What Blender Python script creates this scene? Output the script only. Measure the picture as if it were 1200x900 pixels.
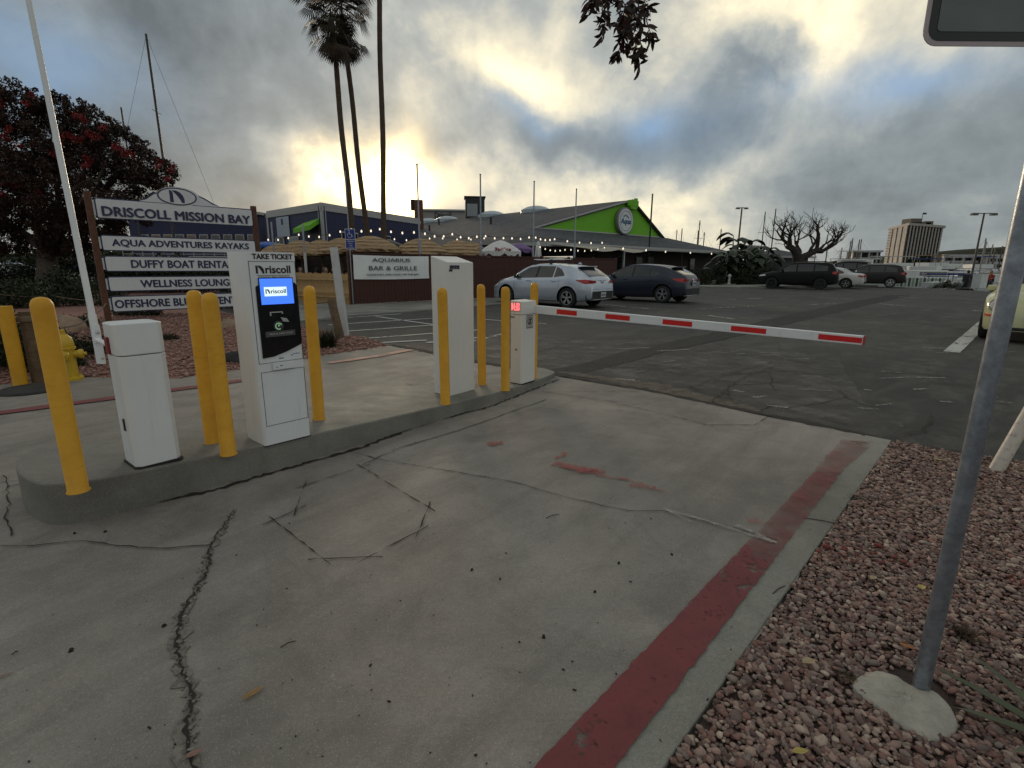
import bpy, bmesh, math, random
import numpy as np
from mathutils import Vector, Matrix, Euler
S = bpy.context.scene
for o in list(bpy.data.objects): bpy.data.objects.remove(o)
C = S.collection
rnd = random.Random(7)
PI = math.pi
# ------------------------------------------------------------------ camera
F = 598.0; HC = 1.40
PITCH = math.radians(12.95); ROLL = math.atan(15/2600.)
_f = np.array([0, math.cos(PITCH), -math.sin(PITCH)]); _r = np.array([1., 0, 0]); _u = np.cross(_r, _f)
RR = _r*math.cos(ROLL)+_u*math.sin(ROLL); UU = _u*math.cos(ROLL)-_r*math.sin(ROLL); FF = _f
cam = bpy.data.cameras.new('camera'); camo = bpy.data.objects.new('camera', cam); C.objects.link(camo)
camo.matrix_world = Matrix(((RR[0], UU[0], -FF[0], 0), (RR[1], UU[1], -FF[1], 0), (RR[2], UU[2], -FF[2], HC), (0, 0, 0, 1)))
cam.sensor_width = 36; cam.lens = 36*F/1200; cam.clip_start = 0.05; cam.clip_end = 6000
S.camera = camo
def ray(px, py): return RR*(px-600)/F+UU*(450-py)/F+FF
def g(px, py, z=0.):
    d = ray(px, py); t = (z-HC)/d[2]; return (d[0]*t, d[1]*t)
def at(px, py, Y):
    d = ray(px, py); t = Y/d[1]; return Vector((d[0]*t, Y, HC+d[2]*t))
def hz(x, y, py):          # height at which the vertical above (x,y) crosses image row py
    k = (450-py)/F; w = UU-k*FF; return HC-(x*w[0]+y*w[1])/w[2]
def pj(p):
    v = np.array(p)-np.array([0, 0, HC]); d = v@FF; return (600+F*(v@RR)/d, 450-F*(v@UU)/d)
# ------------------------------------------------------------------ sky and sun
SUN = np.array(ray(432, 222)); SUN = SUN/np.linalg.norm(SUN)
sun_el = math.asin(SUN[2]); sun_az = math.atan2(SUN[0], SUN[1])
W = bpy.data.worlds.new('World'); S.world = W; W.use_nodes = True
nt = W.node_tree; nt.nodes.clear()
def N(t, **k):
    n = nt.nodes.new(t)
    for a, b in k.items():
        if a == 'inp':
            for i, v in b.items():
                if hasattr(v, 'is_linked') or isinstance(v, bpy.types.NodeSocket): nt.links.new(v, n.inputs[i])
                else: n.inputs[i].default_value = v
        else: setattr(n, a, b)
    return n
def M(op, a, b=0.0, c=0.0, clamp=False):
    n = N('ShaderNodeMath', operation=op, inp={0: a, 1: b, 2: c}); n.use_clamp = clamp; return n.outputs[0]
def VM(op, a, b=(0, 0, 0)):
    return N('ShaderNodeVectorMath', operation=op, inp={0: a, 1: b})
def SC(v, s):
    n = nt.nodes.new('ShaderNodeVectorMath'); n.operation = 'SCALE'; nt.links.new(v, n.inputs[0]); n.inputs['Scale'].default_value = s; return n.outputs[0]
def ramp(fac, stops):
    n = nt.nodes.new('ShaderNodeValToRGB'); nt.links.new(fac, n.inputs[0]); e = n.color_ramp.elements
    while len(e) < len(stops): e.new(.5)
    for q, (p, c) in zip(e, stops): q.position = p; q.color = (*c, 1)
    return n.outputs[0]
tc = nt.nodes.new('ShaderNodeTexCoord'); D = tc.outputs['Generated']
sep = N('ShaderNodeSeparateXYZ', inp={0: D})
zz = M('ADD', M('MAXIMUM', sep.outputs[2], 0.0), 0.26)
cmb = N('ShaderNodeCombineXYZ', inp={0: M('DIVIDE', sep.outputs[0], zz), 1: M('DIVIDE', sep.outputs[1], zz), 2: 0.0}).outputs[0]
n1 = N('ShaderNodeTexNoise', noise_dimensions='3D', inp={'Vector': cmb, 'Scale': .75, 'Detail': 9.0, 'Roughness': .55, 'Distortion': .25})
n2 = N('ShaderNodeTexNoise', noise_dimensions='3D', inp={'Vector': D, 'Scale': 4.2, 'Detail': 7.0, 'Roughness': .55, 'Distortion': .3})
wv = VM('SUBTRACT', n2.outputs['Color'], (.5, .5, .5)).outputs[0]
DW = VM('ADD', D, SC(wv, .22)).outputs[0]
def blob(px, py, rx, wgt, src=None, fl=1.9):
    b = np.array(ray(px, py)); b = b/np.linalg.norm(b)
    e = VM('SUBTRACT', src or DW, tuple(b)).outputs[0]
    e = VM('MULTIPLY', e, (1, 1, fl)).outputs[0]
    l2 = VM('DOT_PRODUCT', e, e).outputs['Value']
    return M('MULTIPLY', M('POWER', 2.71828, M('MULTIPLY', l2, -1.0/rx**2)), wgt)
def total(l):
    a = l[0]
    for b in l[1:]: a = M('ADD', a, b)
    return a
bl = total([blob(510, 75, .15, .15), blob(570, 30, .18, .05), blob(625, 100, .08, .15), blob(690, 120, .07, .08), blob(985, 50, .22, .20), blob(890, 185, .07, .22),
            blob(770, 235, .13, .14), blob(700, 262, .22, .10), blob(350, 175, .12, .12), blob(620, 215, .15, .12), blob(860, 20, .12, .10), blob(790, 250, .09, .1),
            blob(885, 84, .070, -.38, fl=1.3), blob(850, 168, .12, -.24, fl=2.2), blob(745, 150, .14, -.15, fl=2.6), blob(620, 155, .10, -.11, fl=3.0), blob(740, 60, .10, -.05), blob(1150, 250, .30, -.06), blob(40, 60, .40, -.12), blob(1100, 150, .2, -.04),
            blob(230, 250, .22, -.12), blob(500, 165, .07, -.16), blob(465, 80, .07, -.14), blob(250, 60, .22, -.05), blob(640, 170, .12, -.08, fl=3)])
base = M('MULTIPLY_ADD', n1.outputs['Fac'], .62, .10)
base = M('ADD', base, M('MULTIPLY', M('SUBTRACT', n2.outputs['Fac'], .5), .44))
n3 = N('ShaderNodeTexNoise', noise_dimensions='3D', inp={'Vector': D, 'Scale': 11.0, 'Detail': 6.0, 'Roughness': .6, 'Distortion': .2})
base = M('ADD', base, M('MULTIPLY', M('SUBTRACT', n3.outputs['Fac'], .5), .30))
fld = M('ADD', base, bl)
glow = M('ADD', blob(448, 211, .080, 1.1, fl=1.4), blob(470, 165, .07, .16, fl=1.2))
fld = M('ADD', fld, M('MULTIPLY', glow, .25), clamp=True)
colr = ramp(fld, [(.16, (.058, .069, .076)), (.34, (.128, .145, .152)), (.46, (.225, .232, .218)), (.58, (.42, .385, .295)), (.72, (.80, .66, .42)), (.88, (1.25, 1.02, .62))])
blue = total([blob(768, 126, .05, 1.0, fl=1.6), blob(620, 142, .06, .6, fl=2.5), blob(1085, 110, .09, 1.0, fl=2.6), blob(950, 95, .06, .5), blob(60, 90, .11, .8), blob(800, 145, .16, .35, fl=3)])
blue = M('MULTIPLY', blue, .62, clamp=True)
mx = N('ShaderNodeMix', data_type='RGBA'); nt.links.new(blue, mx.inputs['Factor']); nt.links.new(colr, mx.inputs[6]); mx.inputs[7].default_value = (.115, .20, .32, 1)
sky = N('ShaderNodeTexSky', sky_type='NISHITA'); sky.sun_disc = False; sky.sun_elevation = sun_el; sky.sun_rotation = sun_az; sky.altitude = 10
skyc = N('ShaderNodeMix', data_type='RGBA', blend_type='ADD'); skyc.inputs['Factor'].default_value = 1.0
nsk = VM('MULTIPLY', sky.outputs[0], (.06, .06, .06)).outputs[0]
nt.links.new(mx.outputs[2], skyc.inputs[6])
nt.links.new(VM('MULTIPLY', nsk, (.05, .05, .05)).outputs[0], skyc.inputs[7])
gl = M('MULTIPLY', M('POWER', glow, 1.35), M('MULTIPLY_ADD', n2.outputs['Fac'], 6.0, -1.2))
gl = M('MAXIMUM', gl, 0.0)
glc = N('ShaderNodeCombineXYZ', inp={0: M('MULTIPLY', gl, 1.70), 1: M('MULTIPLY', gl, 1.22), 2: M('MULTIPLY', gl, .48)}).outputs[0]
fin = VM('ADD', skyc.outputs[2], glc).outputs[0]
bg = N('ShaderNodeBackground', inp={'Color': fin, 'Strength': 1.30})
wo = N('ShaderNodeOutputWorld', inp={0: bg.outputs[0]})
sl = bpy.data.lights.new('sun', 'SUN'); so = bpy.data.objects.new('sun', sl); C.objects.link(so)
sl.energy = 0.9; sl.angle = math.radians(14); sl.color = (1, .80, .56)
so.rotation_euler = Vector((-SUN[0], -SUN[1], -SUN[2])).to_track_quat('-Z', 'Y').to_euler()
S.view_settings.view_transform = 'Standard'; S.view_settings.look = 'None'; S.view_settings.exposure = 0.68; S.view_settings.gamma = 1
S.render.resolution_x = 1024; S.render.resolution_y = 768
# ------------------------------------------------------------------ materials
def newmat(name):
    global nt
    m = bpy.data.materials.new(name); m.use_nodes = True; nt = m.node_tree; nt.nodes.clear(); return m
def finish(m, col, rough=.6, metal=0., bump=None, bd=.01, spec=.5, coat=0., emis=None, es=0., alpha=None, trans=0.):
    p = nt.nodes.new('ShaderNodeBsdfPrincipled')
    def put(i, v):
        if isinstance(v, bpy.types.NodeSocket): nt.links.new(v, p.inputs[i])
        else: p.inputs[i].default_value = (*v, 1) if isinstance(v, tuple) and len(v) == 3 else v
    put('Base Color', col); put('Roughness', rough); put('Metallic', metal); put('Specular IOR Level', spec); put('Coat Weight', coat); put('Transmission Weight', trans)
    if coat: p.inputs['Coat Roughness'].default_value = .05
    if emis: put('Emission Color', emis); put('Emission Strength', es)
    if bump is not None:
        b = N('ShaderNodeBump', inp={'Strength': 1.0, 'Distance': bd, 'Height': bump}); nt.links.new(b.outputs[0], p.inputs['Normal'])
    o = nt.nodes.new('ShaderNodeOutputMaterial'); nt.links.new(p.outputs[0], o.inputs[0]); return m
def mixc(f, a, b, bt='MIX'):
    n = nt.nodes.new('ShaderNodeMix'); n.data_type = 'RGBA'; n.blend_type = bt
    for i, v in ((0, f), (6, a), (7, b)):
        if isinstance(v, bpy.types.NodeSocket): nt.links.new(v, n.inputs[i])
        else: n.inputs[i].default_value = v if i == 0 else (*v[:3], 1)
    return n.outputs[2]
def noise(scale, detail=5, rough=.6, vec=None, dist=0., out='Fac'):
    k = {'Scale': scale, 'Detail': float(detail), 'Roughness': rough, 'Distortion': dist}
    if vec is not None: k['Vector'] = vec
    return N('ShaderNodeTexNoise', inp=k).outputs[out]
def OBJ(): return nt.nodes.new('ShaderNodeTexCoord').outputs['Object']
def mapping(vec, scale=(1, 1, 1), rot=(0, 0, 0)):
    n = nt.nodes.new('ShaderNodeMapping'); nt.links.new(vec, n.inputs[0]); n.inputs['Scale'].default_value = scale; n.inputs['Rotation'].default_value = rot; return n.outputs[0]
def mrange(v, a, b, c=0., d=1.):
    n = N('ShaderNodeMapRange', inp={0: v, 1: a, 2: b, 3: c, 4: d}); return n.outputs[0]
def sc3(c, k): return tuple(min(1, x*k) for x in c)
MATS = {}
def mat(name, col, rough=.6, metal=0., var=.12, scale=6., bump=.0, bscale=60., dirt=0., dirtcol=(.12, .10, .08), **k):
    if name in MATS: return MATS[name]
    m = newmat(name); v = OBJ()
    f = noise(scale, 6, .65, v)
    c = mixc(mrange(f, .3, .7), sc3(col, 1-var), sc3(col, 1+var))
    if dirt:
        c = mixc(mrange(noise(scale*2.3, 8, .7, v), .52, .75, 0., dirt), c, dirtcol)
    b = noise(bscale, 4, .6, v) if bump else None
    r = mrange(noise(scale*3, 3, .5, v), .3, .7, max(0.02, rough-.08), min(1, rough+.08))
    finish(m, c, r, metal, b, bump, **k); MATS[name] = m; return m
def glassmat(name, col=(.02, .025, .03), rough=.06):
    m = newmat(name); finish(m, col, rough, 0., None, spec=.8); MATS[name] = m; return m
def emit(name, col, st):
    m = newmat(name); finish(m, sc3(col, .5), .4, 0, None, emis=col, es=st); MATS[name] = m; return m
# ------------------------------------------------------------------ mesh helpers
class MB:
    def __init__(s): s.v = []; s.f = []; s.m = []; s.M = Matrix.Identity(4)
    def add(s, vs, fs, mi=0):
        n = len(s.v)
        s.v += [tuple(s.M @ Vector(p)) for p in vs]; s.f += [[i+n for i in f] for f in fs]; s.m += [mi]*len(fs); return s
    def box(s, c, d, rz=0., mi=0, top=1., rx=0., ry=0.):
        vs = []
        R = Euler((rx, ry, rz)).to_matrix()
        for z in (-.5, .5):
            k = top if z > 0 else 1.
            for x, y in ((-.5, -.5), (.5, -.5), (.5, .5), (-.5, .5)):
                vs.append(tuple(Vector(c)+R @ Vector((x*d[0]*k, y*d[1]*k, z*d[2]))))
        return s.add(vs, [(3, 2, 1, 0), (4, 5, 6, 7), (0, 1, 5, 4), (1, 2, 6, 5), (2, 3, 7, 6), (3, 0, 4, 7)], mi)
    def prism(s, poly, z0, z1, mi=0):
        n = len(poly)
        a = sum(poly[i][0]*poly[(i+1) % n][1]-poly[(i+1) % n][0]*poly[i][1] for i in range(n))
        if a < 0: poly = poly[::-1]
        f0 = (lambda x, y: z0) if not callable(z0) else z0; f1 = (lambda x, y: z1) if not callable(z1) else z1
        vs = [(x, y, f0(x, y)) for x, y in poly]+[(x, y, f1(x, y)) for x, y in poly]
        fs = [list(range(n))[::-1], list(range(n, 2*n))]+[(i, (i+1) % n, n+(i+1) % n, n+i) for i in range(n)]
        return s.add(vs, fs, mi)
    def slab(s, poly3, n, mi=0):
        """a 3d polygon given a thickness vector n"""
        k = len(poly3); n = Vector(n)
        vs = [tuple(p) for p in poly3]+[tuple(Vector(p)+n) for p in poly3]
        return s.add(vs, [list(range(k)), list(range(k, 2*k))[::-1]]+[(i, (i+1) % k, k+(i+1) % k, k+i) for i in range(k)], mi)
    def tube(s, pts, rs, n=8, mi=0, caps=True):
        pts = [Vector(p) for p in pts]
        if not hasattr(rs, '__len__'): rs = [rs]*len(pts)
        vs = []; fs = []; up = None
        for i, p in enumerate(pts):
            t = (pts[min(i+1, len(pts)-1)]-pts[max(i-1, 0)]).normalized()
            if up is None: up = Vector((0, 0, 1)) if abs(t.z) < .9 else Vector((1, 0, 0))
            a = t.cross(up); a.normalize(); b = a.cross(t).normalized(); up = b
            for k in range(n):
                an = 2*PI*k/n; vs.append(tuple(p+(a*math.cos(an)+b*math.sin(an))*rs[i]))
        for i in range(len(pts)-1):
            for k in range(n): fs.append((i*n+k, i*n+(k+1) % n, (i+1)*n+(k+1) % n, (i+1)*n+k))
        if caps: fs.append(list(range(n))); fs.append([(len(pts)-1)*n+k for k in range(n)][::-1])
        return s.add(vs, fs, mi)
    def lathe(s, prof, n=24, c=(0, 0, 0), mi=0, axis='z', wob=0., caps=True):
        vs = []; fs = []
        for r, z in prof:
            for k in range(n):
                an = 2*PI*k/n; q = r*(1+wob*rnd.uniform(-1, 1))
                x, y = q*math.cos(an), q*math.sin(an)
                vs.append((c[0]+x, c[1]+y, c[2]+z) if axis == 'z' else ((c[0]+z, c[1]+x, c[2]+y) if axis == 'x' else (c[0]+x, c[1]+z, c[2]+y)))
        L = len(prof)
        for i in range(L-1):
            for k in range(n): fs.append((i*n+k, i*n+(k+1) % n, (i+1)*n+(k+1) % n, (i+1)*n+k))
        if caps and prof[0][0] > 1e-5: fs.append(list(range(n))[::-1])
        if caps and prof[-1][0] > 1e-5: fs.append([(L-1)*n+k for k in range(n)])
        return s.add(vs, fs, mi)
    def grid(s, pts, mi=0, closed=False):
        a = len(pts); b = len(pts[0]); vs = [tuple(p) for r in pts for p in r]; fs = []
        for i in range(a-1):
            for j in range(b-1 if not closed else b):
                fs.append((i*b+j, i*b+(j+1) % b, (i+1)*b+(j+1) % b, (i+1)*b+j))
        return s.add(vs, fs, mi)
    def mesh(s, name, mats, smooth=False):
        me = bpy.data.meshes.new(name); me.from_pydata(s.v, [], s.f)
        for m in (mats if isinstance(mats, (list, tuple)) else [mats]): me.materials.append(m)
        if any(s.m): me.polygons.foreach_set('material_index', s.m)
        me.validate(); bm = bmesh.new(); bm.from_mesh(me); bmesh.ops.remove_doubles(bm, verts=bm.verts, dist=1e-5); bmesh.ops.recalc_face_normals(bm, faces=bm.faces); bm.to_mesh(me); bm.free()
        if smooth:
            me.polygons.foreach_set('use_smooth', [True]*len(me.polygons))
            if smooth is not True: me.set_sharp_from_angle(angle=math.radians(smooth))
        me.update(); return me
    def build(s, name, mats, parent=None, smooth=False, bevel=0., seg=2, **props):
        o = bpy.data.objects.new(name, s.mesh(name, mats, smooth)); C.objects.link(o)
        if parent: o.parent = parent
        if bevel:
            b = o.modifiers.new('bevel', 'BEVEL'); b.width = bevel; b.segments = seg; b.limit_method = 'ANGLE'; b.angle_limit = math.radians(35)
            if not smooth:
                o.data.polygons.foreach_set('use_smooth', [True]*len(o.data.polygons)); b.harden_normals = True
        for k, v in props.items(): o[k] = v
        return o
def thing(name, label, cat, loc=(0, 0, 0), rz=0., group=None):
    o = bpy.data.objects.new(name, None); C.objects.link(o); o.empty_display_size = .2
    o.location = loc; o.rotation_euler = (0, 0, rz); o['label'] = label; o['category'] = cat
    if group: o['group'] = group
    return o
def tag(o, label, cat, group=None):
    o['label'] = label; o['category'] = cat
    if group: o['group'] = group
    return o
def struct(o): o['kind'] = 'structure'; return o
def stuff(o): o['kind'] = 'stuff'; return o
KIDS = {}
def copy_tree(o, label=None, loc=None, rz=None, parent=None):
    kids = {}
    for q in bpy.data.objects:
        if q.parent: kids.setdefault(q.parent.name, []).append(q)
    def rec(a, par):
        c = a.copy(); C.objects.link(c); c.parent = par
        for k in kids.get(a.name, []): rec(k, c)
        return c
    r = rec(o, parent)
    if label: r['label'] = label
    if loc is not None: r.location = loc
    if rz is not None: r.rotation_euler = (0, 0, rz)
    return r
_dg = None
def text_mb(txt, size, depth=.002, bold=0., sx=1., align='CENTER', shear=0., spacing=1.):
    """lettering in the xz plane, facing -y, centred on the origin; returns an MB"""
    cu = bpy.data.curves.new('t', 'FONT'); cu.body = txt; cu.size = size; cu.extrude = depth; cu.offset = bold; cu.align_x = align; cu.align_y = 'CENTER'; cu.shear = shear; cu.space_character = spacing; cu.resolution_u = 3
    o = bpy.data.objects.new('t', cu); C.objects.link(o); bpy.context.view_layer.update()
    me = o.evaluated_get(bpy.context.evaluated_depsgraph_get()).to_mesh()
    mb = MB(); mb.v = [(v.co.x*sx, -v.co.z, v.co.y) for v in me.vertices]; mb.f = [list(p.vertices) for p in me.polygons]; mb.m = [0]*len(mb.f)
    o.evaluated_get(bpy.context.evaluated_depsgraph_get()).to_mesh_clear(); bpy.data.objects.remove(o); bpy.data.curves.remove(cu)
    return mb
def lettering(txt, size, m, parent, loc, rot=(0, 0, 0), name='lettering', **k):
    mb = text_mb(txt, size, **k); R = Euler(rot).to_matrix().to_4x4(); T = Matrix.Translation(loc) @ R
    mb.v = [tuple(T @ Vector(v)) for v in mb.v]
    me = bpy.data.meshes.new(name); me.from_pydata(mb.v, [], mb.f); me.materials.append(m)
    o = bpy.data.objects.new(name, me); C.objects.link(o); o.parent = parent; return o
# ------------------------------------------------------------------ the ground
AX = Vector((.622, .783, 0)); AN = Vector((.783, -.622, 0)); THI = math.atan2(.783, .622)   # island axis, lane side normal
NOSE = Vector((-2.44, 2.54, 0))
def zI(x, y):
    s = (x-NOSE.x)*AX.x+(y-NOSE.y)*AX.y
    return max(.07, min(.25, .25-.18*s/4.79))
def gi(px, py):
    z = .15
    for _ in range(8):
        p = g(px, py, z); z = zI(*p)
    return Vector((p[0], p[1], z))
def concrete(name, col, tint, seams=False, streak_rot=0.0):
    m = newmat(name); v = OBJ()
    big = noise(.55, 6, .62, v, .4); mid = noise(3.2, 8, .7, v, .3); fine = noise(70, 4, .7, v)
    st = noise(1.0, 6, .65, mapping(mapping(v, (1, 1, 1), (0, 0, streak_rot)), (.40, 3.2, 1)), .3)
    c = mixc(mrange(big, .36, .64), sc3(col, .46), sc3(col, 1.12))
    c = mixc(mrange(mid, .42, .72, 0, .6), c, sc3(tint, 1.12)); c = mixc(mrange(noise(1.7, 9, .75, v, .8), .50, .64, 0, .5), c, sc3(col, .40)); c = mixc(mrange(noise(5.5, 9, .8, v, .2), .50, .68, 0, .30), c, (.20, .165, .135))
    c = mixc(mrange(st, .48, .68, 0, .55), c, sc3(col, .42))
    c = mixc(mrange(fine, .35, .65, 0., .35), c, sc3(col, .42)); c = mixc(mrange(noise(260, 2, .7, v), .50, .66, 0., .45), c, sc3(col, .32)); c = mixc(mrange(noise(190, 2, .6, v), .60, .70, 0., .5), c, sc3(col, 1.5))
    vo = N('ShaderNodeTexVoronoi', inp={'Vector': v, 'Scale': 9.0}); vo.feature = 'F1'
    gate = noise(2.2, 3, .6, v)
    spot = M('MULTIPLY', M('LESS_THAN', vo.outputs['Distance'], .045), mrange(gate, .5, .56))
    c = mixc(M('MULTIPLY', spot, .75), c, (.02, .018, .015))
    wp = noise(14, 6, .75, v)
    c = mixc(mrange(wp, .66, .74, 0, .5), c, sc3(col, 1.45))
    h = M('ADD', M('MULTIPLY', fine, .35), M('MULTIPLY', mid, .9))
    finish(m, c, mrange(mid, .3, .7, .62, .85), 0, h, .006, spec=.35); return m
M_CONC = concrete('lane concrete', (.345, .312, .275), (.355, .325, .295), streak_rot=-THI)
M_CURB = concrete('curb concrete', (.34, .33, .285), (.29, .28, .24), streak_rot=-THI)
M_ISL = concrete('island concrete', (.30, .29, .26), (.24, .235, .21))
M_WALK = concrete('walk concrete', (.30, .295, .27), (.25, .24, .22))
def asphalt():
    m = newmat('parking lot asphalt'); v = OBJ()
    big = noise(.22, 6, .65, v, .6); mid = noise(1.6, 9, .72, mapping(mapping(v, (1, 1, 1), (0, 0, -.75)), (.45, 1.2, 1)), .4); fine = noise(110, 3, .7, v)
    c = mixc(mrange(big, .3, .7), (.022, .021, .0195), (.084, .081, .075))
    c = mixc(mrange(mid, .46, .68, 0, .75), c, (.15, .143, .13)); c = mixc(mrange(noise(3.1, 9, .8, v, .5), .50, .62, 0, .55), c, (.022, .020, .018))
    c = mixc(mrange(noise(7, 8, .75, v), .60, .74, 0, .65), c, (.20, .195, .18))
    c = mixc(mrange(noise(.9, 6, .6, v, .8), .58, .72, 0, .6), c, (.020, .019, .018))
    c = mixc(mrange(fine, .3, .7, 0, .35), c, (.035, .034, .032))
    finish(m, c, mrange(mid, .3, .7, .68, .9), 0, M('ADD', M('MULTIPLY', fine, .5), M('MULTIPLY', mid, .5)), .007, spec=.3); return m
M_ASPH = asphalt()
M_PATCH = mat('dark asphalt patch', (.014, .013, .012), .85, var=.45, scale=5, bump=.01, bscale=40)
M_CRACK = mat('crack', (.022, .019, .016), .95, var=.3)
def flat(name, poly, z, m, sub=None):
    me = bpy.data.meshes.new(name); me.from_pydata([(x, y, z) for x, y in poly], [], [list(range(len(poly)))]); me.materials.append(m)
    bm = bmesh.new(); bm.from_mesh(me); bmesh.ops.triangulate(bm, faces=bm.faces, ngon_method='EAR_CLIP')
    for f in bm.faces:
        f.normal_update()
        if f.normal.z < 0: f.normal_flip()
    bm.to_mesh(me); bm.free()
    o = bpy.data.objects.new(name, me); C.objects.link(o); return struct(o)
P = lambda l: [g(x, y) for x, y in l]
lot = [(-80, -40), (90, -40), (90, 16), (60, 24), g(1195, 344), g(1150, 341), g(1060, 336.6), g(1000, 335), g(945, 334), (18, 70), (4, 90), (-80, 90)]
flat('ground', [(-2500, -2500), (2500, -2500), (2500, 2500), (-2500, 2500)], -1.2, mat('far ground', (.10, .09, .07), .9, scale=.05))
mw = newmat('marina water'); v = OBJ()
finish(mw, (.03, .045, .05), .12, 0, noise(2.5, 4, .6, v), .06, spec=.5)
flat('water', [(-90, 66), (12, 66), (20, 44), (95, 8), (700, -40), (700, 360), (-90, 360)], -.9, mw)
b = MB(); b.prism(lot, -1.5, 0.0); struct(b.build('parking_lot', M_ASPH))
# concrete lanes
cr = [(-5.2, -4.85), g(782, 898), g(1045, 518), g(1000, 508), g(900, 490), g(777, 463), g(657, 443), g(640, 439), g(571, 427), g(513, 415.5), g(457, 405.5), g(377, 417.5), g(289, 433), g(205, 445), g(93, 443), g(0, 452), (-12, 1.5), (-12, -6)]
def jag(poly, closed=True, amp=.02, step=.25, seed=3):
    r = random.Random(seed); out = []
    n = len(poly)
    for i in range(n if closed else n-1):
        a = Vector(poly[i][:2]); c = Vector(poly[(i+1) % n][:2]); k = max(1, int((c-a).length/step))
        for j in range(k):
            p = a.lerp(c, j/k)
            if j: p += Vector((r.uniform(-amp, amp), r.uniform(-amp, amp)))
            out.append((p.x, p.y))
    if not closed: out.append(tuple(poly[-1][:2]))
    return out
flat('concrete_driveway', jag(cr, amp=.014, step=.2), .012, M_CONC)
# pale edging band right of the red line
def off(a, b_, d):
    a = Vector(a); b_ = Vector(b_); t = (b_-a).normalized(); n = Vector((t.y, -t.x)); return tuple(a+n*d), tuple(b_+n*d)
EA, EB = Vector((-5.2, -4.85)), Vector(g(1045, 518))
E0 = Vector(g(782, 898))
ed = (EB-E0).normalized(); en = Vector((ed.y, -ed.x))
q = [EA+en*0, EB, EB-en*.20, EA-en*.20]
q = [E0-ed*8+en*.0, EB, EB-en*.19, E0-ed*8-en*.13]
b = MB(); b.prism([tuple(p) for p in q], -.1, .017); struct(b.build('curb', M_CURB, bevel=.006))
# red paint
def paint(name, col, wear=.5, sc=6., soft=.035):
    """worn paint: the bare parts show the slab by being cut away (transparent)"""
    m = newmat(name); v = OBJ()
    f1 = noise(sc, 9, .72, v); f2 = noise(1.1, 4, .6, v)
    c = mixc(mrange(noise(9, 6, .7, v), .3, .75), sc3(col, .75), sc3(col, 1.2))
    c = mixc(mrange(noise(45, 3, .7, v), .55, .75, 0, .5), c, sc3(col, .45))
    p = nt.nodes.new('ShaderNodeBsdfPrincipled'); nt.links.new(c, p.inputs['Base Color']); p.inputs['Roughness'].default_value = .7
    t = nt.nodes.new('ShaderNodeBsdfTransparent'); mxs = nt.nodes.new('ShaderNodeMixShader')
    k = mrange(M('ADD', f1, M('MULTIPLY', M('SUBTRACT', f2, .5), .55)), wear-soft, wear+soft)
    nt.links.new(k, mxs.inputs[0]); nt.links.new(p.outputs[0], mxs.inputs[1]); nt.links.new(t.outputs[0], mxs.inputs[2])
    o = nt.nodes.new('ShaderNodeOutputMaterial'); nt.links.new(mxs.outputs[0], o.inputs[0]); return m
M_SCR = paint('white scrape', (.42, .40, .37), .47, 30, .16)
M_RED = paint('worn red curb paint', (.185, .036, .040), .63, 18, .06)
M_REDF = paint('faint red paint', (.25, .10, .09), .44, 5, .26)
M_WHT = paint('worn white line paint', (.50, .50, .47), .60, 12)
M_WHTF = paint('faded white line paint', (.42, .42, .40), .50, 5)
M_RSP = paint('red spray paint', (.36, .06, .055), .46, 22, .16)
ra = [(-1.6, -.55)] + P([(633+320*t, 898-341*t) for t in (0, .14, .3, .43, .51, .62, .75, .86, 1)]); rb = P([(725+260*t, 900-343*t) for t in (1, .87, .76, .68, .52, .37, .23, .12, 0)])+[(-1.37, -.74)]
M_RED2 = paint('half worn red curb paint', (.20, .050, .050), .52, 5, .24)
flat('red_line_paint', jag(ra[:8]+rb[3:], amp=.004, step=.03), .024, M_RED)
flat('red_line_paint', jag(ra[7:]+rb[:4], amp=.006, step=.03), .024, M_RED2)
flat('red_line_paint', jag(P([(953, 557), (985, 518), (1025, 520), (985, 557)]), amp=.01, step=.1), .024, M_REDF)
def strip(name, pts, w, z, m, seed=1, amp=.0, step=.12, jit=0.):
    """a thin band along a ground path; w may be a list"""
    r = random.Random(seed); P2 = []
    for i in range(len(pts)-1):
        a = Vector(pts[i][:2]); c = Vector(pts[i+1][:2]); k = max(1, int((c-a).length/step))
        for j in range(k): P2.append((a.lerp(c, j/k), i+j/k))
    P2.append((Vector(pts[-1][:2]), len(pts)-1.0))
    vs = []; fs = []
    for i, (p, t) in enumerate(P2):
        d = (P2[min(i+1, len(P2)-1)][0]-P2[max(i-1, 0)][0]).normalized(); n = Vector((d.y, -d.x))
        ww = w if not hasattr(w, '__len__') else w[min(len(w)-1, int(t))]*(1-t % 1)+w[min(len(w)-1, int(t)+1)]*(t % 1)
        ww *= (1+jit*r.uniform(-1, 1)); o = r.uniform(-amp, amp)
        a = p+n*(o+ww/2); c = p+n*(o-ww/2); vs += [(a.x, a.y, z), (c.x, c.y, z)]
        if i: fs.append((2*i-2, 2*i-1, 2*i+1, 2*i))
    me = bpy.data.meshes.new(name); me.from_pydata(vs, [], fs); me.materials.append(m); 
    for p_ in me.polygons: 
        if p_.normal.z < 0: p_.flip()
    ob = bpy.data.objects.new(name, me); C.objects.link(ob); return struct(ob)
rl = P([(-30, 490), (0, 486), (120, 470), (230, 455), (300, 445), (330, 441)])
strip('red_line_paint', rl, .165, .022, M_RED, 4, .004, .1, .08)
M_PNK = paint('pink faded line paint', (.50, .27, .21), .60, 6)
strip('faded_line_paint', P([(385, 427), (440, 419), (482, 411)]), .15, .022, M_PNK, 4, .004, .1, .1)
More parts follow.
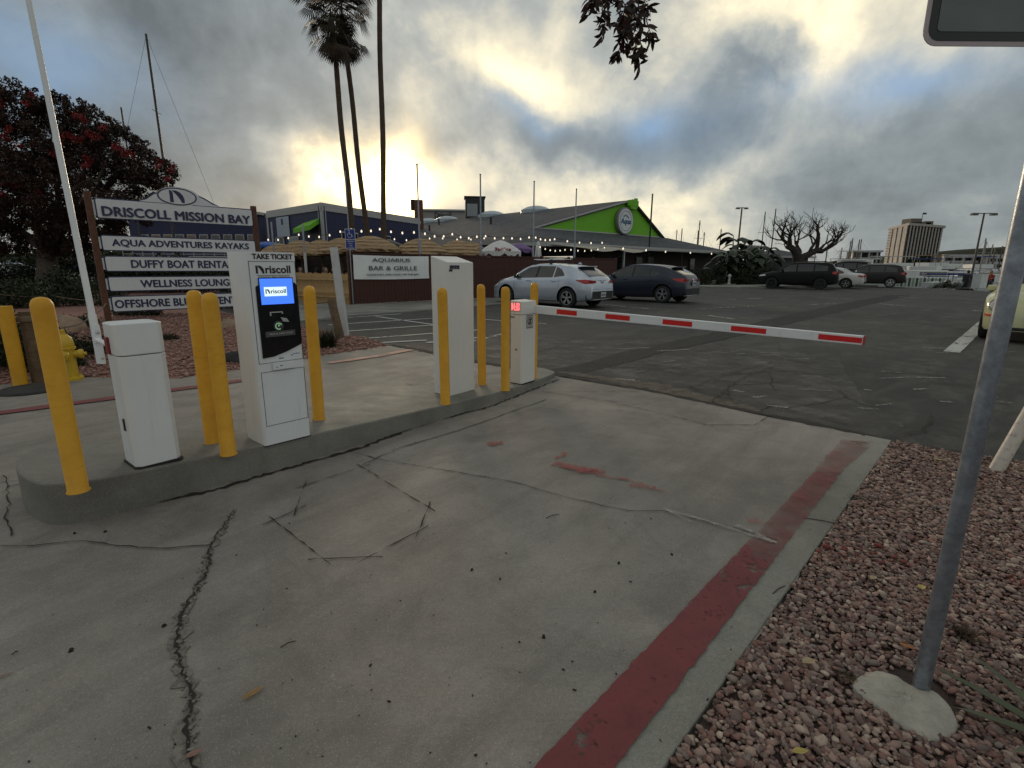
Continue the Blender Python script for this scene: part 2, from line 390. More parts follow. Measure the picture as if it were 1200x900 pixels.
# cracks and saw cuts
def crack(pts, w, seed, amp=.012, name='crack', z=.020, m=None, jit=.6, step=.05):
    return strip(name, P(pts), w, z, m or M_CRACK, seed, amp, step, jit)
crack([(275, 600), (262, 620), (247, 642), (246, 668), (233, 690), (213, 725), (207, 755), (213, 790), (226, 822), (218, 860), (222, 895), (235, 905)], [.003, .005, .008, .008, .009, .012, .012, .007, .010, .011, .009], 3, .009, step=.018)
crack([(275, 600), (246, 650), (233, 690), (213, 725), (207, 755), (213, 790), (226, 822), (218, 860), (222, 895), (235, 905)], [.01, .03, .03, .045, .05, .04, .045, .03, .04, .03], 33, .016, z=.016, m=mat('crumbled concrete edge', (.20, .18, .155), .9, var=.5, scale=40, bump=.01, bscale=90), jit=.8, step=.03)
crack([(0, 644), (40, 643), (102, 637), (130, 642), (185, 647), (247, 642)], .006, 4, .006)
crack([(13, 632), (8, 610), (12, 590), (5, 560)], .006, 5, .01)
crack([(0, 568), (50, 565)], .005, 6)
crack([(8, 574), (48, 566)], .010, 7)
crack([(415, 532), (440, 540), (505, 551), (600, 567), (660, 585), (735, 602), (776, 602), (860, 622), (910, 637)], .006, 8, .006)
crack([(60, 615), (140, 600), (250, 578), (300, 562), (420, 528), (500, 498), (575, 478), (655, 446)], [.01, .02, .035, .025, .03, .03, .02], 9, .012, step=.03)
# octagonal detector loops cut into the slab
def loop(pts, ext=.07):
    w = P(pts)
    for i in range(len(w)):
        a = Vector(w[i]); c = Vector(w[(i+1) % len(w)]); t = (c-a).normalized()
        strip('saw_cut', [a-t*ext, c+t*ext], .0055, .021, M_CRACK, i, .003, .045, .95)
loop([(347, 601), (321, 613), (379, 659), (432, 657), (491, 626), (502, 598), (424, 550), (357, 572)])
strip('saw_cut', P([(424, 548), (445, 538), (470, 527), (540, 506), (640, 470)]), .008, .021, M_CRACK, 3, .004, .08, .6)
loop([(640, 461), (714, 472), (830, 500), (885, 500), (900, 490), (760, 460)], .05)
loop([(478, 452), (520, 462), (560, 461), (536, 452)], .03)
crack([(835, 472), (850, 458), (870, 444), (905, 431)], .012, 12, .02, step=.1)
crack([(805, 457), (850, 440), (905, 425)], .014, 12, .02, step=.1)
crack([(690, 425), (740, 432), (830, 420)], .008, 13, .02, step=.1)
crack([(830, 415), (905, 418), (980, 432), (1030, 438)], .014, 14, .03, step=.1)
crack([(1010, 435), (1100, 440), (1180, 445)], .012, 15, .02, step=.1)
crack([(905, 395), (960, 400), (1000, 397)], .02, 16, .03, step=.2)
rr_ = random.Random(77)
for k in range(26):
    px, py = rr_.uniform(640, 1190), rr_.uniform(385, 505)
    if py > 440+(px-640)*.19-6: py -= 45
    a_ = rr_.choice([0, 0, .15, -.1, 1.2, 2.0])+rr_.uniform(-.2, .2); pts = [(px, py)]
    for _ in range(rr_.randint(3, 7)): a_ += rr_.uniform(-.35, .35); st_ = rr_.uniform(12, 30); px += math.cos(a_)*st_; py += math.sin(a_)*st_*.30; pts.append((px, py))
    crack(pts, rr_.choice([.006, .008, .012]), 100+k, .014, z=.0045+.0001*k, step=.05)
for k in range(34):
    px, py = rr_.uniform(650, 1190), rr_.uniform(368, 480)
    if py > 440+(px-640)*.19-6: continue
    l_ = rr_.uniform(8, 40); strip('faded_line_paint', P([(px, py), (px+l_, py+rr_.uniform(-2, 3))]), rr_.uniform(.02, .07), .0085+.00002*k, M_SCR, k, .01, .1, .5)
# broken joint between slab and lot
M_JOINT = mat('broken joint dirt', (.105, .088, .070), .95, var=.55, scale=9, bump=.02, bscale=30)
strip('joint', P([(640, 440), (662, 442), (777, 462), (900, 488), (1000, 508), (1045, 519), (1110, 530), (1200, 545)]), [.05, .07, .06, .09, .06, .08, .10, .1], .016, M_CRACK, 5, .012, .05, .5)
strip('joint', P([(457, 405), (513, 415), (571, 427), (640, 439)]), [.12, .14, .12, .12], .017, M_CRACK, 6, .02, .06, .5)
strip('joint', P([(655, 436), (760, 452), (860, 474), (900, 489)]), [.12, .36, .26, .10], .0062, M_JOINT, 8, .03, .08, .3)
M_APR = paint('light worn asphalt', (.115, .107, .096), .48, 2.2, .24)
flat('worn_asphalt', jag(P([(668, 441), (720, 425), (800, 415), (900, 405), (985, 425), (1010, 470), (1060, 500), (1040, 512), (900, 486), (777, 460)]), amp=.05, step=.25), .0034, M_APR)
flat('worn_asphalt', jag(P([(700, 400), (640, 395), (560, 400), (560, 416), (650, 436), (690, 424), (780, 398)]), amp=.05, step=.25), .0034, M_APR)

crack([(690, 438), (740, 444), (800, 452), (855, 470), (905, 478), (960, 490), (1010, 500)], .014, 21, .02, step=.07)
crack([(1045, 514), (1080, 507), (1092, 493), (1088, 487)], .015, 22, .02, step=.06)
strip('asphalt_patch', P([(640, 441), (700, 428), (770, 409), (850, 392), (930, 373), (1000, 357), (1055, 346)]), [.50, .46, .5, .62, .8, .9, .9], .005, M_PATCH, 7, .02, .2, .1)
# red and white spray marks
for k, (pts, w) in enumerate([(P([(648, 546), (672, 551), (708, 558)]), .075), (P([(700, 560), (740, 567), (785, 582)]), .022), (P([(738, 572), (768, 576)]), .045), (P([(872, 612), (893, 617)]), .06), (P([(652, 541), (664, 534)]), .035), (P([(571, 523), (589, 522)]), .07), (P([(676, 557), (700, 553)]), .05)]):
    strip('spray_mark', pts, w, .0235+.0005*k, M_RSP, k, .01, .03, .6)
for k, (pts, w) in enumerate([(P([(778, 601), (830, 616), (880, 632), (910, 641)]), .022), (P([(862, 620), (885, 630), (905, 641)]), .025), (P([(778, 601), (812, 617)]), .014)]):
    strip('spray_mark', pts, w, .027+.0005*k, M_SCR, k+9, .004, .05, .5)
# parking stripes
def stripe(p, w, m=None, seed=2): return strip('parking_stripe', P(p), w, .009, m or M_WHTF, seed, .0, .3, .05)
stripe([(1115, 413), (1150, 381), (1172, 362)], [.22, .24, .24], M_WHT)
for i, (a, c) in enumerate([((620, 385), (545, 402)), ((705, 357), (760, 362)), ((640, 365), (700, 371)), ((960, 349), (1000, 351)), ((1030, 356), (1078, 360)), ((1048, 347), (1078, 350)), ((1160, 366), (1140, 364)), ((820, 362), (895, 358)), ((838, 352), (900, 349)), ((830, 370), (860, 374)), ((700, 365), (740, 370)), ((950, 357), (980, 356))]):
    stripe([a, c], .14, seed=i)
for i, (a, c) in enumerate([((415, 398), (560, 387)), ((400, 389), (540, 379)), ((385, 381), (512, 373)), ((375, 375), (470, 368)), ((445, 402), (500, 399)), ((440, 371), (510, 381)), ((500, 402), (560, 396)), ((560, 374), (640, 380)), ((590, 368), (650, 365))]):
    stripe([a, c], .11, M_WHT, seed=i)
# sidewalk in front of the fence and behind
sw = P([(290, 356), (349, 354), (412, 358.5), (579, 349), (640, 346)])+P([(640, 350), (600, 356), (512, 364), (410, 371.5), (360, 377), (290, 384)])
b = MB(); b.prism(sw, -.05, .05); struct(b.build('sidewalk', M_WALK, bevel=.01))
b = MB(); kb = P([(820, 337.5), (860, 338.2), (895, 338), (990, 336)]); kc = [(x-1.2, y+3.) for x, y in kb][::-1]
b.prism(kb+kc, -.05, .13); struct(b.build('sidewalk', M_WALK, bevel=.01))
# gravel beds
M_SOIL = mat('bed soil', (.075, .050, .042), .95, var=.4, scale=12, bump=.02, bscale=50)
bedR = [tuple(E0-ed*8+en*.01), tuple(EB+en*.01)]+P([(1110, 531), (1200, 543)])+[(6.0, 3.4), (9, 3.0), (9, -6)]
flat('gravel_bed', bedR, .004, M_SOIL)
M_SOILL = mat('left bed gravel base', (.26, .13, .105), .95, var=.5, scale=22, bump=.02, bscale=60)
bedLn = [(0, 452), (93, 443), (205, 445.5), (289, 433.5), (377, 418), (457, 406), (440, 400), (412, 393), (365, 385), (300, 378)]
bl_ = P(bedLn)+[(-9.5, 16.5), (-17, 30), (-60, 46), (-60, 2), (-14, 2.2)]
flat('gravel_bed', bl_, .006, M_SOILL)
def stones(name, pts, size, cols, seed, z0=.006, zj=.012):
    r = np.random.RandomState(seed); n = len(pts)
    ico = bmesh.new(); bmesh.ops.create_icosphere(ico, subdivisions=1, radius=1.0)
    bv = np.array([v.co[:] for v in ico.verts]); bf = np.array([[v.index for v in f.verts] for f in ico.faces]); ico.free()
    nv = len(bv); V = np.zeros((n*nv, 3)); Fc = np.zeros((n*len(bf), 3), int)
    s = size*np.exp(r.normal(0, .28, n))
    for i in range(n):
        q = bv*(1+r.uniform(-.22, .22, (nv, 1))); q = q*(s[i]*np.array([r.uniform(.8, 1.5), r.uniform(.7, 1.0), r.uniform(.35, .7)]))
        a = r.uniform(0, 2*PI); t = r.uniform(-.5, .5); ca, sa, ct, st = math.cos(a), math.sin(a), math.cos(t), math.sin(t)
        Rm = np.array([[ca, -sa, 0], [sa, ca, 0], [0, 0, 1]])@np.array([[ct, 0, st], [0, 1, 0], [-st, 0, ct]])
        V[i*nv:(i+1)*nv] = q@Rm.T+np.array([pts[i][0], pts[i][1], z0+s[i]*.35+r.uniform(0, zj)])
        Fc[i*len(bf):(i+1)*len(bf)] = bf+i*nv
    me = bpy.data.meshes.new(name); me.vertices.add(len(V)); me.vertices.foreach_set('co', V.ravel())
    me.loops.add(len(Fc)*3); me.loops.foreach_set('vertex_index', Fc.ravel()); me.polygons.add(len(Fc))
    me.polygons.foreach_set('loop_start', np.arange(0, len(Fc)*3, 3)); me.polygons.foreach_set('use_smooth', np.ones(len(Fc), bool)); me.update(calc_edges=True)
    m = newmat(name+' stone'); geo = nt.nodes.new('ShaderNodeNewGeometry'); 
    c = ramp(geo.outputs['Random Per Island'], [(i/(len(cols)-1), cc) for i, cc in enumerate(cols)])
    c = mixc(mrange(noise(60, 4, .6, OBJ()), .35, .7, 0, .4), c, (.06, .04, .035))
    finish(m, c, .75, 0, noise(160, 3, .6, OBJ()), .002, spec=.35); me.materials.append(m)
    o = bpy.data.objects.new(name, me); C.objects.link(o); return stuff(o)
def inpoly(x, y, poly):
    c = False; n = len(poly)
    for i in range(n):
        x1, y1 = poly[i][:2]; x2, y2 = poly[(i+1) % n][:2]
        if (y1 > y) != (y2 > y) and x < (x2-x1)*(y-y1)/(y2-y1)+x1: c = not c
    return c
def scatter(poly, n, box, seed, w=None):
    r = random.Random(seed); out = []; t = 0
    while len(out) < n and t < n*40:
        t += 1; x = r.uniform(box[0], box[1]); y = r.uniform(box[2], box[3])
        if inpoly(x, y, poly) and (w is None or r.random() < w(x, y)): out.append((x, y))
    return out
ps = scatter(bedR, 60000, (.3, 4.6, .7, 4.3), 11, lambda x, y: min(1, 1.15-.13*math.hypot(x-1.2, y-1)))
ps = [p for p in ps if math.hypot((p[0]-1.385), (p[1]-1.45)) > .10]
o = stones('gravel', ps, .0096, [(.065, .042, .036), (.29, .155, .13), (.17, .090, .075), (.44, .29, .24), (.22, .155, .14), (.11, .062, .056), (.58, .47, .38), (.31, .16, .135), (.14, .105, .095), (.38, .25, .21), (.24, .20, .18), (.50, .35, .28)], 5)
pr_ = [(x+random.Random(i).gauss(0, .10), y+random.Random(i+99).gauss(0, .05)) for i, (x, y) in enumerate(P([(930, 640), (945, 646), (960, 650), (1010, 655), (1060, 660), (1070, 668), (1180, 690), (985, 650)])*9)]
pr_ = [p for p in pr_ if inpoly(p[0], p[1], bedR)]
stones('red_painted_gravel', pr_, .0098, [(.22, .03, .03), (.16, .05, .045), (.26, .06, .05)], 15, z0=.016)
pl = scatter(bl_, 17000, (-11, -2, 5, 15), 12, lambda x, y: min(1, 9/(y-2)**1.3*3))
stones('gravel', pl, .021, [(.20, .10, .085), (.36, .19, .155), (.27, .135, .11), (.48, .30, .25), (.24, .14, .12)], 6)
# ------------------------------------------------------------------ traffic island
sideR = [g(75, 618), g(120, 611), g(300, 559), g(500, 500), g(600, 467), g(652, 443)]
# nose and far side
def islandpoly():
    Rr = [Vector((*p, 0)) for p in sideR]; W_ = .86
    left = []
    for p in Rr[::-1]:
        left.append(p-AN*W_)
    out = [Rr[i] for i in range(len(Rr))]
    e = Rr[-1]; out += [e+AX*.10-AN*.12, e+AX*.16-AN*.35, e+AX*.12-AN*.62]
    out += left[1:-1]
    s = left[-1]; out += [s+AX*.06, s-AX*.06+AN*.22, s-AX*.10+AN*.45, Rr[0]-AX*.07-AN*.12]
    return [(p.x, p.y) for p in out]
ip = islandpoly()
b = MB(); n_ = len(ip)
def smooth2(poly, it=2):
    for _ in range(it):
        q = []
        for i in range(len(poly)):
            a = poly[i]; c = poly[(i+1) % len(poly)]
            q += [(a[0]*.75+c[0]*.25, a[1]*.75+c[1]*.25), (a[0]*.25+c[0]*.75, a[1]*.25+c[1]*.75)]
        poly = q
    return poly
ip = smooth2(ip)
b.prism(ip, 0.0, lambda x, y: zI(x, y)); isl = struct(b.build('traffic_island', M_ISL, bevel=.018, seg=3))
def fit(txt, w, h, m, parent, loc, rz=0., rx=0., depth=.002, bold=.02, name='lettering', T=None, slant=0., thick=0.):
    """lettering scaled to w x h, centred at loc, in the local xz plane facing -y"""
    mb = text_mb(txt, 1.0, depth=.02, bold=bold)
    if thick:
        v0, f0 = list(mb.v), list(mb.f)
        for q, (ax, az) in enumerate(((-1, 0), (1, 0), (0, -1), (0, 1))):
            n = len(mb.v); mb.v += [(x+ax*thick, y-.0012*(q+1)*(.02/depth), z+az*thick*.7) for x, y, z in v0]; mb.f += [[i+n for i in f] for f in f0]
    xs = [v[0] for v in mb.v]; zs = [v[2] for v in mb.v]; cx, cz = (min(xs)+max(xs))/2, (min(zs)+max(zs))/2
    kx = w/(max(xs)-min(xs)); kz = h/(max(zs)-min(zs)); ky = depth/.02
    R = T or (Matrix.Translation(loc) @ Euler((rx, 0, rz)).to_matrix().to_4x4())
    me = bpy.data.meshes.new(name); me.from_pydata([tuple(R @ Vector(((x-cx)*kx+slant*(z-cz)*kz, y*ky, (z-cz)*kz))) for x, y, z in mb.v], [], mb.f); me.materials.append(m)
    o = bpy.data.objects.new(name, me); C.objects.link(o); o.parent = parent; return o
def dlogo(b, x, z, w, h, y, dy=.002, mi=0):
    """a D made of an upright stem and a sail shaped bowl"""
    for poly in ([(0, 0), (.24, 0), (.24, .80), (.10, 1), (0, 1)], [(.16, 1), (.45, 1), (.72, .88), (.92, .62), (1, .30), (1, 0), (.80, 0), (.70, .28), (.54, .56), (.34, .82)]):
        b.slab([(x+p[0]*w, y, z+p[1]*h) for p in poly], (0, -dy, 0), mi)
M_YEL = newmat('yellow bollard sleeve'); v = OBJ()
c = mixc(mrange(noise(7, 6, .65, v), .3, .7), (.60, .285, .008), (.72, .375, .016))
c = mixc(mrange(noise(1., 7, .8, mapping(v, (9, 9, 60))), .60, .68, 0, .55), c, (.20, .10, .02))
c = mixc(mrange(noise(26, 8, .8, v), .64, .70, 0, .7), c, (.10, .065, .025))
c = mixc(mrange(noise(3.0, 6, .7, mapping(v, (1, 1, .35))), .54, .70, 0, .45), c, (.36, .20, .035))
finish(M_YEL, c, mrange(noise(12, 5, .6, v), .3, .7, .38, .62), 0, noise(26, 5, .7, v), .002); MATS['yellow bollard sleeve'] = M_YEL
def whitemat(name, col):
    m = newmat(name); v = OBJ(); c = mixc(mrange(noise(2.5, 6, .6, v), .3, .7), sc3(col, .94), sc3(col, 1.03))
    c = mixc(mrange(noise(1., 7, .75, mapping(v, (16, 16, 1.3))), .53, .72, 0, .16), c, (.40, .36, .29))
    c = mixc(mrange(noise(34, 8, .8, v), .66, .72, 0, .55), c, (.25, .21, .16))
    c = mixc(mrange(noise(5, 8, .75, v), .56, .70, 0, .22), c, (.33, .31, .27))
    finish(m, c, mrange(noise(9, 5, .6, v), .3, .7, .30, .50), 0, noise(4, 3, .5, v), .003); MATS[name] = m; return m
M_WCAB = whitemat('white powder coated cabinet', (.74, .77, .79))
M_CREAM = whitemat('cream white cabinet', (.74, .73, .70))
M_SEAM = mat('dark seam', (.03, .03, .03), .6)
M_BLK = mat('black plastic', (.012, .012, .014), .25, var=.05)
M_RUB = mat('black rubber', (.02, .02, .02), .85)
M_GALV = mat('galvanised steel', (.30, .33, .38), .38, .75, var=.3, scale=22, dirt=.4, dirtcol=(.12, .13, .15), bump=.0, bscale=90)
M_STEEL = mat('zinc bolt', (.5, .5, .5), .3, .9)
# ---- yellow bollards
def bollard_mesh():
    b = MB(); r = .0455
    b.lathe([(r+.006, 0), (r+.006, .004), (r, .012), (r, .988), (r*.985, 1.002), (r*.93, 1.015), (r*.80, 1.028), (r*.60, 1.038), (r*.30, 1.043), (0, 1.045)], 28)
    return b
bm_ = bollard_mesh(); bmesh_b = bm_.mesh('bollard', M_YEL, 50)
BL = [((92, 575), 348, 'tallest looking yellow bollard, alone at the rounded near end of the traffic island'),
      ((249, 518), 340, 'rear yellow bollard of the close pair between the exit gate cabinet and the ticket kiosk'),
      ((268, 532), 343, 'front yellow bollard of the close pair, nearer the lane, left of the ticket kiosk'),
      ((374, 491), 335, 'yellow bollard just right of the ticket kiosk with the blue screen'),
      ((522, 473), 337, 'yellow bollard in front of the left side of the tall cream cabinet'),
      ((565, 451), 333, 'yellow bollard right behind the tall cream cabinet'),
      ((592, 457), 336, 'yellow bollard directly left of the short gate cabinet with the red display')]
for i, (px, ty, lab) in enumerate(BL):
    p = gi(*px); p.z -= .002
    top = hz(p.x, p.y, ty)
    o = bpy.data.objects.new('bollard', bmesh_b); C.objects.link(o); o.location = p; o.scale = (1, 1, (top-p.z)/1.044); tag(o, lab, 'bollard', 'yellow bollards on the traffic island'); o.rotation_euler = (rnd.uniform(-.006, .006), rnd.uniform(-.006, .006), i)
p = Vector((0.255, 6.05, .085)); o = bpy.data.objects.new('bollard', bmesh_b); C.objects.link(o); o.location = p; o.scale = (1, 1, (hz(p.x, p.y, 331)-p.z)/1.044)
tag(o, 'yellow bollard mostly hidden behind the short gate cabinet, only its top showing', 'bollard', 'yellow bollards on the traffic island')
# ---- exit barrier gate
A0 = gi(172, 551)
RZC = math.radians(51)
gate = thing('exit_barrier_gate', 'white barrier gate cabinet with raised arm on the island, nearest to the camera', 'barrier gate', (A0.x-.052, A0.y-.0, A0.z-.004), RZC, 'barrier gates')
def chprism(x0, x1, y0, y1, c):
    return [(x0+c, y0), (x1-c, y0), (x1, y0+c), (x1, y1-c), (x1-c, y1), (x0+c, y1), (x0, y1-c), (x0, y0+c)]
b = MB(); b.prism(chprism(-.010, .242, -.004, .245, .02), 0, .014); b.build('base_gasket', M_RUB, gate)
b = MB(); b.prism(chprism(-.002, .234, .004, .238, .028), .014, .665); b.build('body', M_WCAB, gate, bevel=.003)
b = MB(); b.prism(chprism(-.003, .235, .003, .239, .028), .669, lambda x, y: .858+.026*(1-((x-.117)/.12)**2)-.02*((y-.12)/.12)**2)
b.build('lid', M_WCAB, gate, bevel=.008)
b = MB(); b.box((-.006, .10, .26), (.006, .022, .075)); b.build('door_lock', M_BLK, gate, bevel=.003)
b = MB(); b.box((-.008, .15, .72), (.014, .06, .10)); b.build('pivot', mat('red pivot cover', (.20, .015, .015), .5), gate, bevel=.01)
gi_ = gate.matrix_basis.inverted() if False else (Matrix.Translation(gate.location) @ Euler((0, 0, RZC)).to_matrix().to_4x4()).inverted()
pb = gi_ @ at(119, 424, 3.18); pt_ = gi_ @ at(33, -2, 3.36); dv = (pt_-pb).normalized()
b = MB(); b.tube([pb+dv*.12, pb+dv*.30, pb+dv*.301, pb+dv*3.1], [.022, .022, .018, .013], 10); b.build('arm', M_WCAB, gate, smooth=40)
b = MB(); b.box(tuple(pb+dv*.11), (.014, .062, .25), rz=.5); b.tube([pb+dv*.14, Vector((-.0, .15, .72))], .016, 10)
ab = b.build('arm_bracket', M_WCAB, gate, bevel=.004)
for k in (.03, .19):
    b = MB(); q = pb+dv*k; b.lathe([(0, 0), (.011, 0), (.011, .008), (.006, .012), (0, .012)], 8, c=tuple(q+Vector((0, 0, 0))), axis='x'); 
    b2 = MB(); b2.lathe([(0, -.012), (.006, -.012), (.011, -.008), (.011, .0), (0, .0)], 8, c=(q.x+.0, q.y-.040, q.z), axis='y'); b2.build('bolt', M_STEEL, ab)
# ---- ticket kiosk
K0 = gi(364, 510); RZK = math.radians(49); wK = .335
kio = thing('ticket_kiosk', 'white TAKE TICKET kiosk with blue screen and black front between yellow bollards', 'ticket kiosk', (K0.x-wK/2*math.cos(RZK), K0.y-wK/2*math.sin(RZK), K0.z-.004), RZK)
zb = K0.z-.004
ZT = 1.483-zb
def rprism(x0, x1, y0, y1, rl, rr):
    pts = []
    for (cx, cy, r, a0) in ((x0+rl, y0+rl, rl, 180), (x1-rr, y0+rr, rr, 270), (x1-rr, y1-rr, rr, 0), (x0+rl, y1-rl, rl, 90)):
        for k in range(5): a = math.radians(a0+k*22.5); pts.append((cx+r*math.cos(a), cy+r*math.sin(a)))
    return pts
b = MB(); b.prism(rprism(-wK/2, wK/2, 0, .27, .030, .012), 0.006, ZT); b.build('body', M_WCAB, kio, smooth=30)
b = MB(); b.prism(rprism(-wK/2-.004, wK/2+.004, -.004, .274, .03, .012), 0, .006); b.build('base_gasket', M_RUB, kio)
z = lambda a: a-zb
b = MB(); x0, x1 = -wK/2+.028, wK/2-.006
def frame(b, x0, x1, z0, z1, t=.0028, y=-.0006):
    b.box(((x0+x1)/2, y, z0), (x1-x0, .002, t)); b.box(((x0+x1)/2, y, z1), (x1-x0, .002, t)); b.box((x0, y, (z0+z1)/2), (t, .002, z1-z0+t)); b.box((x1, y, (z0+z1)/2), (t, .002, z1-z0+t))
frame(b, x0, x1, z(.765), z(1.424)); frame(b, x0+.006, x1, z(.335), z(.705)); b.build('door_seam', M_SEAM, kio)
b = MB(); pts = [(x0+.026, z(.80)), (x0+.10, z(.805)), (x0+.19, z(.83)), (x1-.012, z(.868)), (x1-.002, z(.875)), (x1-.002, z(1.265)), (x1-.014, z(1.285)), (x1-.028, z(1.29)), (x1-.028, z(1.322)), (x0+.048, z(1.322)), (x0+.046, z(1.275)), (x0+.032, z(1.27)), (x0+.026, z(1.26))]
b.slab([(x, -.001, q) for x, q in pts], (0, -.007, 0)); fp = b.build('front_panel', mat('glossy black panel', (.008, .009, .012), .10, var=.02), kio)
b = MB(); b.slab([(x0+.052, -.0085, z(1.150)), (x1-.034, -.0085, z(1.150)), (x1-.034, -.0085, z(1.316)), (x0+.052, -.0085, z(1.316))], (0, -.003, 0)); scr = b.build('screen', emit('blue lit screen', (.045, .16, .80), .85), kio)
b = MB(); xc = (x0+x1)/2+.006; b.slab([(xc-.082, -.012, z(1.203)), (xc+.066, -.012, z(1.203)), (xc+.066, -.012, z(1.262)), (xc-.082, -.012, z(1.262))], (0, -.001, 0)); b.build('screen_badge', emit('lit white badge', (.62, .78, .84), .75), scr)
M_INK = mat('black ink', (.010, .010, .012), .4)
fit('riscoll', .100, .028, M_INK, scr, (xc+.010, -.0135, z(1.234)), depth=.001, bold=.015)
b = MB(); dlogo(b, xc-.074, z(1.219), .028, .030, -.0132, .001); b.build('logo', M_INK, scr)
fit('TAKE TICKET', .262, .034, M_INK, kio, (x0+(x1-x0)/2+.006, -.001, z(1.455)), depth=.002, bold=.03)
fit('riscoll', .165, .050, M_INK, kio, (x0+.183, -.001, z(1.374)), depth=.002, bold=.02)
b = MB(); dlogo(b, x0+.040, z(1.348), .052, .050, 0, .003); b.box((x0+.15, -.001, z(1.336)), (.21, .002, .0025)); b.build('logo', M_INK, kio)
fit('Mission Bay Marina', .20, .009, mat('grey ink', (.2, .2, .2), .5), kio, (x0+.155, -.001, z(1.326)), depth=.001, bold=.0)
M_LGR = mat('light grey print', (.42, .43, .42), .4)
b = MB(); y = -.0082
b.box((xc-.016, y-.001, z(1.098)), (.085, .004, .007)); b.box((xc-.055, y-.001, z(1.088)), (.008, .004, .026)); b.box((xc+.024, y-.001, z(1.092)), (.008, .004, .016))
b.slab([(xc+.01, y, z(1.062)), (xc+.05, y, z(1.054)), (xc+.066, y, z(1.028)), (xc+.024, y, z(1.034))], (0, -.002, 0)); b.build('ticket_icon', M_LGR, fp)
b = MB(); b.lathe([(.034, 0), (.034, -.004), (.029, -.0045)], 24, c=(xc-.010, y, z(1.005)), axis='y'); b.build('push_button', mat('grey button', (.05, .055, .055), .3), fp)
b = MB()
for k in range(14):
    a = math.radians(30+k*20); b.box((xc-.010+.020*math.cos(a), y-.006, z(1.005)+.020*math.sin(a)), (.0075, .001, .0045), ry=-a+PI/2)
b.slab([(xc-.002, y-.006, z(1.012)), (xc-.012, y-.006, z(1.0)), (xc-.012, y-.006, z(1.018))], (0, -.001, 0)); b.build('button_ring', emit('green lit ring', (.25, .48, .28), .5), fp)
b = MB(); b.box((xc, y-.001, z(.955)), (.20, .003, .036)); b.build('caption_bar', mat('dark grey print', (.075, .08, .08), .4), fp)
fit('PRESS & TAKE TICKET', .16, .011, M_LGR, fp, (xc+.006, y-.003, z(.955)), depth=.001, bold=.01)
b = MB(); b.box((x0+.155, -.009, z(.737)), (.15, .022, .046)); mod = b.build('module_cover', M_WCAB, kio, bevel=.003)
b = MB(); b.box((x0+.135, -.0205, z(.740)), (.016, .002, .004)); b.box((x0+.105, -.0205, z(.732)), (.006, .002, .006)); b.build('keyhole', M_BLK, mod)
b = MB(); b.box((x0+.14, -.001, z(.788)), (.010, .002, .008)); b.build('label_print', M_INK, kio); b = MB(); b.box((x0+.157, -.001, z(.787)), (.016, .002, .005)); b.build('label_print', M_INK, kio); b = MB(); b.slab([(x1-.085, -.0005, z(.808)), (x1-.078, -.0005, z(.795)), (x1-.07, -.0005, z(.798))], (0, -.001, 0)); b.build('label_print', M_INK, kio)
fit('parking', .045, .008, mat('blue ink', (.02, .05, .25), .4), kio, (x1-.045, -.001, z(.808)), depth=.001, bold=0)
# ---- tall cream cabinet
T0 = gi(528, 464); RZT = math.radians(54); wT, dT = .375, .225; zt = T0.z-.004
tal = thing('payment_cabinet', 'tall plain cream white steel cabinet with slanting top between yellow bollards', 'cabinet', (T0.x, T0.y, zt), RZT)
b = MB(); b.prism(chprism(0, wT, 0, dT, .006), .0, lambda x, y: 1.437-zt+.27*y); b.build('body', M_CREAM, tal, bevel=.005)
b = MB(); b.box((.075+.02, -.0015, 1.392-zt), (.135, .004, .034)); b.box((.04, -.0015, 1.362-zt), (.045, .004, .02)); b.build('badge', mat('navy badge', (.012, .014, .035), .35), tal)
for x_ in (.08, .12): b = MB(); b.box((x_, -.004, 1.385-zt), (.02, .001, .004)); b.build('badge_print', M_LGR, tal)
# ---- entry barrier gate
G0 = gi(611, 451); zg = G0.z-.004
eg = thing('entry_barrier_gate', 'short white gate cabinet with red lit display and lowered red and white arm', 'barrier gate', (G0.x, G0.y, zg), RZT, 'barrier gates')
wG, dG = .285, .165
b = MB(); b.prism(chprism(-.006, wG+.006, -.006, dG+.006, .02), 0, .012); b.build('base_gasket', M_RUB, eg)
b = MB(); b.prism(chprism(0, wG, 0, dG, .018), .012, .785); b.build('body', M_CREAM, eg, bevel=.003)
b = MB(); b.prism(chprism(-.003, wG+.003, -.003, dG+.003, .020), .789, lambda x, y: 1.028-zg+.06*y); b.build('lid', M_CREAM, eg, bevel=.006)
# red display on the left end
b = MB(); b.box((-.0035, .088, .874), (.003, .132, .105)); dsp = b.build('display_window', mat('display window', (.60, .50, .47), .3), eg)
ML = emit('red lit segments', (1., .13, .14), 1.25)
b = MB(); 
def seg(b, y0, y1, z0, z1): b.box((-.0065, (y0+y1)/2, (z0+z1)/2), (.002, abs(y1-y0), z1-z0))
for y0 in (.130,): seg(b, y0+.008, y0-.004, .835, .915); seg(b, y0-.004, y0-.014, .85, .90)
for y0 in (.098,): seg(b, y0+.006, y0-.004, .835, .915); seg(b, y0-.004, y0-.016, .835, .850); seg(b, y0-.004, y0-.016, .870, .88)
for y0 in (.066,): seg(b, y0+.006, y0-.006, .835, .915); seg(b, y0-.006, y0-.028, .835, .848); seg(b, y0-.006, y0-.028, .903, .915); seg(b, y0-.006, y0-.024, .870, .880); seg(b, y0-.024, y0-.034, .84, .87); seg(b, y0-.024, y0-.034, .88, .91)
b.build('lit_segment', ML, dsp)
b = MB(); b.box((-.0025, .125, .76), (.004, .05, .010)); b.build('vent_slot', M_BLK, eg); b = MB(); b.box((-.0025, .075, .40), (.004, .018, .018)); b.build('lock', M_BLK, eg)
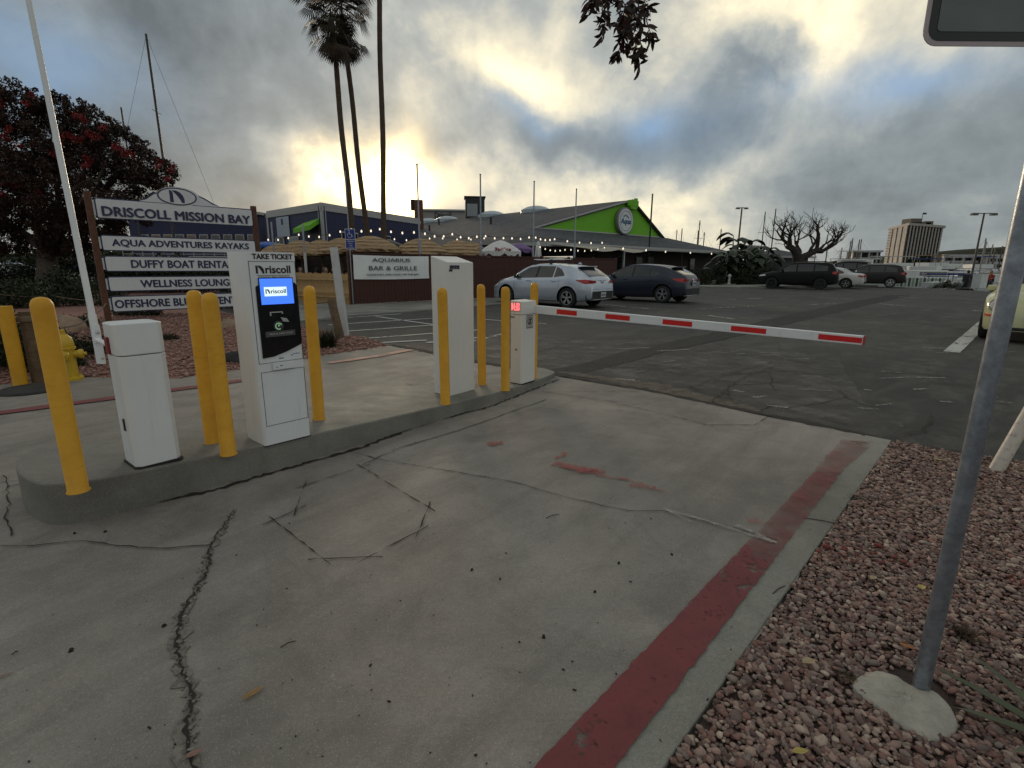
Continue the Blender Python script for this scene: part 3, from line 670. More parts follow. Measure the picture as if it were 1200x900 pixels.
# prohibition sticker: no pedestrians / cycles
stk = MB(); stk.box((.150, -.0015, .705), (.125, .003, .145)); st = stk.build('sticker', mat('black sticker', (.02, .018, .018), .4), eg)
b = MB(); b.box((.150, -.0035, .705), (.112, .002, .132)); b.build('sticker_face', mat('sticker white', (.50, .48, .45), .5), st)
b = MB(); n = 28
for k in range(n):
    a = 2*PI*k/n; b.box((.150+.043*math.cos(a), -.0055, .712+.043*math.sin(a)), (.012, .001, .007), ry=-a+PI/2)
b.box((.150, -.0065, .712), (.082, .001, .008), ry=-PI/4)
b.slab([(.120, -.0055, .722), (.150, -.0055, .742), (.176, -.0055, .724), (.150, -.0055, .716)], (0, -.0008, 0))
b.tube([(.150, -.0055, .720), (.160, -.0055, .700), (.150, -.0055, .682)], .004, 6); b.tube([(.150, -.0055, .705), (.132, -.0055, .690)], .004, 6)
for q in (.130, .170):
    for k in range(12):
        a = 2*PI*k/12; b.box((q+.010*math.cos(a), -.0058, .690+.010*math.sin(a)), (.006, .0008, .003), ry=-a+PI/2)
b.box((.15, -.0055, .648), (.09, .001, .004)); b.build('sticker_print', M_INK, st)
# boom
ginv = (Matrix.Translation(eg.location) @ Euler((0, 0, RZT)).to_matrix().to_4x4()).inverted()
ra_ = ginv @ at(626, 362.3, 5.86); rb_ = ginv @ at(1012.3, 399, 3.62)
def boom(b, p0, p1, h0, h1, t, mi=0):
    d = (p1-p0); sd = Vector((d.y, -d.x, 0)).normalized()*t/2
    vs = []
    for p, h in ((p0, h0), (p1, h1)):
        for sgn, zz_ in ((1, -1), (1, 1), (-1, 1), (-1, -1)):
            vs.append(tuple(p+sd*sgn+Vector((0, 0, zz_*h/2))))
    b.add(vs, [(0, 1, 2, 3), (7, 6, 5, 4), (0, 4, 5, 1), (1, 5, 6, 2), (2, 6, 7, 3), (3, 7, 4, 0)], mi)
H0, H1 = .092, .066
b = MB(); boom(b, ra_, rb_, H0, H1, .045); arm = b.build('barrier_arm', M_WCAB, eg, bevel=.006)
gm = ginv.inverted()
def tpx(px):
    lo, hi = 0, 1
    for _ in range(40):
        m_ = (lo+hi)/2; q = gm @ (ra_.lerp(rb_, m_))
        if pj(q)[0] < px: lo = m_
        else: hi = m_
    return lo
M_RREF = mat('red reflective tape', (.62, .012, .012), .35, var=.1, scale=30)
for (a, c) in ((654, 677.5), (711, 739.5), (778, 812.5), (858, 899), (960, 1011)):
    ta, tb_ = tpx(a), tpx(c); b = MB(); p0, p1 = ra_.lerp(rb_, ta), ra_.lerp(rb_, tb_); k0 = H0+(H1-H0)*ta; k1 = H0+(H1-H0)*tb_
    b_ = MB(); boom(b_, p0, p1, k0*.58, k1*.58, .0475); b_.build('reflective_stripe', M_RREF, arm)
b = MB(); boom(b, rb_, rb_+(rb_-ra_).normalized()*.006, H1*1.02, H1*1.02, .05); b.build('end_cap', mat('red end cap', (.35, .03, .03), .5), arm)
# ---- sign post at the right
PX, PY = 1.385, 1.45
sp = thing('sign_post', 'tall galvanised pole in a rough concrete footing carrying a white sign, at the right', 'sign post', (PX, PY, 0))
b = MB(); r_ = .0245
b.tube([(0, 0, -.02), (0, 0, 2.75)], r_, 24); b.build('pole', M_GALV, sp, smooth=40)
fpx = [g(x, y, .03) for x, y in [(998, 800), (1004, 790), (1016, 785), (1030, 784), (1048, 788), (1062, 800), (1085, 804), (1098, 808), (1112, 822), (1122, 838), (1124, 852), (1112, 862), (1096, 866), (1078, 861), (1060, 850), (1045, 838), (1025, 823), (1008, 812)]]
fl = [(x-PX, y-PY) for x, y in fpx]; fl = smooth2(fl, 1)
b = MB(); cx = sum(q[0] for q in fl)/len(fl); cy = sum(q[1] for q in fl)/len(fl); rows = []
for k, (s_, z_) in enumerate([(1.0, -.02), (1.0, .018), (.95, .027), (.7, .032), (.35, .036), (.12, .040)]):
    rows.append([(cx*(1-s_)*(1 if k < 5 else 1)+x*s_+0*(1-s_), cy*(1-s_)+y*s_, z_+rnd.uniform(-.003, .003)) for x, y in fl])
b.grid(rows, closed=True); b.f.append([5*len(fl)+i for i in range(len(fl))]); b.m.append(0)
b.build('footing', mat('rough footing concrete', (.40, .375, .32), .9, var=.25, scale=9, bump=.012, bscale=45), sp, smooth=True)
# sign plate: lower left corner near (1088,57)
sgn_rz = math.radians(-2)
b0 = at(1088, 57, 1.385); bR = at(1200, 36, 1.36)
dd = Vector((bR.x-b0.x, bR.y-b0.y, 0)); 
ang = math.atan2(dd.y, dd.x)
def plate(w, h, r, y, t, z0, x0):
    pts = []
    for cx_, cz_, a0 in ((x0+r, z0+r, 180), (x0+w-r, z0+r, 270), (x0+w-r, z0+h-r, 0), (x0+r, z0+h-r, 90)):
        for k in range(6): a = math.radians(a0+k*18); pts.append((cx_+r*math.cos(a), y, cz_+r*math.sin(a)))
    b = MB(); b.slab(pts, (0, -t, 0)); return b
SW = .61; SZ = 1.935; SX = b0.x-PX
pl_ = plate(SW, .61, .035, -.036, .003, SZ, SX); s1 = pl_.build('sign_panel', mat('sign rim aluminium', (.42, .36, .37), .5), sp)
plate(SW-.022, .588, .028, -.0392, .0008, SZ+.011, SX+.011).build('sign_border', M_INK, s1)
plate(SW-.062, .548, .010, -.0402, .0008, SZ+.031, SX+.031).build('sign_face', mat('shade toned sign sheeting', (.13, .15, .145), .55), s1)  # white sheeting; its backlit shade is painted in as dark grey
for z_ in (.1, .5): b = MB(); b.box((0, -.033, SZ+z_), (.03, .0055, .05)); b.build('clamp', M_STEEL, sp)
# ---- leaning white pipe bollard at far right
q = Vector((*g(1166, 553), 0)); q2 = at(1225, 452, q.y+.05)
d = (q2-q).normalized()
lb = thing('leaning_pipe', 'white painted steel pipe leaning to the right at the gravel edge, paint chipped', 'bollard', tuple(q))
b = MB(); b.tube([tuple(-d*.15), tuple(d*.9)], .043, 20); b.build('pipe', mat('chipped white pipe paint', (.55, .50, .44), .5, var=.08, scale=14, dirt=.85, dirtcol=(.06, .05, .05)), lb, smooth=40)
# ---- agave at the lower right edge and dry weeds
ag = thing('agave', 'agave with long green leaves reaching in at the lower right corner', 'plant', (*g(1262, 890), 0))
M_AGV = mat('agave leaf', (.075, .085, .045), .55, var=.3, scale=6, dirt=.4, dirtcol=(.16, .12, .06))
for k, (an, ln, el) in enumerate([(2.35, .36, .35), (2.75, .30, .25), (1.9, .30, .55), (3.4, .3, .5), (1.2, .35, .7), (.4, .35, .6), (5.5, .35, .6), (4.4, .35, .5)]):
    b = MB(); rows = []
    for i in range(9):
        t = i/8; w = .022*(1-t)**.6*(.6+1.2*t if t < .4 else 1.08); rr = ln*t; hgt = .02+math.sin(el)*ln*t*(1-.35*t)
        c_ = Vector((math.cos(an)*rr, math.sin(an)*rr, hgt)); s_ = Vector((-math.sin(an), math.cos(an), 0))
        rows.append([tuple(c_-s_*w+Vector((0, 0, w*.5))), tuple(c_-s_*w*.5), tuple(c_-Vector((0, 0, w*.35))), tuple(c_+s_*w*.5), tuple(c_+s_*w+Vector((0, 0, w*.5))), tuple(c_+Vector((0, 0, w*.1)))])
    b.grid(rows, closed=True); b.build('leaf', M_AGV, ag, smooth=50)
def tuft(b, x, y, z, n, h, sp_, w=.004, seed=1, mi=0, curl=.5):
    r = random.Random(seed)
    for _ in range(n):
        a = r.uniform(0, 2*PI); l = h*r.uniform(.5, 1.1); sx = sp_*r.uniform(.2, 1); px, py = x+r.uniform(-.3, .3)*sp_, y+r.uniform(-.3, .3)*sp_
        dx, dy = math.cos(a), math.sin(a); nx, ny = -dy*w, dx*w; last = None; vs = []
        for i in range(4):
            t = i/3; k = 1-t
            cx_, cy_, cz_ = px+dx*sx*t**1.5, py+dy*sx*t**1.5, z+l*(t-curl*t*t*.6)
            vs += [(cx_-nx*k, cy_-ny*k, cz_), (cx_+nx*k, cy_+ny*k, cz_+.001)]
        b.add(vs, [(0, 1, 3, 2), (2, 3, 5, 4), (4, 5, 7, 6)], mi)
M_DRY = mat('dry weed', (.075, .050, .028), .9, var=.3)
b = MB(); p = g(1128, 752); tuft(b, 0, 0, 0, 160, .07, .07, .003, 3); o = b.build('dry_weed', M_DRY); o.location = (p[0], p[1], .01); tag(o, 'small tuft of dry brown weed in the gravel right of the pole', 'weed')
M_LEAFY = mat('dark green weed', (.040, .060, .022), .8, var=.3)
b = MB(); p = g(1003, 588); tuft(b, 0, 0, 0, 60, .035, .05, .003, 4); o = b.build('weed', M_LEAFY); o.location = (p[0], p[1], .008); tag(o, 'tiny green weed at the curb edge of the right gravel bed', 'weed')
b = MB(); p = g(985, 800); tuft(b, 0, 0, 0, 70, .03, .045, .003, 4); o = b.build('weed', M_DRY); o.location = (p[0], p[1], .012); tag(o, 'dark weed tuft against the left side of the pole footing', 'weed')
# ---- fallen leaves, twigs and debris
def leafmesh(l, w, c=.3, seed=0):
    b = MB(); rows = []
    for i in range(7):
        t = i/6; ww = w*math.sin(PI*t**.8)**.9*.5+.0004; z_ = .004+c*l*(t-.5)**2+.002
        rows.append([(l*(t-.5), -ww, z_+ww*.6), (l*(t-.5), 0, z_), (l*(t-.5), ww, z_+ww*.6)])
    b.grid(rows); return b
ML1 = mat('dry tan leaf', (.34, .20, .08), .7, var=.25, scale=30); ML2 = mat('dry pink leaf', (.30, .17, .14), .7, var=.2, scale=30); ML3 = mat('pale leaf', (.42, .33, .20), .7, var=.2, scale=30); ML4 = mat('orange leaf', (.42, .17, .05), .7, var=.2)
for (px, py, l, w, a, m_, lab, z_) in [(298, 818, .075, .022, .9, ML1, 'curled tan leaf on the lane concrete left of the red line, near the bottom', .012), (230, 893, .05, .02, .6, ML2, 'pinkish dry leaf lying in the big crack at the bottom edge', .022),
        (6, 797, .05, .008, .6, ML2, 'thin brown leaf on the concrete at the left edge', .012), (946, 786, .055, .028, .2, ML3, 'pale yellow leaf on the gravel left of the pole footing', .03), (1022, 686, .045, .026, .5, ML3, 'round pale leaf on the gravel halfway to the pole', .03),
        (1078, 697, .04, .03, 1., mat('yellow leaf', (.45, .36, .10), .7), 'yellow green leaf on the gravel just left of the pole', .03), (1061, 768, .05, .018, -.7, ML4, 'orange leaf on the gravel touching the pole above its footing', .03), (936, 893, .05, .02, .1, mat('yellow leaf', (.45, .36, .10), .7), 'yellow leaf at the bottom edge of the gravel', .03),
        (1100, 545, .08, .03, -.4, ML3, 'long pale leaf on the gravel near the asphalt edge', .03)]:
    p = g(px, py); o = leafmesh(l, w).build('fallen_leaf', m_); o.location = (p[0], p[1], z_); o.rotation_euler = (0, 0, a); tag(o, lab, 'leaf', 'fallen leaves')
r = random.Random(5); b = MB()
for k in range(300):
    px, py = r.uniform(330, 860), r.uniform(470, 900)
    if r.random() < .25: px, py = r.uniform(0, 400), r.uniform(620, 900)
    if r.random() < .35: 
        t = r.random(); px, py = 800+240*t+r.gauss(0, 9), 880-350*t+r.gauss(0, 9)
    x, y = g(px, py); 
    if inpoly(x, y, bedR): continue
    s_ = r.choice([.0012, .0015, .002, .002, .0025, .004]); b.box((x, y, .014+s_*.4), (s_*r.uniform(1, 3.4), s_*r.uniform(.7, 1.5), s_*.8), rz=r.uniform(0, 3))
for px, py, s_ in [(637, 750, .017), (553, 671, .014), (586, 682, .010), (124, 626, .016), (88, 628, .014), (193, 737, .016), (84, 766, .02), (725, 663, .014), (787, 653, .012), (697, 697, .012)]:
    x, y = g(px, py); b.box((x, y, .017), (s_, s_*.7, .009), rz=r.uniform(0, 3), top=.6)
stuff(b.build('debris', mat('dark debris', (.018, .013, .010), .95)))
b = MB()
for (a, c) in [((329, 763), (347, 756)), ((990, 619), (940, 610)), ((22, 768), (15, 772)), ((1003, 521), (1010, 524)), ((997, 519), (1016, 522)), ((110, 586), (95, 593)), ((920, 690), (905, 700)), ((960, 668), (948, 676)), ((640, 610), (655, 606))]:
    p0, p1 = Vector((*g(*a), .016)), Vector((*g(*c), .018)); b.tube([p0, (p0+p1)/2+Vector((0, .004, .004)), p1], .0022, 5)
stuff(b.build('twigs', mat('twig', (.05, .035, .025), .9)))
# crumbled concrete in the big crack
r = random.Random(8); cp = P([(275, 600), (246, 650), (233, 690), (213, 725), (207, 755), (213, 790), (226, 822), (222, 895)]); pts = []
for i in range(420):
    k = r.randrange(len(cp)-1); a = Vector(cp[k]).lerp(Vector(cp[k+1]), r.random()); pts.append((a.x+r.gauss(0, .009), a.y+r.gauss(0, .009)))
stones('crack_rubble', pts, .0055, [(.26, .23, .20), (.12, .10, .08), (.34, .31, .27)], 9, z0=.012, zj=.003)
# ------------------------------------------------------------------ vehicles
def paintmat(name, col, metal=.35, rough=.32, coat=.6, dust=.35, spec=.5):
    if name in MATS: return MATS[name]
    m = newmat(name); v = OBJ()
    c = mixc(mrange(noise(3, 5, .6, v), .3, .7), sc3(col, .92), sc3(col, 1.06))
    geo = nt.nodes.new('ShaderNodeTexCoord'); z_ = N('ShaderNodeSeparateXYZ', inp={0: v}).outputs[2]
    c = mixc(M('MULTIPLY', mrange(z_, .15, .55, dust, 0.), noise(6, 4, .6, v)), c, (.10, .09, .08))
    finish(m, c, rough, metal, None, coat=coat, spec=spec); MATS[name] = m; return m
M_GLS = glassmat('tinted glass', (.010, .013, .014), .07)
M_TYRE = mat('tyre rubber', (.018, .018, .018), .85, var=.2); M_RIM = mat('alloy rim', (.48, .48, .50), .3, .8, var=.05); M_DK = mat('dark trim', (.014, .014, .015), .6)
M_TAIL = mat('red tail lamp', (.32, .012, .014), .15); M_LENS = mat('clear lamp lens', (.55, .56, .56), .12); M_PLT = mat('licence plate', (.55, .56, .58), .4); M_CHR = mat('bright trim', (.6, .6, .62), .2, .9)
def interp(tab, x):
    if x <= tab[0][0]: return tab[0][1]
    for (a, p), (c, q) in zip(tab, tab[1:]):
        if x <= c:
            t = (x-a)/(c-a) if c > a else 0; return p+(q-p)*t
    return tab[-1][1]
def smoothtab(tab):
    """monotone-ish cubic resample"""
    xs = [t[0] for t in tab]; ys = [t[1] for t in tab]; n = len(xs); m = []
    for i in range(n):
        if i == 0: m.append((ys[1]-ys[0])/(xs[1]-xs[0]))
        elif i == n-1: m.append((ys[-1]-ys[-2])/(xs[-1]-xs[-2]))
        else:
            d0 = (ys[i]-ys[i-1])/(xs[i]-xs[i-1]); d1 = (ys[i+1]-ys[i])/(xs[i+1]-xs[i]); m.append(0 if d0*d1 <= 0 else 2*d0*d1/(d0+d1))
    out = []
    for i in range(n-1):
        h = xs[i+1]-xs[i]
        for k in range(10):
            t = k/10; out.append((xs[i]+h*t, (2*t**3-3*t*t+1)*ys[i]+(t**3-2*t*t+t)*h*m[i]+(-2*t**3+3*t*t)*ys[i+1]+(t**3-t*t)*h*m[i+1]))
    out.append((xs[-1], ys[-1])); return out
class Car:
    """x forward, y left, z up, wheels on z=0.  top: (x,z) outline from tail to nose; belt: (x,z); low: (x,z); plan: (x, half width)"""
    def __init__(s, top, belt, plan, low, tumble=.36, shoulder=.05):
        s.top = smoothtab(top); s.belt = smoothtab(belt); s.plan = smoothtab(plan); s.low = low; s.tum = tumble; s.sh = shoulder
        s.x0, s.x1 = top[0][0], top[-1][0]
    def sec(s, x):
        w = interp(s.plan, x); zt = interp(s.top, x); zb = min(interp(s.belt, x), zt-.035); z0 = interp(s.low, x); h = zb-z0
        g_ = max(0, zt-zb); wr = w*.955-g_*s.tum-(.06 if g_ < .2 else .03)
        e = min(.07, g_*.5)
        return [(w*.80, z0), (w*.93, z0+.01), (w*.975, z0+h*.10), (w*.985, z0+h*.25), (w, z0+h*.45), (w*.998, z0+h*.62), (w*.992, z0+h*.78), (w*.985, zb-.05), (w*.955, zb),
                (wr+(w*.955-wr)*.5, zb+(zt-e-zb)*.5), (wr+.010, zt-e), (wr-.035, zt-e*.28), (wr*.75, zt-.004), (wr*.4, zt+.006), (0, zt+.010)]
    def ysurf(s, x, z):
        q = s.sec(x)
        for (y0, z0), (y1, z1) in zip(q, q[1:]):
            if z0 <= z <= z1 and z1 > z0: return y0+(y1-y0)*(z-z0)/(z1-z0)
        return q[-1][0] if z > q[-1][1] else q[0][0]
    def zsurf(s, x, y):
        q = s.sec(x); y = abs(y)
        for (y0, z0), (y1, z1) in list(zip(q, q[1:]))[::-1]:
            if y1 <= y <= y0: return z1+(z0-z1)*(y-y1)/(max(1e-6, y0-y1))
        return q[8][1]
    def body(s, parent, paint, wheels, wr, name='body'):
        xs = []; n = 64
        for i in range(n+1):
            t = i/n; xs.append(s.x0+(s.x1-s.x0)*(.5-.5*math.cos(PI*t))*.5+(s.x1-s.x0)*t*.5)
        rows = []
        for x in xs:
            q = s.sec(x); rows.append([(x, y, z) for y, z in q]+[(x, -y, z) for y, z in q[-2::-1]])
        b = MB(); b.grid(rows); L = len(rows[0])
        b.f.append(list(range(L))[::-1]); b.m.append(0); b.f.append([n*L+i for i in range(L)]); b.m.append(0)
        for i in range(n): b.f.append((i*L, (i+1)*L, (i+1)*L+L-1, i*L+L-1)); b.m.append(0)
        me = b.mesh('body', [paint, M_DK], 38); o = bpy.data.objects.new(name, me); C.objects.link(o)
        cut = MB()
        for wx in wheels:
            for sd in (-1, 1):
                yw = interp(s.plan, wx); cut.lathe([(wr*1.20, 0), (wr*1.20, .34)], 36, c=(wx, (yw-.30 if sd > 0 else -yw-.04), wr*1.02), axis='y')
        cm = cut.mesh('cut', [paint, M_DK]); cm.polygons.foreach_set('material_index', [1]*len(cm.polygons)); co = bpy.data.objects.new('cut', cm); C.objects.link(co)
        md = o.modifiers.new('b', 'BOOLEAN'); md.object = co; md.operation = 'DIFFERENCE'; md.solver = 'EXACT'
        bpy.context.view_layer.update(); ev = o.evaluated_get(bpy.context.evaluated_depsgraph_get()); nm = bpy.data.meshes.new_from_object(ev); o.modifiers.clear(); o.data = nm
        nm.polygons.foreach_set('use_smooth', [True]*len(nm.polygons)); nm.set_sharp_from_angle(angle=math.radians(38))
        bpy.data.objects.remove(co); o.parent = parent; s.bodyo = o; return o
    def side(s, name, m, parent, lo, hi, sd=1, off_=.006, nx=14, nz=5):
        """a patch on the flank between two (x,z) curves"""
        x0, x1 = lo[0][0], lo[-1][0]; rows = []
        for i in range(nx+1):
            x = x0+(x1-x0)*i/nx; a, c = interp(lo, x), interp(hi, x)
            rows.append([(x, sd*(s.ysurf(x, a+(c-a)*j/nz)+off_), a+(c-a)*j/nz) for j in range(nz+1)])
        b = MB(); b.grid(rows); b2 = MB(); b2.grid([[(x, y-sd*.012, z) for x, y, z in r] for r in rows])
        n0 = len(b.v); b.v += b2.v; L = nz+1
        b.f += [[i+n0 for i in f][::-1] for f in b2.f]; b.m += [0]*len(b2.f)
        ring = [j for j in range(L)]+[i*L+nz for i in range(1, nx+1)]+[nx*L+j for j in range(nz-1, -1, -1)]+[i*L for i in range(nx-1, 0, -1)]
        for k in range(len(ring)): a, c = ring[k], ring[(k+1) % len(ring)]; b.f.append((a, a+n0, c+n0, c)); b.m.append(0)
        return b.build(name, m, parent, smooth=35)
    def over(s, name, m, parent, xa, xb, wa, wb, off_=.006, nx=10, ny=10):
        """a patch across the top (windscreen, rear glass)"""
        rows = []
        for i in range(nx+1):
            t = i/nx; x = xa+(xb-xa)*t; w = wa+(wb-wa)*t
            rows.append([(x+(off_ if False else 0), w*(2*j/ny-1), s.zsurf(x, w*(2*j/ny-1))+off_) for j in range(ny+1)])
        b = MB(); b.grid(rows); return b.build(name, m, parent, smooth=True)
    def wheel(s, parent, x, r, sd, spokes=5, rim=M_RIM, rimr=.68):
        yw = interp(s.plan, x)-.015; w = .21; c = (x, sd*(yw-w/2), r)
        t = thing_part('wheel', parent, c)
        b = MB(); b.lathe([(r*rimr, -w/2), (r*.93, -w/2), (r, -w/2+.03), (r, w/2-.03), (r*.93, w/2), (r*rimr, w/2)], 32, axis='y', caps=False)
        b.build('tyre', M_TYRE, t, smooth=40)
        b = MB(); y = sd*(w/2-.012)
        b.lathe([(r*rimr, y+sd*.008), (r*rimr, y-sd*.05)], 32, axis='y', caps=False); b.lathe([(r*rimr*.99, y+sd*.010), (r*rimr*.90, y+sd*.010)], 32, axis='y', caps=False)
        b.lathe([(0, y+sd*.004), (r*.13, y+sd*.004), (r*.15, y-sd*.03)], 16, axis='y')
        for k in range(spokes):
            a = 2*PI*k/spokes+.3
            for da in (-.16, .16):
                p0 = Vector((math.cos(a)*r*.1, y-sd*.008, math.sin(a)*r*.1)); p1 = Vector((math.cos(a+da)*r*rimr*.95, y-sd*.004, math.sin(a+da)*r*rimr*.95))
                d = (p1-p0); n_ = Vector((-d.z, 0, d.x)).normalized()*r*.048
                b.slab([tuple(p0-n_), tuple(p1-n_), tuple(p1+n_), tuple(p0+n_)], (0, -sd*.02, 0))
        b.build('rim', rim, t, smooth=30)
        b = MB(); b.lathe([(0, y-sd*.055), (r*rimr, y-sd*.055)], 24, axis='y'); b.build('brake_disc', M_DK, t)
        return t
def thing_part(name, parent, loc):
    o = bpy.data.objects.new(name, None); C.objects.link(o); o.parent = parent; o.location = loc; return o
def hatch(label, loc, rz, paint, scale=1., kind='silver'):
    root = thing('parked_car', label, 'car', loc, rz, 'cars parked in the lot'); root.scale = (scale,)*3
    L = 4.35; a = L/2
    top = [(-a, .58), (-a+.03, .84), (-a+.12, .98), (-a+.40, 1.15), (-a+.74, 1.325), (-a+1.1, 1.39), (-.3, 1.44), (.2, 1.42), (.55, 1.33), (.95, 1.10), (1.22, .97), (1.6, .90), (1.95, .80), (a-.08, .66), (a, .50)]
    if kind == 'navy': top = [(-a, .60), (-a+.03, .84), (-a+.12, 1.0), (-a+.42, 1.17), (-a+.78, 1.33), (-a+1.15, 1.40), (-.2, 1.45), (.2, 1.42), (.55, 1.31), (.95, 1.09), (1.2, .98), (1.6, .91), (1.95, .82), (a-.08, .68), (a, .50)]
    belt = [(-a, .78), (-1.4, .99), (-.6, .95), (.4, .91), (1.1, .90), (a, .60)]
    plan = [(-a, .66), (-a+.08, .76), (-a+.30, .84), (-1.2, .885), (0, .885), (1.2, .88), (1.7, .84), (a-.12, .70), (a, .58)]
    low = [(-a, .30), (-1.6, .20), (0, .17), (1.6, .18), (a, .22)]
    c = Car(top, belt, plan, low, .44); wx = (-1.33, 1.31); wr = .325
    c.body(root, paint, wx, wr)
    for sd in (-1, 1):
        c.side('window', M_GLS, root, [(.02, .965), (.95, .935)], [(.02, 1.345), (.42, 1.30), (.95, 1.00)], sd)
        c.side('window', M_GLS, root, [(-.72, .985), (-.07, .970)], [(-.72, 1.345), (-.07, 1.348)], sd)
        c.side('window', M_GLS, root, [(-1.18, 1.04), (-.77, .99)], [(-1.18, 1.07), (-1.0, 1.25), (-.77, 1.33)], sd, nx=6)
        c.side('pillar', M_DK, root, [(-.07, .97), (.02, .968)], [(-.07, 1.352), (.02, 1.35)], sd, .004, 2)
        c.side('door_seam', M_DK, root, [(-.055, .28), (-.045, .28)], [(-.055, .96), (-.045, .96)], sd, .0015, 1)
        c.side('door_seam', M_DK, root, [(.93, .34), (.94, .34)], [(.93, .92), (.94, .92)], sd, .0015, 1)
        c.side('door_seam', M_DK, root, [(-1.0, .66), (-.99, .66)], [(-1.0, .98), (-.99, .98)], sd, .0015, 1)
        c.side('sill_trim', M_DK if kind == 'navy' else M_CHR, root, [(-.9, .20), (.9, .20)], [(-.9, .245), (.9, .245)], sd, .012, 12, 2)
        for hx in (-.88, .18): 
            b = MB(); b.tube([(hx, sd*(c.ysurf(hx, .86)+.01), .86), (hx+.08, sd*(c.ysurf(hx, .86)+.035), .865), (hx+.17, sd*(c.ysurf(hx+.17, .865)+.01), .865)], .014, 8); b.build('door_handle', paint, root, smooth=True)
        b = MB(); y_ = c.ysurf(.78, .98); b.box((.80, sd*(y_+.11), 1.0), (.11, .16, .11)); b.box((.82, sd*(y_+.02), .965), (.06, .12, .03)); mir = b.build('mirror', paint if kind == 'navy' else M_DK, root, bevel=.02)
        c.side('tail_light', M_TAIL, root, [(-a+.035, .80), (-a+.20, .795), (-a+.50, .90)], [(-a+.035, .90), (-a+.20, .93), (-a+.50, .915)], sd, .010, 10, 3)
        b = MB(); 
        rows = [[(-a-.012+.05*(j/4)**2, sd*(.70-.24*(1-j/4)), z_) for j in range(5)] for z_ in (.82, .90)]
        for i_, r_ in enumerate(rows): rows[i_] = [(x, y, z_-.0) for x, y, z_ in r_]
        b.grid(rows); b.grid([[(x+.05, y, z) for x, y, z in r_] for r_ in rows]); b.build('tail_light', M_TAIL, root)
        c.side('head_light', M_LENS, root, [(1.72, .66), (a-.06, .60)], [(1.72, .74), (a-.06, .66)], sd, .008, 6, 3)
        for w_ in wx: c.wheel(root, w_, wr, sd)
    c.over('windscreen', M_GLS, root, .50, .98, .55, .66)
    xs0, xs1 = (-a+.17, -a+.66)
    c.over('rear_window', M_GLS, root, xs0, xs1, .58, .52, .008)
    b = MB(); b.box((-a+.66, 0, 1.315), (.24, 1.0, .022), ry=.24); b.build('spoiler', paint, root, bevel=.01)
    b = MB(); b.prism([(-a-.015, -.62), (-a-.015, .62), (-a+.10, .74), (-a+.16, .80), (-a+.16, -.80), (-a+.10, -.74)], .30, .56); b.build('rear_bumper_insert', M_DK, root, bevel=.02)
    b = MB(); b.prism([(-a-.035, -.55), (-a-.035, .55), (-a+.05, .68), (-a+.05, -.68)], .28, .31); b.build('diffuser_trim', M_CHR, root, bevel=.006)
    py, pz = (0, .44) if kind == 'silver' else (0, .74)
    b = MB(); b.box((-a-.03, py, pz), (.01, .31, .155), ry=-.05); pt = b.build('licence_plate', M_PLT, root, bevel=.004)
    T = Matrix.Translation((-a-.037, py, pz)) @ Euler((0, 0, -PI/2)).to_matrix().to_4x4()
    fit('8KRT241' if kind == 'silver' else '7DLN508', .25, .07, mat('plate print', (.03, .05, .15), .5), pt, None, T=T, depth=.002, bold=.01)
    b = MB(); b.lathe([(.0, -.012), (.05, -.012), (.055, .0), (.055, .02)], 20, c=(-a+.015, 0, .86), axis='x'); b.build('badge', M_CHR, root, smooth=30)
    b = MB(); b.box((-a+.01, 0, .62 if kind == 'silver' else .60), (.012, 1.2, .008)); b.build('tailgate_seam', M_DK, root)
    if kind == 'silver':
        rk = MB(); rk.tube([(.25, -.60, 1.56), (.25, 0, 1.565), (.25, .60, 1.56)], .022, 10); rb0 = rk.build('roof_bar', M_CHR, root, smooth=True)
        rk = MB(); rk.tube([(-.45, -.60, 1.57), (-.45, 0, 1.575), (-.45, .60, 1.57)], .022, 10); rb1 = rk.build('roof_bar', M_CHR, root, smooth=True)
        for x_, pr in ((.25, rb0), (-.45, rb1)):
            for sd in (-1, 1):
                b = MB(); b.box((x_, sd*.55, 1.485), (.10, .06, .16), top=.7, rx=sd*.15); b.build('rack_foot', M_DK, pr, bevel=.01)
        b = MB(); b.box((-1.25, 0, 1.445), (.16, .04, .06), top=.4, ry=-.2); b.build('aerial_fin', paint, root, bevel=.01)
    return root, c
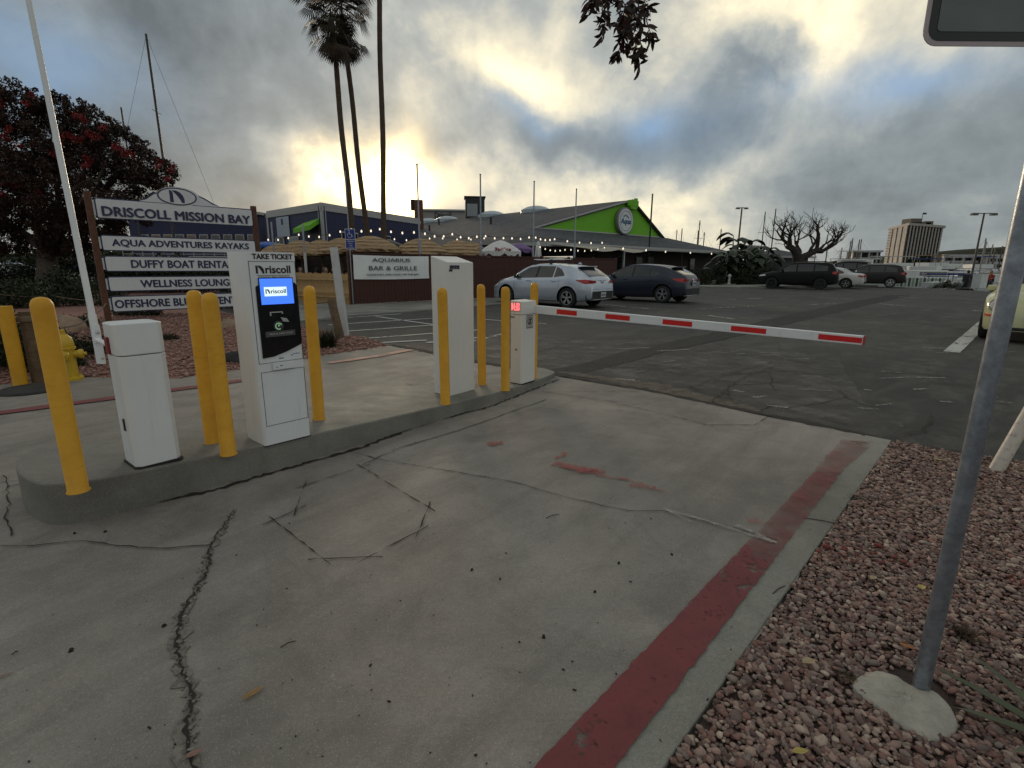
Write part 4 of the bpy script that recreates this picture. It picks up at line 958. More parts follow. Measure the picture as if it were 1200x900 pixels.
def suv(label, loc, rz, paint, scale=1., L=4.75, H_=1.76, rim=M_RIM, grp='cars parked in the lot', cat='car', name='parked_car', silver_handle=False):
    root = thing(name, label, cat, loc, rz, grp); root.scale = (scale,)*3
    a = L/2; k = H_/1.76
    top = [(-a, .80*k), (-a+.05, 1.04*k), (-a+.25, 1.42*k), (-a+.42, 1.66*k), (-a+.8, 1.74*k), (-.3, 1.765*k), (.25, 1.73*k), (.55, 1.62*k), (1.0, 1.32*k), (1.2, 1.17*k), (1.7, 1.10*k), (a-.22, 1.0*k), (a-.05, .84*k), (a, .62*k)]
    belt = [(-a, 1.0*k), (-1.4, 1.13*k), (0, 1.10*k), (1.1, 1.08*k), (a, .80*k)]
    plan = [(-a, .74), (-a+.08, .84), (-a+.3, .92), (0, .94), (1.5, .93), (a-.2, .84), (a, .68)]
    low = [(-a, .38), (-1.6, .27), (1.6, .27), (a, .30)]
    c = Car(top, belt, plan, low, .30); wx = (-1.42, 1.45); wr = .37; c.body(root, paint, wx, wr)
    for sd in (-1, 1):
        c.side('window', M_GLS, root, [(.05, 1.15*k), (1.0, 1.13*k)], [(.05, 1.62*k), (.45, 1.58*k), (1.0, 1.22*k)], sd)
        c.side('window', M_GLS, root, [(-.95, 1.17*k), (-.03, 1.155*k)], [(-.95, 1.63*k), (-.03, 1.63*k)], sd)
        c.side('window', M_GLS, root, [(-1.75, 1.2*k), (-1.02, 1.18*k)], [(-1.75, 1.5*k), (-1.02, 1.62*k)], sd)
        c.side('door_seam', M_DK, root, [(-.0, .4), (.012, .4)], [(-.0, 1.12*k), (.012, 1.12*k)], sd, .0015, 1)
        b = MB(); y_ = c.ysurf(.85, 1.16*k); b.box((.85, sd*(y_+.12), 1.22*k), (.12, .18, .15)); b.build('mirror', M_CHR if silver_handle else paint, root, bevel=.02)
        c.side('tail_light', M_TAIL, root, [(-a+.03, .96*k), (-a+.35, 1.02*k)], [(-a+.03, 1.20*k), (-a+.35, 1.14*k)], sd, .010, 8, 3)
        b = MB(); b.box((-a+.015, sd*.66, 1.07*k), (.06, .26, .16)); b.build('tail_light', M_TAIL, root, bevel=.01)
        b = MB(); b.tube([(-1.6, sd*.60, 1.80*k), (.2, sd*.62, 1.81*k)], .022, 8); b.build('roof_rail', M_DK if not silver_handle else M_CHR, root)
        for w_ in wx: c.wheel(root, w_, wr, sd, 5, rim)
        c.side('head_light', M_LENS, root, [(a-.5, .86*k), (a-.10, .82*k)], [(a-.5, .96*k), (a-.10, .90*k)], sd, .008, 6, 3)
    c.over('windscreen', M_GLS, root, .58, 1.10, .58, .72); c.over('rear_window', M_GLS, root, -a+.10, -a+.38, .66, .60, .008)
    b = MB(); b.prism([(-a-.05, -.7), (-a-.05, .7), (-a+.16, .88), (-a+.16, -.88)], .38, .62); b.build('rear_bumper', M_DK, root, bevel=.02)
    b = MB(); b.box((-a-.02, 0, .86*k), (.02, .31, .155)); b.build('licence_plate', M_PLT, root, bevel=.004)
    return root, c
def sedan(label, loc, rz, paint, scale=1.):
    root = thing('parked_car', label, 'car', loc, rz, 'cars parked in the lot'); root.scale = (scale,)*3
    L = 4.8; a = L/2
    top = [(-a, .62), (-a+.05, .92), (-a+.2, 1.0), (-a+.75, 1.05), (-a+1.3, 1.34), (-.5, 1.42), (.1, 1.43), (.5, 1.36), (1.0, 1.08), (1.2, .98), (1.8, .88), (a-.1, .70), (a, .50)]
    belt = [(-a, .88), (-1.4, .96), (0, .93), (1.1, .90), (a, .60)]
    plan = [(-a, .70), (-a+.1, .82), (-1.4, .89), (1.4, .88), (a-.15, .74), (a, .60)]
    c = Car(top, belt, plan, [(-a, .30), (-1.6, .20), (1.6, .19), (a, .22)]); wx = (-1.4, 1.42); wr = .33; c.body(root, paint, wx, wr)
    for sd in (-1, 1):
        c.side('window', M_GLS, root, [(.05, .965), (.98, .945)], [(.05, 1.35), (.42, 1.32), (.98, 1.02)], sd)
        c.side('window', M_GLS, root, [(-1.2, 1.0), (-.03, .97)], [(-1.2, 1.12), (-.75, 1.32), (-.03, 1.35)], sd)
        c.side('tail_light', M_TAIL, root, [(-a+.03, .76), (-a+.35, .80)], [(-a+.03, .92), (-a+.35, .90)], sd, .010, 8, 3)
        b = MB(); b.box((-a+.005, sd*.56, .84), (.05, .36, .13)); b.build('tail_light', M_TAIL, root, bevel=.01)
        for w_ in wx: c.wheel(root, w_, wr, sd)
    c.over('windscreen', M_GLS, root, .50, 1.02, .55, .66); c.over('rear_window', M_GLS, root, -a+.80, -a+1.28, .60, .54, .008)
    b = MB(); b.prism([(-a-.03, -.6), (-a-.03, .6), (-a+.14, .78), (-a+.14, -.78)], .32, .48); b.build('rear_bumper', M_DK, root, bevel=.02)
    return root, c
def beetle(label, loc, rz, paint, scale=1.):
    root = thing('parked_car', label, 'car', loc, rz, 'cars parked in the lot'); root.scale = (scale,)*3
    a = 2.05
    top = [(-a, .55), (-a+.1, .82), (-a+.45, 1.05), (-1.1, 1.28), (-.5, 1.46), (0, 1.50), (.4, 1.44), (.85, 1.15), (1.05, 1.02), (1.45, .98), (1.78, .86), (1.97, .68), (a, .50)]
    belt = [(-a, .70), (-1.2, .96), (0, .93), (.9, .92), (1.5, .86), (a, .58)]
    plan = [(-a, .50), (-a+.1, .64), (-a+.35, .80), (-1.2, .86), (0, .85), (1.2, .86), (1.65, .80), (1.92, .62), (a, .46)]
    c = Car(top, belt, plan, [(-a, .30), (-1.6, .20), (1.6, .20), (a, .24)], .40); wx = (-1.25, 1.27); wr = .33; c.body(root, paint, wx, wr)
    for sd in (-1, 1):
        # round head lamp in the front wing
        hx, hy, hz_ = 1.83, sd*.60, .72
        n_ = Vector((.86, sd*.38, .34)).normalized(); q = n_.to_track_quat('Z', 'Y').to_matrix().to_4x4()
        b = MB(); b.M = Matrix.Translation((hx, hy, hz_)) @ q; b.lathe([(.150, -.06), (.150, .018), (.128, .030), (.126, .012)], 28, caps=False); hl = b.build('head_light_ring', paint, root, smooth=40)
        b = MB(); b.M = Matrix.Translation((hx, hy, hz_)) @ q; b.lathe([(.127, .014), (.10, .034), (.05, .044), (0, .047)], 24); b.build('head_light_lens', M_LENS, hl, smooth=True)
        c.side('marker_light', mat('orange red marker', (.55, .06, .02), .2), root, [(1.74, .50), (1.99, .48)], [(1.74, .545), (1.99, .525)], sd, .012, 8, 2)
        b = MB(); b.M = Matrix.Translation((1.99, sd*.50, .32)) @ Vector((1, sd*.3, 0)).to_track_quat('Z', 'Y').to_matrix().to_4x4(); b.lathe([(.055, -.05), (.055, .01), (.045, .0), (0, .0)], 18); b.build('fog_light', M_DK, root)
        c.side('window', M_GLS, root, [(-.25, .98), (.80, .97)], [(-.25, 1.38), (.3, 1.34), (.80, 1.05)], sd)
        c.side('window', M_GLS, root, [(-.95, 1.02), (-.32, .99)], [(-.95, 1.18), (-.32, 1.37)], sd)
        b = MB(); y_ = c.ysurf(.7, 1.0); b.box((.72, sd*(y_+.06), 1.02), (.10, .19, .12)); b.build('mirror', paint, root, bevel=.03)
        for w_ in wx: c.wheel(root, w_, wr, sd)
    c.over('windscreen', M_GLS, root, .42, .90, .55, .62)
    b = MB(); b.prism([(a+.005, -.40), (a+.005, .40), (a-.12, .60), (a-.12, -.60)], .24, .32); b.build('air_intake', M_DK, root, bevel=.02)
    b = MB(); b.box((a+.01, 0, .45), (.012, .31, .155)); b.build('licence_plate', M_PLT, root, bevel=.004)
    return root, c
def vplace(px, py): x, y = g(px, py); return x, y
M_SIL = paintmat('silver blue paint', (.48, .53, .62), .45, .26, .8)
M_NAV = paintmat('dark grey blue paint', (.015, .021, .040), .3, .35, .3)
M_BLP = paintmat('black paint', (.006, .006, .007), .0, .5, 0., .06, .22)
M_WHP = paintmat('white paint', (.55, .55, .54), 0, .3)
M_GRP = paintmat('charcoal paint', (.022, .020, .020), .2, .45, .05, .1, .3)
M_GRN = paintmat('pale green yellow paint', (.56, .55, .31), 0, .28)
def place_wheel(px, py, rz, wx, hw, sc):
    """root location so that the left rear wheel touches the ground at pixel"""
    x, y = g(px, py); c_, s_ = math.cos(rz), math.sin(rz)
    lx, ly = wx*sc, hw*sc; return (x-(c_*lx-s_*ly), y-(s_*lx+c_*ly), 0)
RZV = math.radians(139)
rv = RZV
cars = []
cars.append(hatch('silver hatchback with roof rack bars parked by the brown fence', place_wheel(665, 361, rv, -1.33, .78, 1.06), rv, M_SIL, 1.06)[0])
cars.append(hatch('dark blue grey hatchback parked to the right of the silver hatchback', place_wheel(776, 355, rv, -1.33, .78, 1.06), rv, M_NAV, 1.06, 'navy')[0])
rv2 = math.radians(146)
cars.append(suv('black sport utility car parked in front of the bare pollarded tree', place_wheel(960, 339.5, rv2, -1.42, .82, 1.03), rv2, M_BLP, 1.03, rim=M_DK)[0])
cars.append(sedan('white saloon car, only its tail showing right of the black car', place_wheel(990, 338.2, math.radians(140), -1.4, .8, 1.05), math.radians(140), M_WHP, 1.05)[0])
cars.append(suv('charcoal sport utility car with bright mirror and bright wheels parked nearest the marina', place_wheel(1042, 337, rv2, -1.42, .82, 1.0), rv2, M_GRP, 1.0, L=4.7, H_=1.72, silver_handle=True)[0])
cars.append(suv('dark tall car roof seen behind the white saloon', (*g(985, 332.5), 0), math.radians(150), M_BLP, 1.05, H_=1.95)[0])
bx, by = g(1150, 399); brz = math.radians(221)
# front right-hand corner (its own right) sits left in the picture
cb, sb = math.cos(brz), math.sin(brz); lx, ly = 1.86, -.72
cars.append(beetle('pale yellow green rounded car, front end peeking out behind the sign pole', (bx-(cb*lx-sb*ly), by-(sb*lx+cb*ly), 0), brz, M_GRN)[0])
# ------------------------------------------------------------------ sign board
M_WOOD = mat('brown post wood', (.105, .045, .025), .75, var=.3, scale=7, bump=.004, bscale=25)
M_SGN = mat('white sign board', (.66, .68, .70), .5, var=.04, scale=3, dirt=.15, dirtcol=(.3, .3, .3))
M_SBL = mat('navy sign paint', (.020, .025, .085), .45)
SA = at(128, 376, 12.6); SA.z = 0; SB = at(300, 368, 15.0); SB.z = 0
sd_ = (SB-SA); SWD = sd_.length; srz = math.atan2(sd_.y, sd_.x)
sg = thing('sign_board', 'tall marina sign of five white boards with navy lettering between brown posts', 'sign', tuple(SA), srz)
XL = pj((SA.x, SA.y, 2.8))[0]
def zl(py, x=0.): p = SA+sd_.normalized()*x; return hz(p.x, p.y, py)
def tx_px(px, z_=2.):          # distance along the sign for an image column
    lo, hi = -2, 8
    for _ in range(40):
        m_ = (lo+hi)/2; p = SA+sd_.normalized()*m_
        if pj((p.x, p.y, z_))[0] < px: lo = m_
        else: hi = m_
    return lo
xl0, xr0 = tx_px(109.5, 2.9), tx_px(294.7, 2.9)
pxl, pxr = xl0-.10, xr0+.07
for x_ in (pxl, pxr):
    b = MB(); b.box((x_, .05, 1.48), (.13, .13, 3.16 if x_ == pxl else 3.1)); b.build('post', M_WOOD, sg, bevel=.01)
rows_ = [(231.3, 256, 'DRISCOLL MISSION BAY'), (275, 294, 'AQUA ADVENTURES KAYAKS'), (299.5, 318.5, 'DUFFY BOAT RENTALS'), (324, 342, 'WELLNESS LOUNGE'), (347, 366, 'OFFSHORE BLUE ADVENTURES')]
tcol = [(118, 292), (130.5, 291), (153, 276.5), (164, 274), (134, 300)]
for (yt, yb, tx_), (ta, tb_) in zip(rows_, tcol):
    zt_, zb_ = zl(yt, xl0), zl(yb, xl0); xb0 = xl0+.0; xb1 = xr0
    b = plate(xb1-xb0, zt_-zb_, .05, 0, .05, zb_, xb0); bd = b.build('board', M_SBL, sg, bevel=.004)
    fb = plate(xb1-xb0-.05, zt_-zb_-.05, .035, -.0505, .004, zb_+.025, xb0+.025); fc = fb.build('board_face', M_SGN, bd)
    zm = (zt_+zb_)/2; a_, c_ = tx_px(ta, zm), tx_px(tb_, zm)
    fit(tx_, c_-a_, (zt_-zb_)*(.48 if ta == 118 else .52), M_SBL, bd, ((a_+c_)/2, -.070 if ta == 118 else -.0555, zm-(.06 if ta == 118 else 0)), depth=.006, bold=0., thick=.034)
    b = MB(); b.box((xb0-.035, .02, zm), (.10, .05, (zt_-zb_)*.72)); b.build('bracket', M_WCAB, bd)
    b = MB(); b.box((xb1+.02, .02, zm), (.06, .05, (zt_-zb_)*.72)); b.build('bracket', M_WCAB, bd)
z0 = zl(231.3, xl0)-.01; q = [tx_px(p, z0) for p in (160, 182, 195, 230, 243, 262)]
b = MB(); xs_ = [tx_px(158, z0), tx_px(170, z0), tx_px(180, z0), tx_px(192, z0), tx_px(230, z0), tx_px(240, z0), tx_px(250, z0), tx_px(262, z0)]
zc = .0
b.slab([(xs_[0], 0, z0-.03), (xs_[1], 0, z0+.08), (xs_[2], 0, z0+.22), (xs_[3], 0, z0+.28), (xs_[4], 0, z0+.28), (xs_[5], 0, z0+.20), (xs_[6], 0, z0+.08), (xs_[7], 0, z0-.03)], (0, -.045, 0)); cr_ = b.build('crest', M_SBL, sg)
xe = (tx_px(184.5, z0)+tx_px(231, z0))/2; we = (tx_px(231, z0)-tx_px(184.5, z0))/2; ze = z0+.18; he = .215
b = MB(); b.slab([(xs_[0]+.07, 0, z0-.0), (xs_[1]+.03, 0, z0+.06), (xs_[2]+.02, 0, z0+.19), (xs_[3], 0, z0+.25), (xs_[4], 0, z0+.25), (xs_[5]-.02, 0, z0+.17), (xs_[6]-.02, 0, z0+.05), (xs_[7]-.07, 0, z0-.0)], (0, -.051, 0)); b.build('crest_face', M_SGN, cr_)
def ell(a, h, y, t, dx=0., n=32): 
    b = MB(); b.slab([(xe+dx+a*math.cos(2*PI*k/n), y, ze+h*math.sin(2*PI*k/n)) for k in range(n)], (0, -t, 0)); return b
ell(we+.035, he+.02, -.05, .006, .03).build('oval', M_SGN, cr_); e1 = ell(we, he, -.056, .006).build('oval', M_SBL, cr_); ell(we-.035, he-.03, -.062, .004).build('oval_face', M_SGN, e1)
b = MB(); dlogo(b, xe-.17, ze-.145, .32, .29, -.066, .006); b.build('logo', M_SBL, e1)
# ------------------------------------------------------------------ fence, banner, posts at the patio
FA, FB = Vector((-5.78, 18.6, 0)), Vector((5.75, 29.0, 0)); fd = (FB-FA).normalized(); FL = (FB-FA).length; frz = math.atan2(fd.y, fd.x); fn = Vector((fd.y, -fd.x, 0))
def fpx_(px, z_=1.8, back=0.):
    lo, hi = -12, 40
    for _ in range(40):
        m_ = (lo+hi)/2; p = FA+fd*m_-fn*back
        if pj((p.x, p.y, z_))[0] < px: lo = m_
        else: hi = m_
    return lo
M_FEN = mat('red brown fence board', (.058, .017, .010), .7, var=.25, scale=5, bump=.003, bscale=30)
fe = thing('wooden_fence', 'long red brown wooden board fence behind the silver hatchback', 'fence', tuple(FA), frz)
nb = int(FL/.145); bw = FL/nb; me0 = None
b = MB(); b.box((0, 0, 0), (bw-.006, .022, 1.74)); me0 = b.mesh('board', M_FEN)
for k in range(nb):
    o = bpy.data.objects.new('board', me0); C.objects.link(o); o.parent = fe; o.location = (bw*(k+.5), rnd.uniform(-.004, .004), .93+rnd.uniform(-.006, .006))
b = MB(); b.box((FL/2, 0, 1.835), (FL, .09, .05)); b.build('cap_rail', M_FEN, fe)
b = MB(); b.box((FL/2, .045, .93), (FL, .05, 1.66)); b.build('backing', M_FEN, fe)
for x_ in [0]+[FL*k/8 for k in range(1, 9)]:
    b = MB(); b.box((x_, .08, .95), (.10, .10, 1.9)); b.build('post', M_WOOD, fe)
# banner
xa, xb = fpx_(412.5, 1.7), fpx_(501, 1.7); bn = thing('banner', 'white vinyl banner reading AQUARIUS BAR & GRILLE hung on the brown fence', 'banner', tuple(FA+fn*.05), frz)
zt_, zb_ = 1.78, .93
rows = []
for i in range(13):
    t = i/12; rows.append([(xa+(xb-xa)*t, -.02-.012*math.sin(9*t)*math.sin(PI*j/6)-.010*math.sin(t*20+j), zt_+(zb_-zt_)*j/6-.02*math.sin(PI*t)*(1 if j in (0, 6) else .6)) for j in range(7)])
b = MB(); b.grid(rows); b.grid([[(x, y+.004, z_) for x, y, z_ in r_] for r_ in rows]); b.build('sheet', mat('banner vinyl', (.78, .80, .81), .5, var=.05, scale=2), bn, smooth=True)
M_GI = mat('grey banner ink', (.06, .07, .07), .6)
xm = (xa+xb)/2; bwd = xb-xa
fit('AQUARIUS', bwd*.50, .155, M_GI, bn, (xm-.02*bwd, -.060, 1.60), depth=.01, bold=-.006)
fit('BAR & GRILLE', bwd*.64, .155, M_GI, bn, (xm+.01, -.060, 1.32), depth=.01, bold=-.006)
fit('- COCKTAILS AND FOOD ON THE BAY -', bwd*.74, .06, mat('pale banner ink', (.16, .19, .20), .6), bn, (xm, -.060, 1.09), depth=.01, bold=0)
# accessible parking sign at the fence corner
pc = FA+fn*.06; hd = thing('parking_sign', 'blue and white wheelchair parking sign on a thin pole at the fence corner', 'sign', tuple(pc), 0)
zt_, zb_ = hz(pc.x, pc.y, 268), hz(pc.x, pc.y, 292.5)
b = MB(); b.tube([(0, .02, 0), (0, .02, hz(pc.x, pc.y, 200))], .02, 8); b.build('pole', M_GALV, hd)
b = MB(); b.box((.05, -.01, (zt_+zb_)/2), (.36, .008, zt_-zb_)); b.box
pn = b.build('panel', mat('sign white', (.5, .5, .52), .4), hd)
MB_ = mat('sign blue', (.012, .035, .24), .4); b = MB(); b.box((.05, -.017, zt_-(zt_-zb_)*.26), (.32, .006, (zt_-zb_)*.46)); b.build('symbol_field', MB_, pn); b = MB(); b.box((.05, -.017, zb_+(zt_-zb_)*.25), (.32, .006, (zt_-zb_)*.44)); b.build('text_field', MB_, pn)
MSW = mat('sign print white', (.6, .6, .62), .4); zc = zt_-(zt_-zb_)*.26
b = MB()
for k in range(13):
    a = math.radians(100+k*22); b.box((.04+.075*math.cos(a), -.022, zc-.04+.075*math.sin(a)), (.036, .004, .016), ry=-a+PI/2)
b.tube([(.025, -.022, zc+.09), (.03, -.022, zc), (.09, -.022, zc), (.12, -.022, zc-.08), (.15, -.022, zc-.08)], .012, 5); b.lathe([(0, -.004), (.024, -.004), (.024, .0)], 10, c=(.02, -.022, zc+.125), axis='y'); b.build('wheelchair_symbol', MSW, pn)
for k, t in enumerate(('PARKING', 'ONLY', 'VAN', 'ACCESSIBLE')): fit(t, (.24, .16, .12, .26)[k], .042, MSW, pn, (.05, -.022, zb_+(zt_-zb_)*(.40-.11*k)), depth=.002, bold=.01)
# leaning white post, wood post with rope
q = Vector((*g(405, 394), 0)); top_ = at(391, 290, q.y+.1)
lp = thing('white_post', 'white painted square post leaning left beside the short weathered wood post', 'post', tuple(q)); d_ = top_-q
b = MB(); 
w_ = .065
b.add([(-w_, -w_, 0), (w_, -w_, 0), (w_, w_, 0), (-w_, w_, 0)]+[(d_.x+x_*.95, d_.y+y_*.95, d_.z) for x_, y_ in ((-w_, -w_), (w_, -w_), (w_, w_), (-w_, w_))], [(3, 2, 1, 0), (4, 5, 6, 7), (0, 1, 5, 4), (1, 2, 6, 5), (2, 3, 7, 6), (3, 0, 4, 7)]); b.build('post', mat('chalky white paint', (.52, .53, .54), .6, var=.08, dirt=.4, dirtcol=(.2, .19, .17)), lp, bevel=.005)
M_OLDW = mat('weathered post wood', (.13, .085, .05), .85, var=.35, scale=12, bump=.01, bscale=30)
q2_ = Vector((*g(400, 398), 0)); wp = thing('wood_post', 'short round weathered wood post in front of the leaning white post', 'post', tuple(q2_))
t2 = at(388, 350, q2_.y+.02)-q2_; b = MB(); b.tube([(0, 0, -.05), tuple(t2*.96), tuple(t2*1.0)], [.085, .078, .06], 12); b.build('post', M_OLDW, wp, smooth=40)
b = MB(); c0 = t2*.93; rp = [c0+Vector((-.4*i, .30*i, -.10*math.sin(PI*min(1, i/5)))) for i in range(9)]; b.tube(rp, .012, 5); b.build('rope', mat('rope', (.16, .12, .08), .9), wp)
# left yellow post, mat, old post, hydrant
q = Vector((*g(25, 452), 0)); ypp = thing('yellow_post', 'flat topped bright yellow pipe post at the left edge, standing on a black mat', 'bollard', (q.x, q.y, .012))
t3 = at(3, 360, q.y-.0)-q; t3.z = hz(q.x, q.y, 360)
b = MB(); b.tube([(0, 0, 0), (t3.x*.1, 0, t3.z)], .072, 20); b.build('pipe', M_YEL, ypp, smooth=40)
q = Vector((*g(48, 448), 0)); op = thing('wood_post', 'dark round weathered wood post beside the flat topped yellow post', 'post', (q.x, q.y, .012)); hh = hz(q.x, q.y, 366)
b = MB(); b.tube([(0, 0, 0), (-.0, 0, hh)], [.085, .08], 12); b.build('post', M_OLDW, op, smooth=40)
b = MB(); b.lathe([(.095, hh*.86), (.10, hh*.88), (.10, hh*.92), (.095, hh*.94)], 14); b.build('rope_wrap', mat('rope', (.16, .12, .08), .9), op)
q = g(38, 458); b = MB(); b.lathe([(0, 0), (.30, 0), (.32, .01), (.28, .025), (0, .03)], 24); o = b.build('ground_mat', M_RUB); o.location = (q[0], q[1], .012); tag(o, 'round black rubber mat on the concrete under the yellow and wooden posts', 'mat')
q = Vector((*g(84, 446), 0)); hy = thing('fire_hydrant', 'yellow fire hydrant behind the near bollard at the bed edge', 'fire hydrant', (q.x, q.y, .012)); hh = hz(q.x, q.y, 387); k_ = hh/.75
M_HYD = mat('yellow hydrant paint', (.55, .36, .02), .4, var=.12, dirt=.3, dirtcol=(.25, .16, .03))
b = MB(); b.lathe([(.15*k_, 0), (.15*k_, .03), (.10*k_, .05), (.095*k_, .45*k_), (.12*k_, .46*k_), (.12*k_, .49*k_), (.10*k_, .50*k_)], 20); b.build('barrel', M_HYD, hy, smooth=40)
b = MB(); b.lathe([(.105*k_, .50*k_), (.11*k_, .54*k_), (.09*k_, .62*k_), (.05*k_, .67*k_), (.03*k_, .68*k_), (.03*k_, .74*k_), (0, .75*k_)], 20); b.build('bonnet', M_HYD, hy, smooth=40)
for a in (0, PI/2, PI, -PI/2*1.0):
    b = MB(); b.M = Euler((0, 0, a+.5)).to_matrix().to_4x4(); b.lathe([(.055*k_, .05), (.055*k_, .14*k_), (.068*k_, .145*k_), (.068*k_, .19*k_), (.02, .20*k_), (.02, .23*k_), (0, .23*k_)], 12, c=(0, 0, .38*k_), axis='x'); b.build('outlet', M_HYD, hy, smooth=40)
for k in range(6):
    a = k*PI/3; b = MB(); b.lathe([(.014, 0), (.014, .03), (0, .03)], 6, c=(.125*k_*math.cos(a), .125*k_*math.sin(a), .03)); b.build('bolt', M_HYD, hy)
# bamboo screen left of the fence corner
M_BAM = mat('bamboo cane', (.46, .30, .14), .65, var=.25, scale=8, bump=.003)
e_ = Vector((*g(349, 354.3), 0)); bd_ = (e_-FA); bl2 = bd_.length*1.9; bd_.normalize()
bf = thing('bamboo_screen', 'low tan bamboo cane screen left of the brown fence, in front of the seated patrons', 'fence', tuple(FA+bd_*.15), math.atan2(bd_.y, bd_.x))
hb = hz(e_.x, e_.y, 319.5)
cm_ = MB(); cm_.lathe([(.024, 0), (.024, .38*hb), (.027, .385*hb), (.024, .39*hb), (.024, .74*hb), (.027, .745*hb), (.024, .75*hb), (.024, hb)], 7); cme = cm_.mesh('cane', M_BAM, 40)
for k in range(int(bl2/.05)):
    o = bpy.data.objects.new('cane', cme); C.objects.link(o); o.parent = bf; o.location = (k*.05, rnd.uniform(-.008, .008), 0); o.scale = (1, 1, rnd.uniform(.97, 1.02)); o.rotation_euler = (0, 0, rnd.uniform(0, 6))
for z_ in (.25, .80):
    b = MB(); b.box((bl2/2, .04, hb*z_), (bl2, .03, .05)); b.build('rail', M_BAM, bf)
# thatched parasols
M_TH = newmat('straw thatch'); v = OBJ()
ly = N('ShaderNodeTexWave', inp={'Vector': mapping(v, (1, 1, 1)), 'Scale': 1.9, 'Distortion': 2.5, 'Detail': 4.0}); ly.bands_direction = 'Z'
th = noise(28, 6, .75, mapping(v, (1, 1, .35)))
c = mixc(mrange(th, .3, .7), (.26, .165, .085), (.66, .47, .28)); c = mixc(mrange(ly.outputs['Fac'], .2, .8, .45, 0.), c, (.16, .10, .05))
finish(M_TH, c, .9, 0, M('ADD', th, ly.outputs['Fac']), .05); MATS['straw thatch'] = M_TH
M_POLE = mat('parasol pole', (.12, .09, .06), .7)
def thatch(px, py, hw, Y, lab, skirt=.13):
    p = at(px, py, Y); top_ = p.z; r_ = hw/598*Y/.98
    t = thing('thatched_parasol', lab, 'parasol', (p.x, p.y, .0), rnd.uniform(0, 3), 'thatched parasols on the patio')
    b = MB(); b.tube([(0, 0, .0), (0, 0, top_-.1)], .05, 8); b.build('pole', M_POLE, t)
    b = MB(); L_ = 6; rr = r_; zt = top_
    hgt = (hz(p.x, p.y, py)-hz(p.x, p.y, py+15))*1.0
    for k in range(L_):
        a0, a1 = k/L_, (k+1)/L_
        f_ = lambda a: top_-hgt*(a**1.9)
        prof = [(max(.02, rr*a0), f_(a0)+.02), (rr*(a0+a1)/2, f_((a0+a1)/2)+.015), (rr*a1+.05, f_(a1)-.0), (rr*a1+.03, f_(a1)-.07)]
        b.lathe(prof, 30, wob=.03)
    b.lathe([(rr+.04, top_-hgt-.0), (rr+.05, top_-hgt-skirt), (rr-.08, top_-hgt-skirt+.05)], 40, wob=.05)
    r = random.Random(int(px)); n = 260
    for _ in range(n):
        a = r.uniform(0, 2*PI); q_ = r.uniform(.15, 1); R0 = rr*q_; z_ = top_-hgt*(q_**1.9)+.01; dx, dy = math.cos(a), math.sin(a); l_ = r.uniform(.1, .24); w_ = .012
        p0 = (dx*R0, dy*R0, z_+.02); p1 = (dx*(R0+l_*.8), dy*(R0+l_*.8), z_-l_*.45)
        b.add([(p0[0]-dy*w_, p0[1]+dx*w_, p0[2]), (p0[0]+dy*w_, p0[1]-dx*w_, p0[2]), p1], [(0, 1, 2)])
    b.build('thatch', M_TH, t, smooth=False)
for a in [(328, 286, 26, 25.5, 'leftmost thatched parasol, half hidden behind the ticket kiosk top'), (352, 282, 25, 24, 'thatched parasol just right of the ticket kiosk top'), (376, 281.5, 24, 23.5, 'thatched parasol above the leaning white post'), (399, 279.5, 24, 23, 'thatched parasol directly left of the blue wheelchair sign'),
          (434, 277, 32, 22.5, 'widest thatched parasol, right of the blue wheelchair sign above the banner'), (493, 280, 29, 23.5, 'thatched parasol above the right end of the banner'), (537, 282, 27, 25.5, 'thatched parasol above the tall cream cabinet'), (553, 284, 20, 29, 'small far thatched parasol right of the one above the tall cabinet')]:
    thatch(*a)
# fabric parasols
def parasol(px, py, hw, Y, m, lab, hgt_px=10, txt=None, panels=8):
    p = at(px, py, Y); r_ = hw/598*Y/.98; h_ = hgt_px/598*Y
    t = thing('parasol', lab, 'parasol', (p.x, p.y, 0), .2); b = MB(); b.tube([(0, 0, 0), (0, 0, p.z)], .03, 8); b.build('pole', M_POLE, t)
    b = MB(); rows = []
    for i in range(6):
        q_ = i/5; rows.append([(r_*q_*math.cos(2*PI*k/32)*(1-.05*abs(math.sin(4*2*PI*k/32))*q_), r_*q_*math.sin(2*PI*k/32)*(1-.05*abs(math.sin(4*2*PI*k/32))*q_), p.z-h_*q_**1.5-.03*q_*abs(math.sin(4*2*PI*k/32))) for k in range(32)])
    rows.append([(x, y, z_-(.22 if k % 4 in (1, 2, 3) else .12)) for k, (x, y, z_) in enumerate(rows[-1])])
    b.grid(rows[::-1], closed=True); b.build('canopy', m, t, smooth=40)
    if txt:
        rzt = -.0; fit(txt, r_*.75, .22, mat('faded red print', (.30, .09, .10), .7), t, (0-.05, -r_*.86, p.z-h_*.88), rx=-.85, depth=.03, bold=.01)
    return t
parasol(587, 281.5, 23, 26, mat('white canvas', (.62, .62, .62), .7), 'open white parasol with faded red lettering behind the fence', 12, 'Pacifico')
parasol(608, 285, 16, 30, mat('purple canvas', (.16, .09, .24), .7), 'purple and white parasol behind the open white parasol', 6)
p = at(631, 283, 28); t = thing('closed_parasol', 'closed white parasol standing upright right of the purple parasol', 'parasol', (p.x, p.y, 0))
b = MB(); b.tube([(0, 0, 0), (0, 0, p.z)], .03, 8); b.build('pole', M_POLE, t)
b = MB(); b.lathe([(.0, p.z+.02), (.09, p.z-.05), (.08, p.z-.12), (.12, p.z-.2), (.19, p.z-.85), (.14, p.z-.9), (0, p.z-.9)], 14, wob=.06); b.build('canopy', MATS['white canvas'], t, smooth=50)
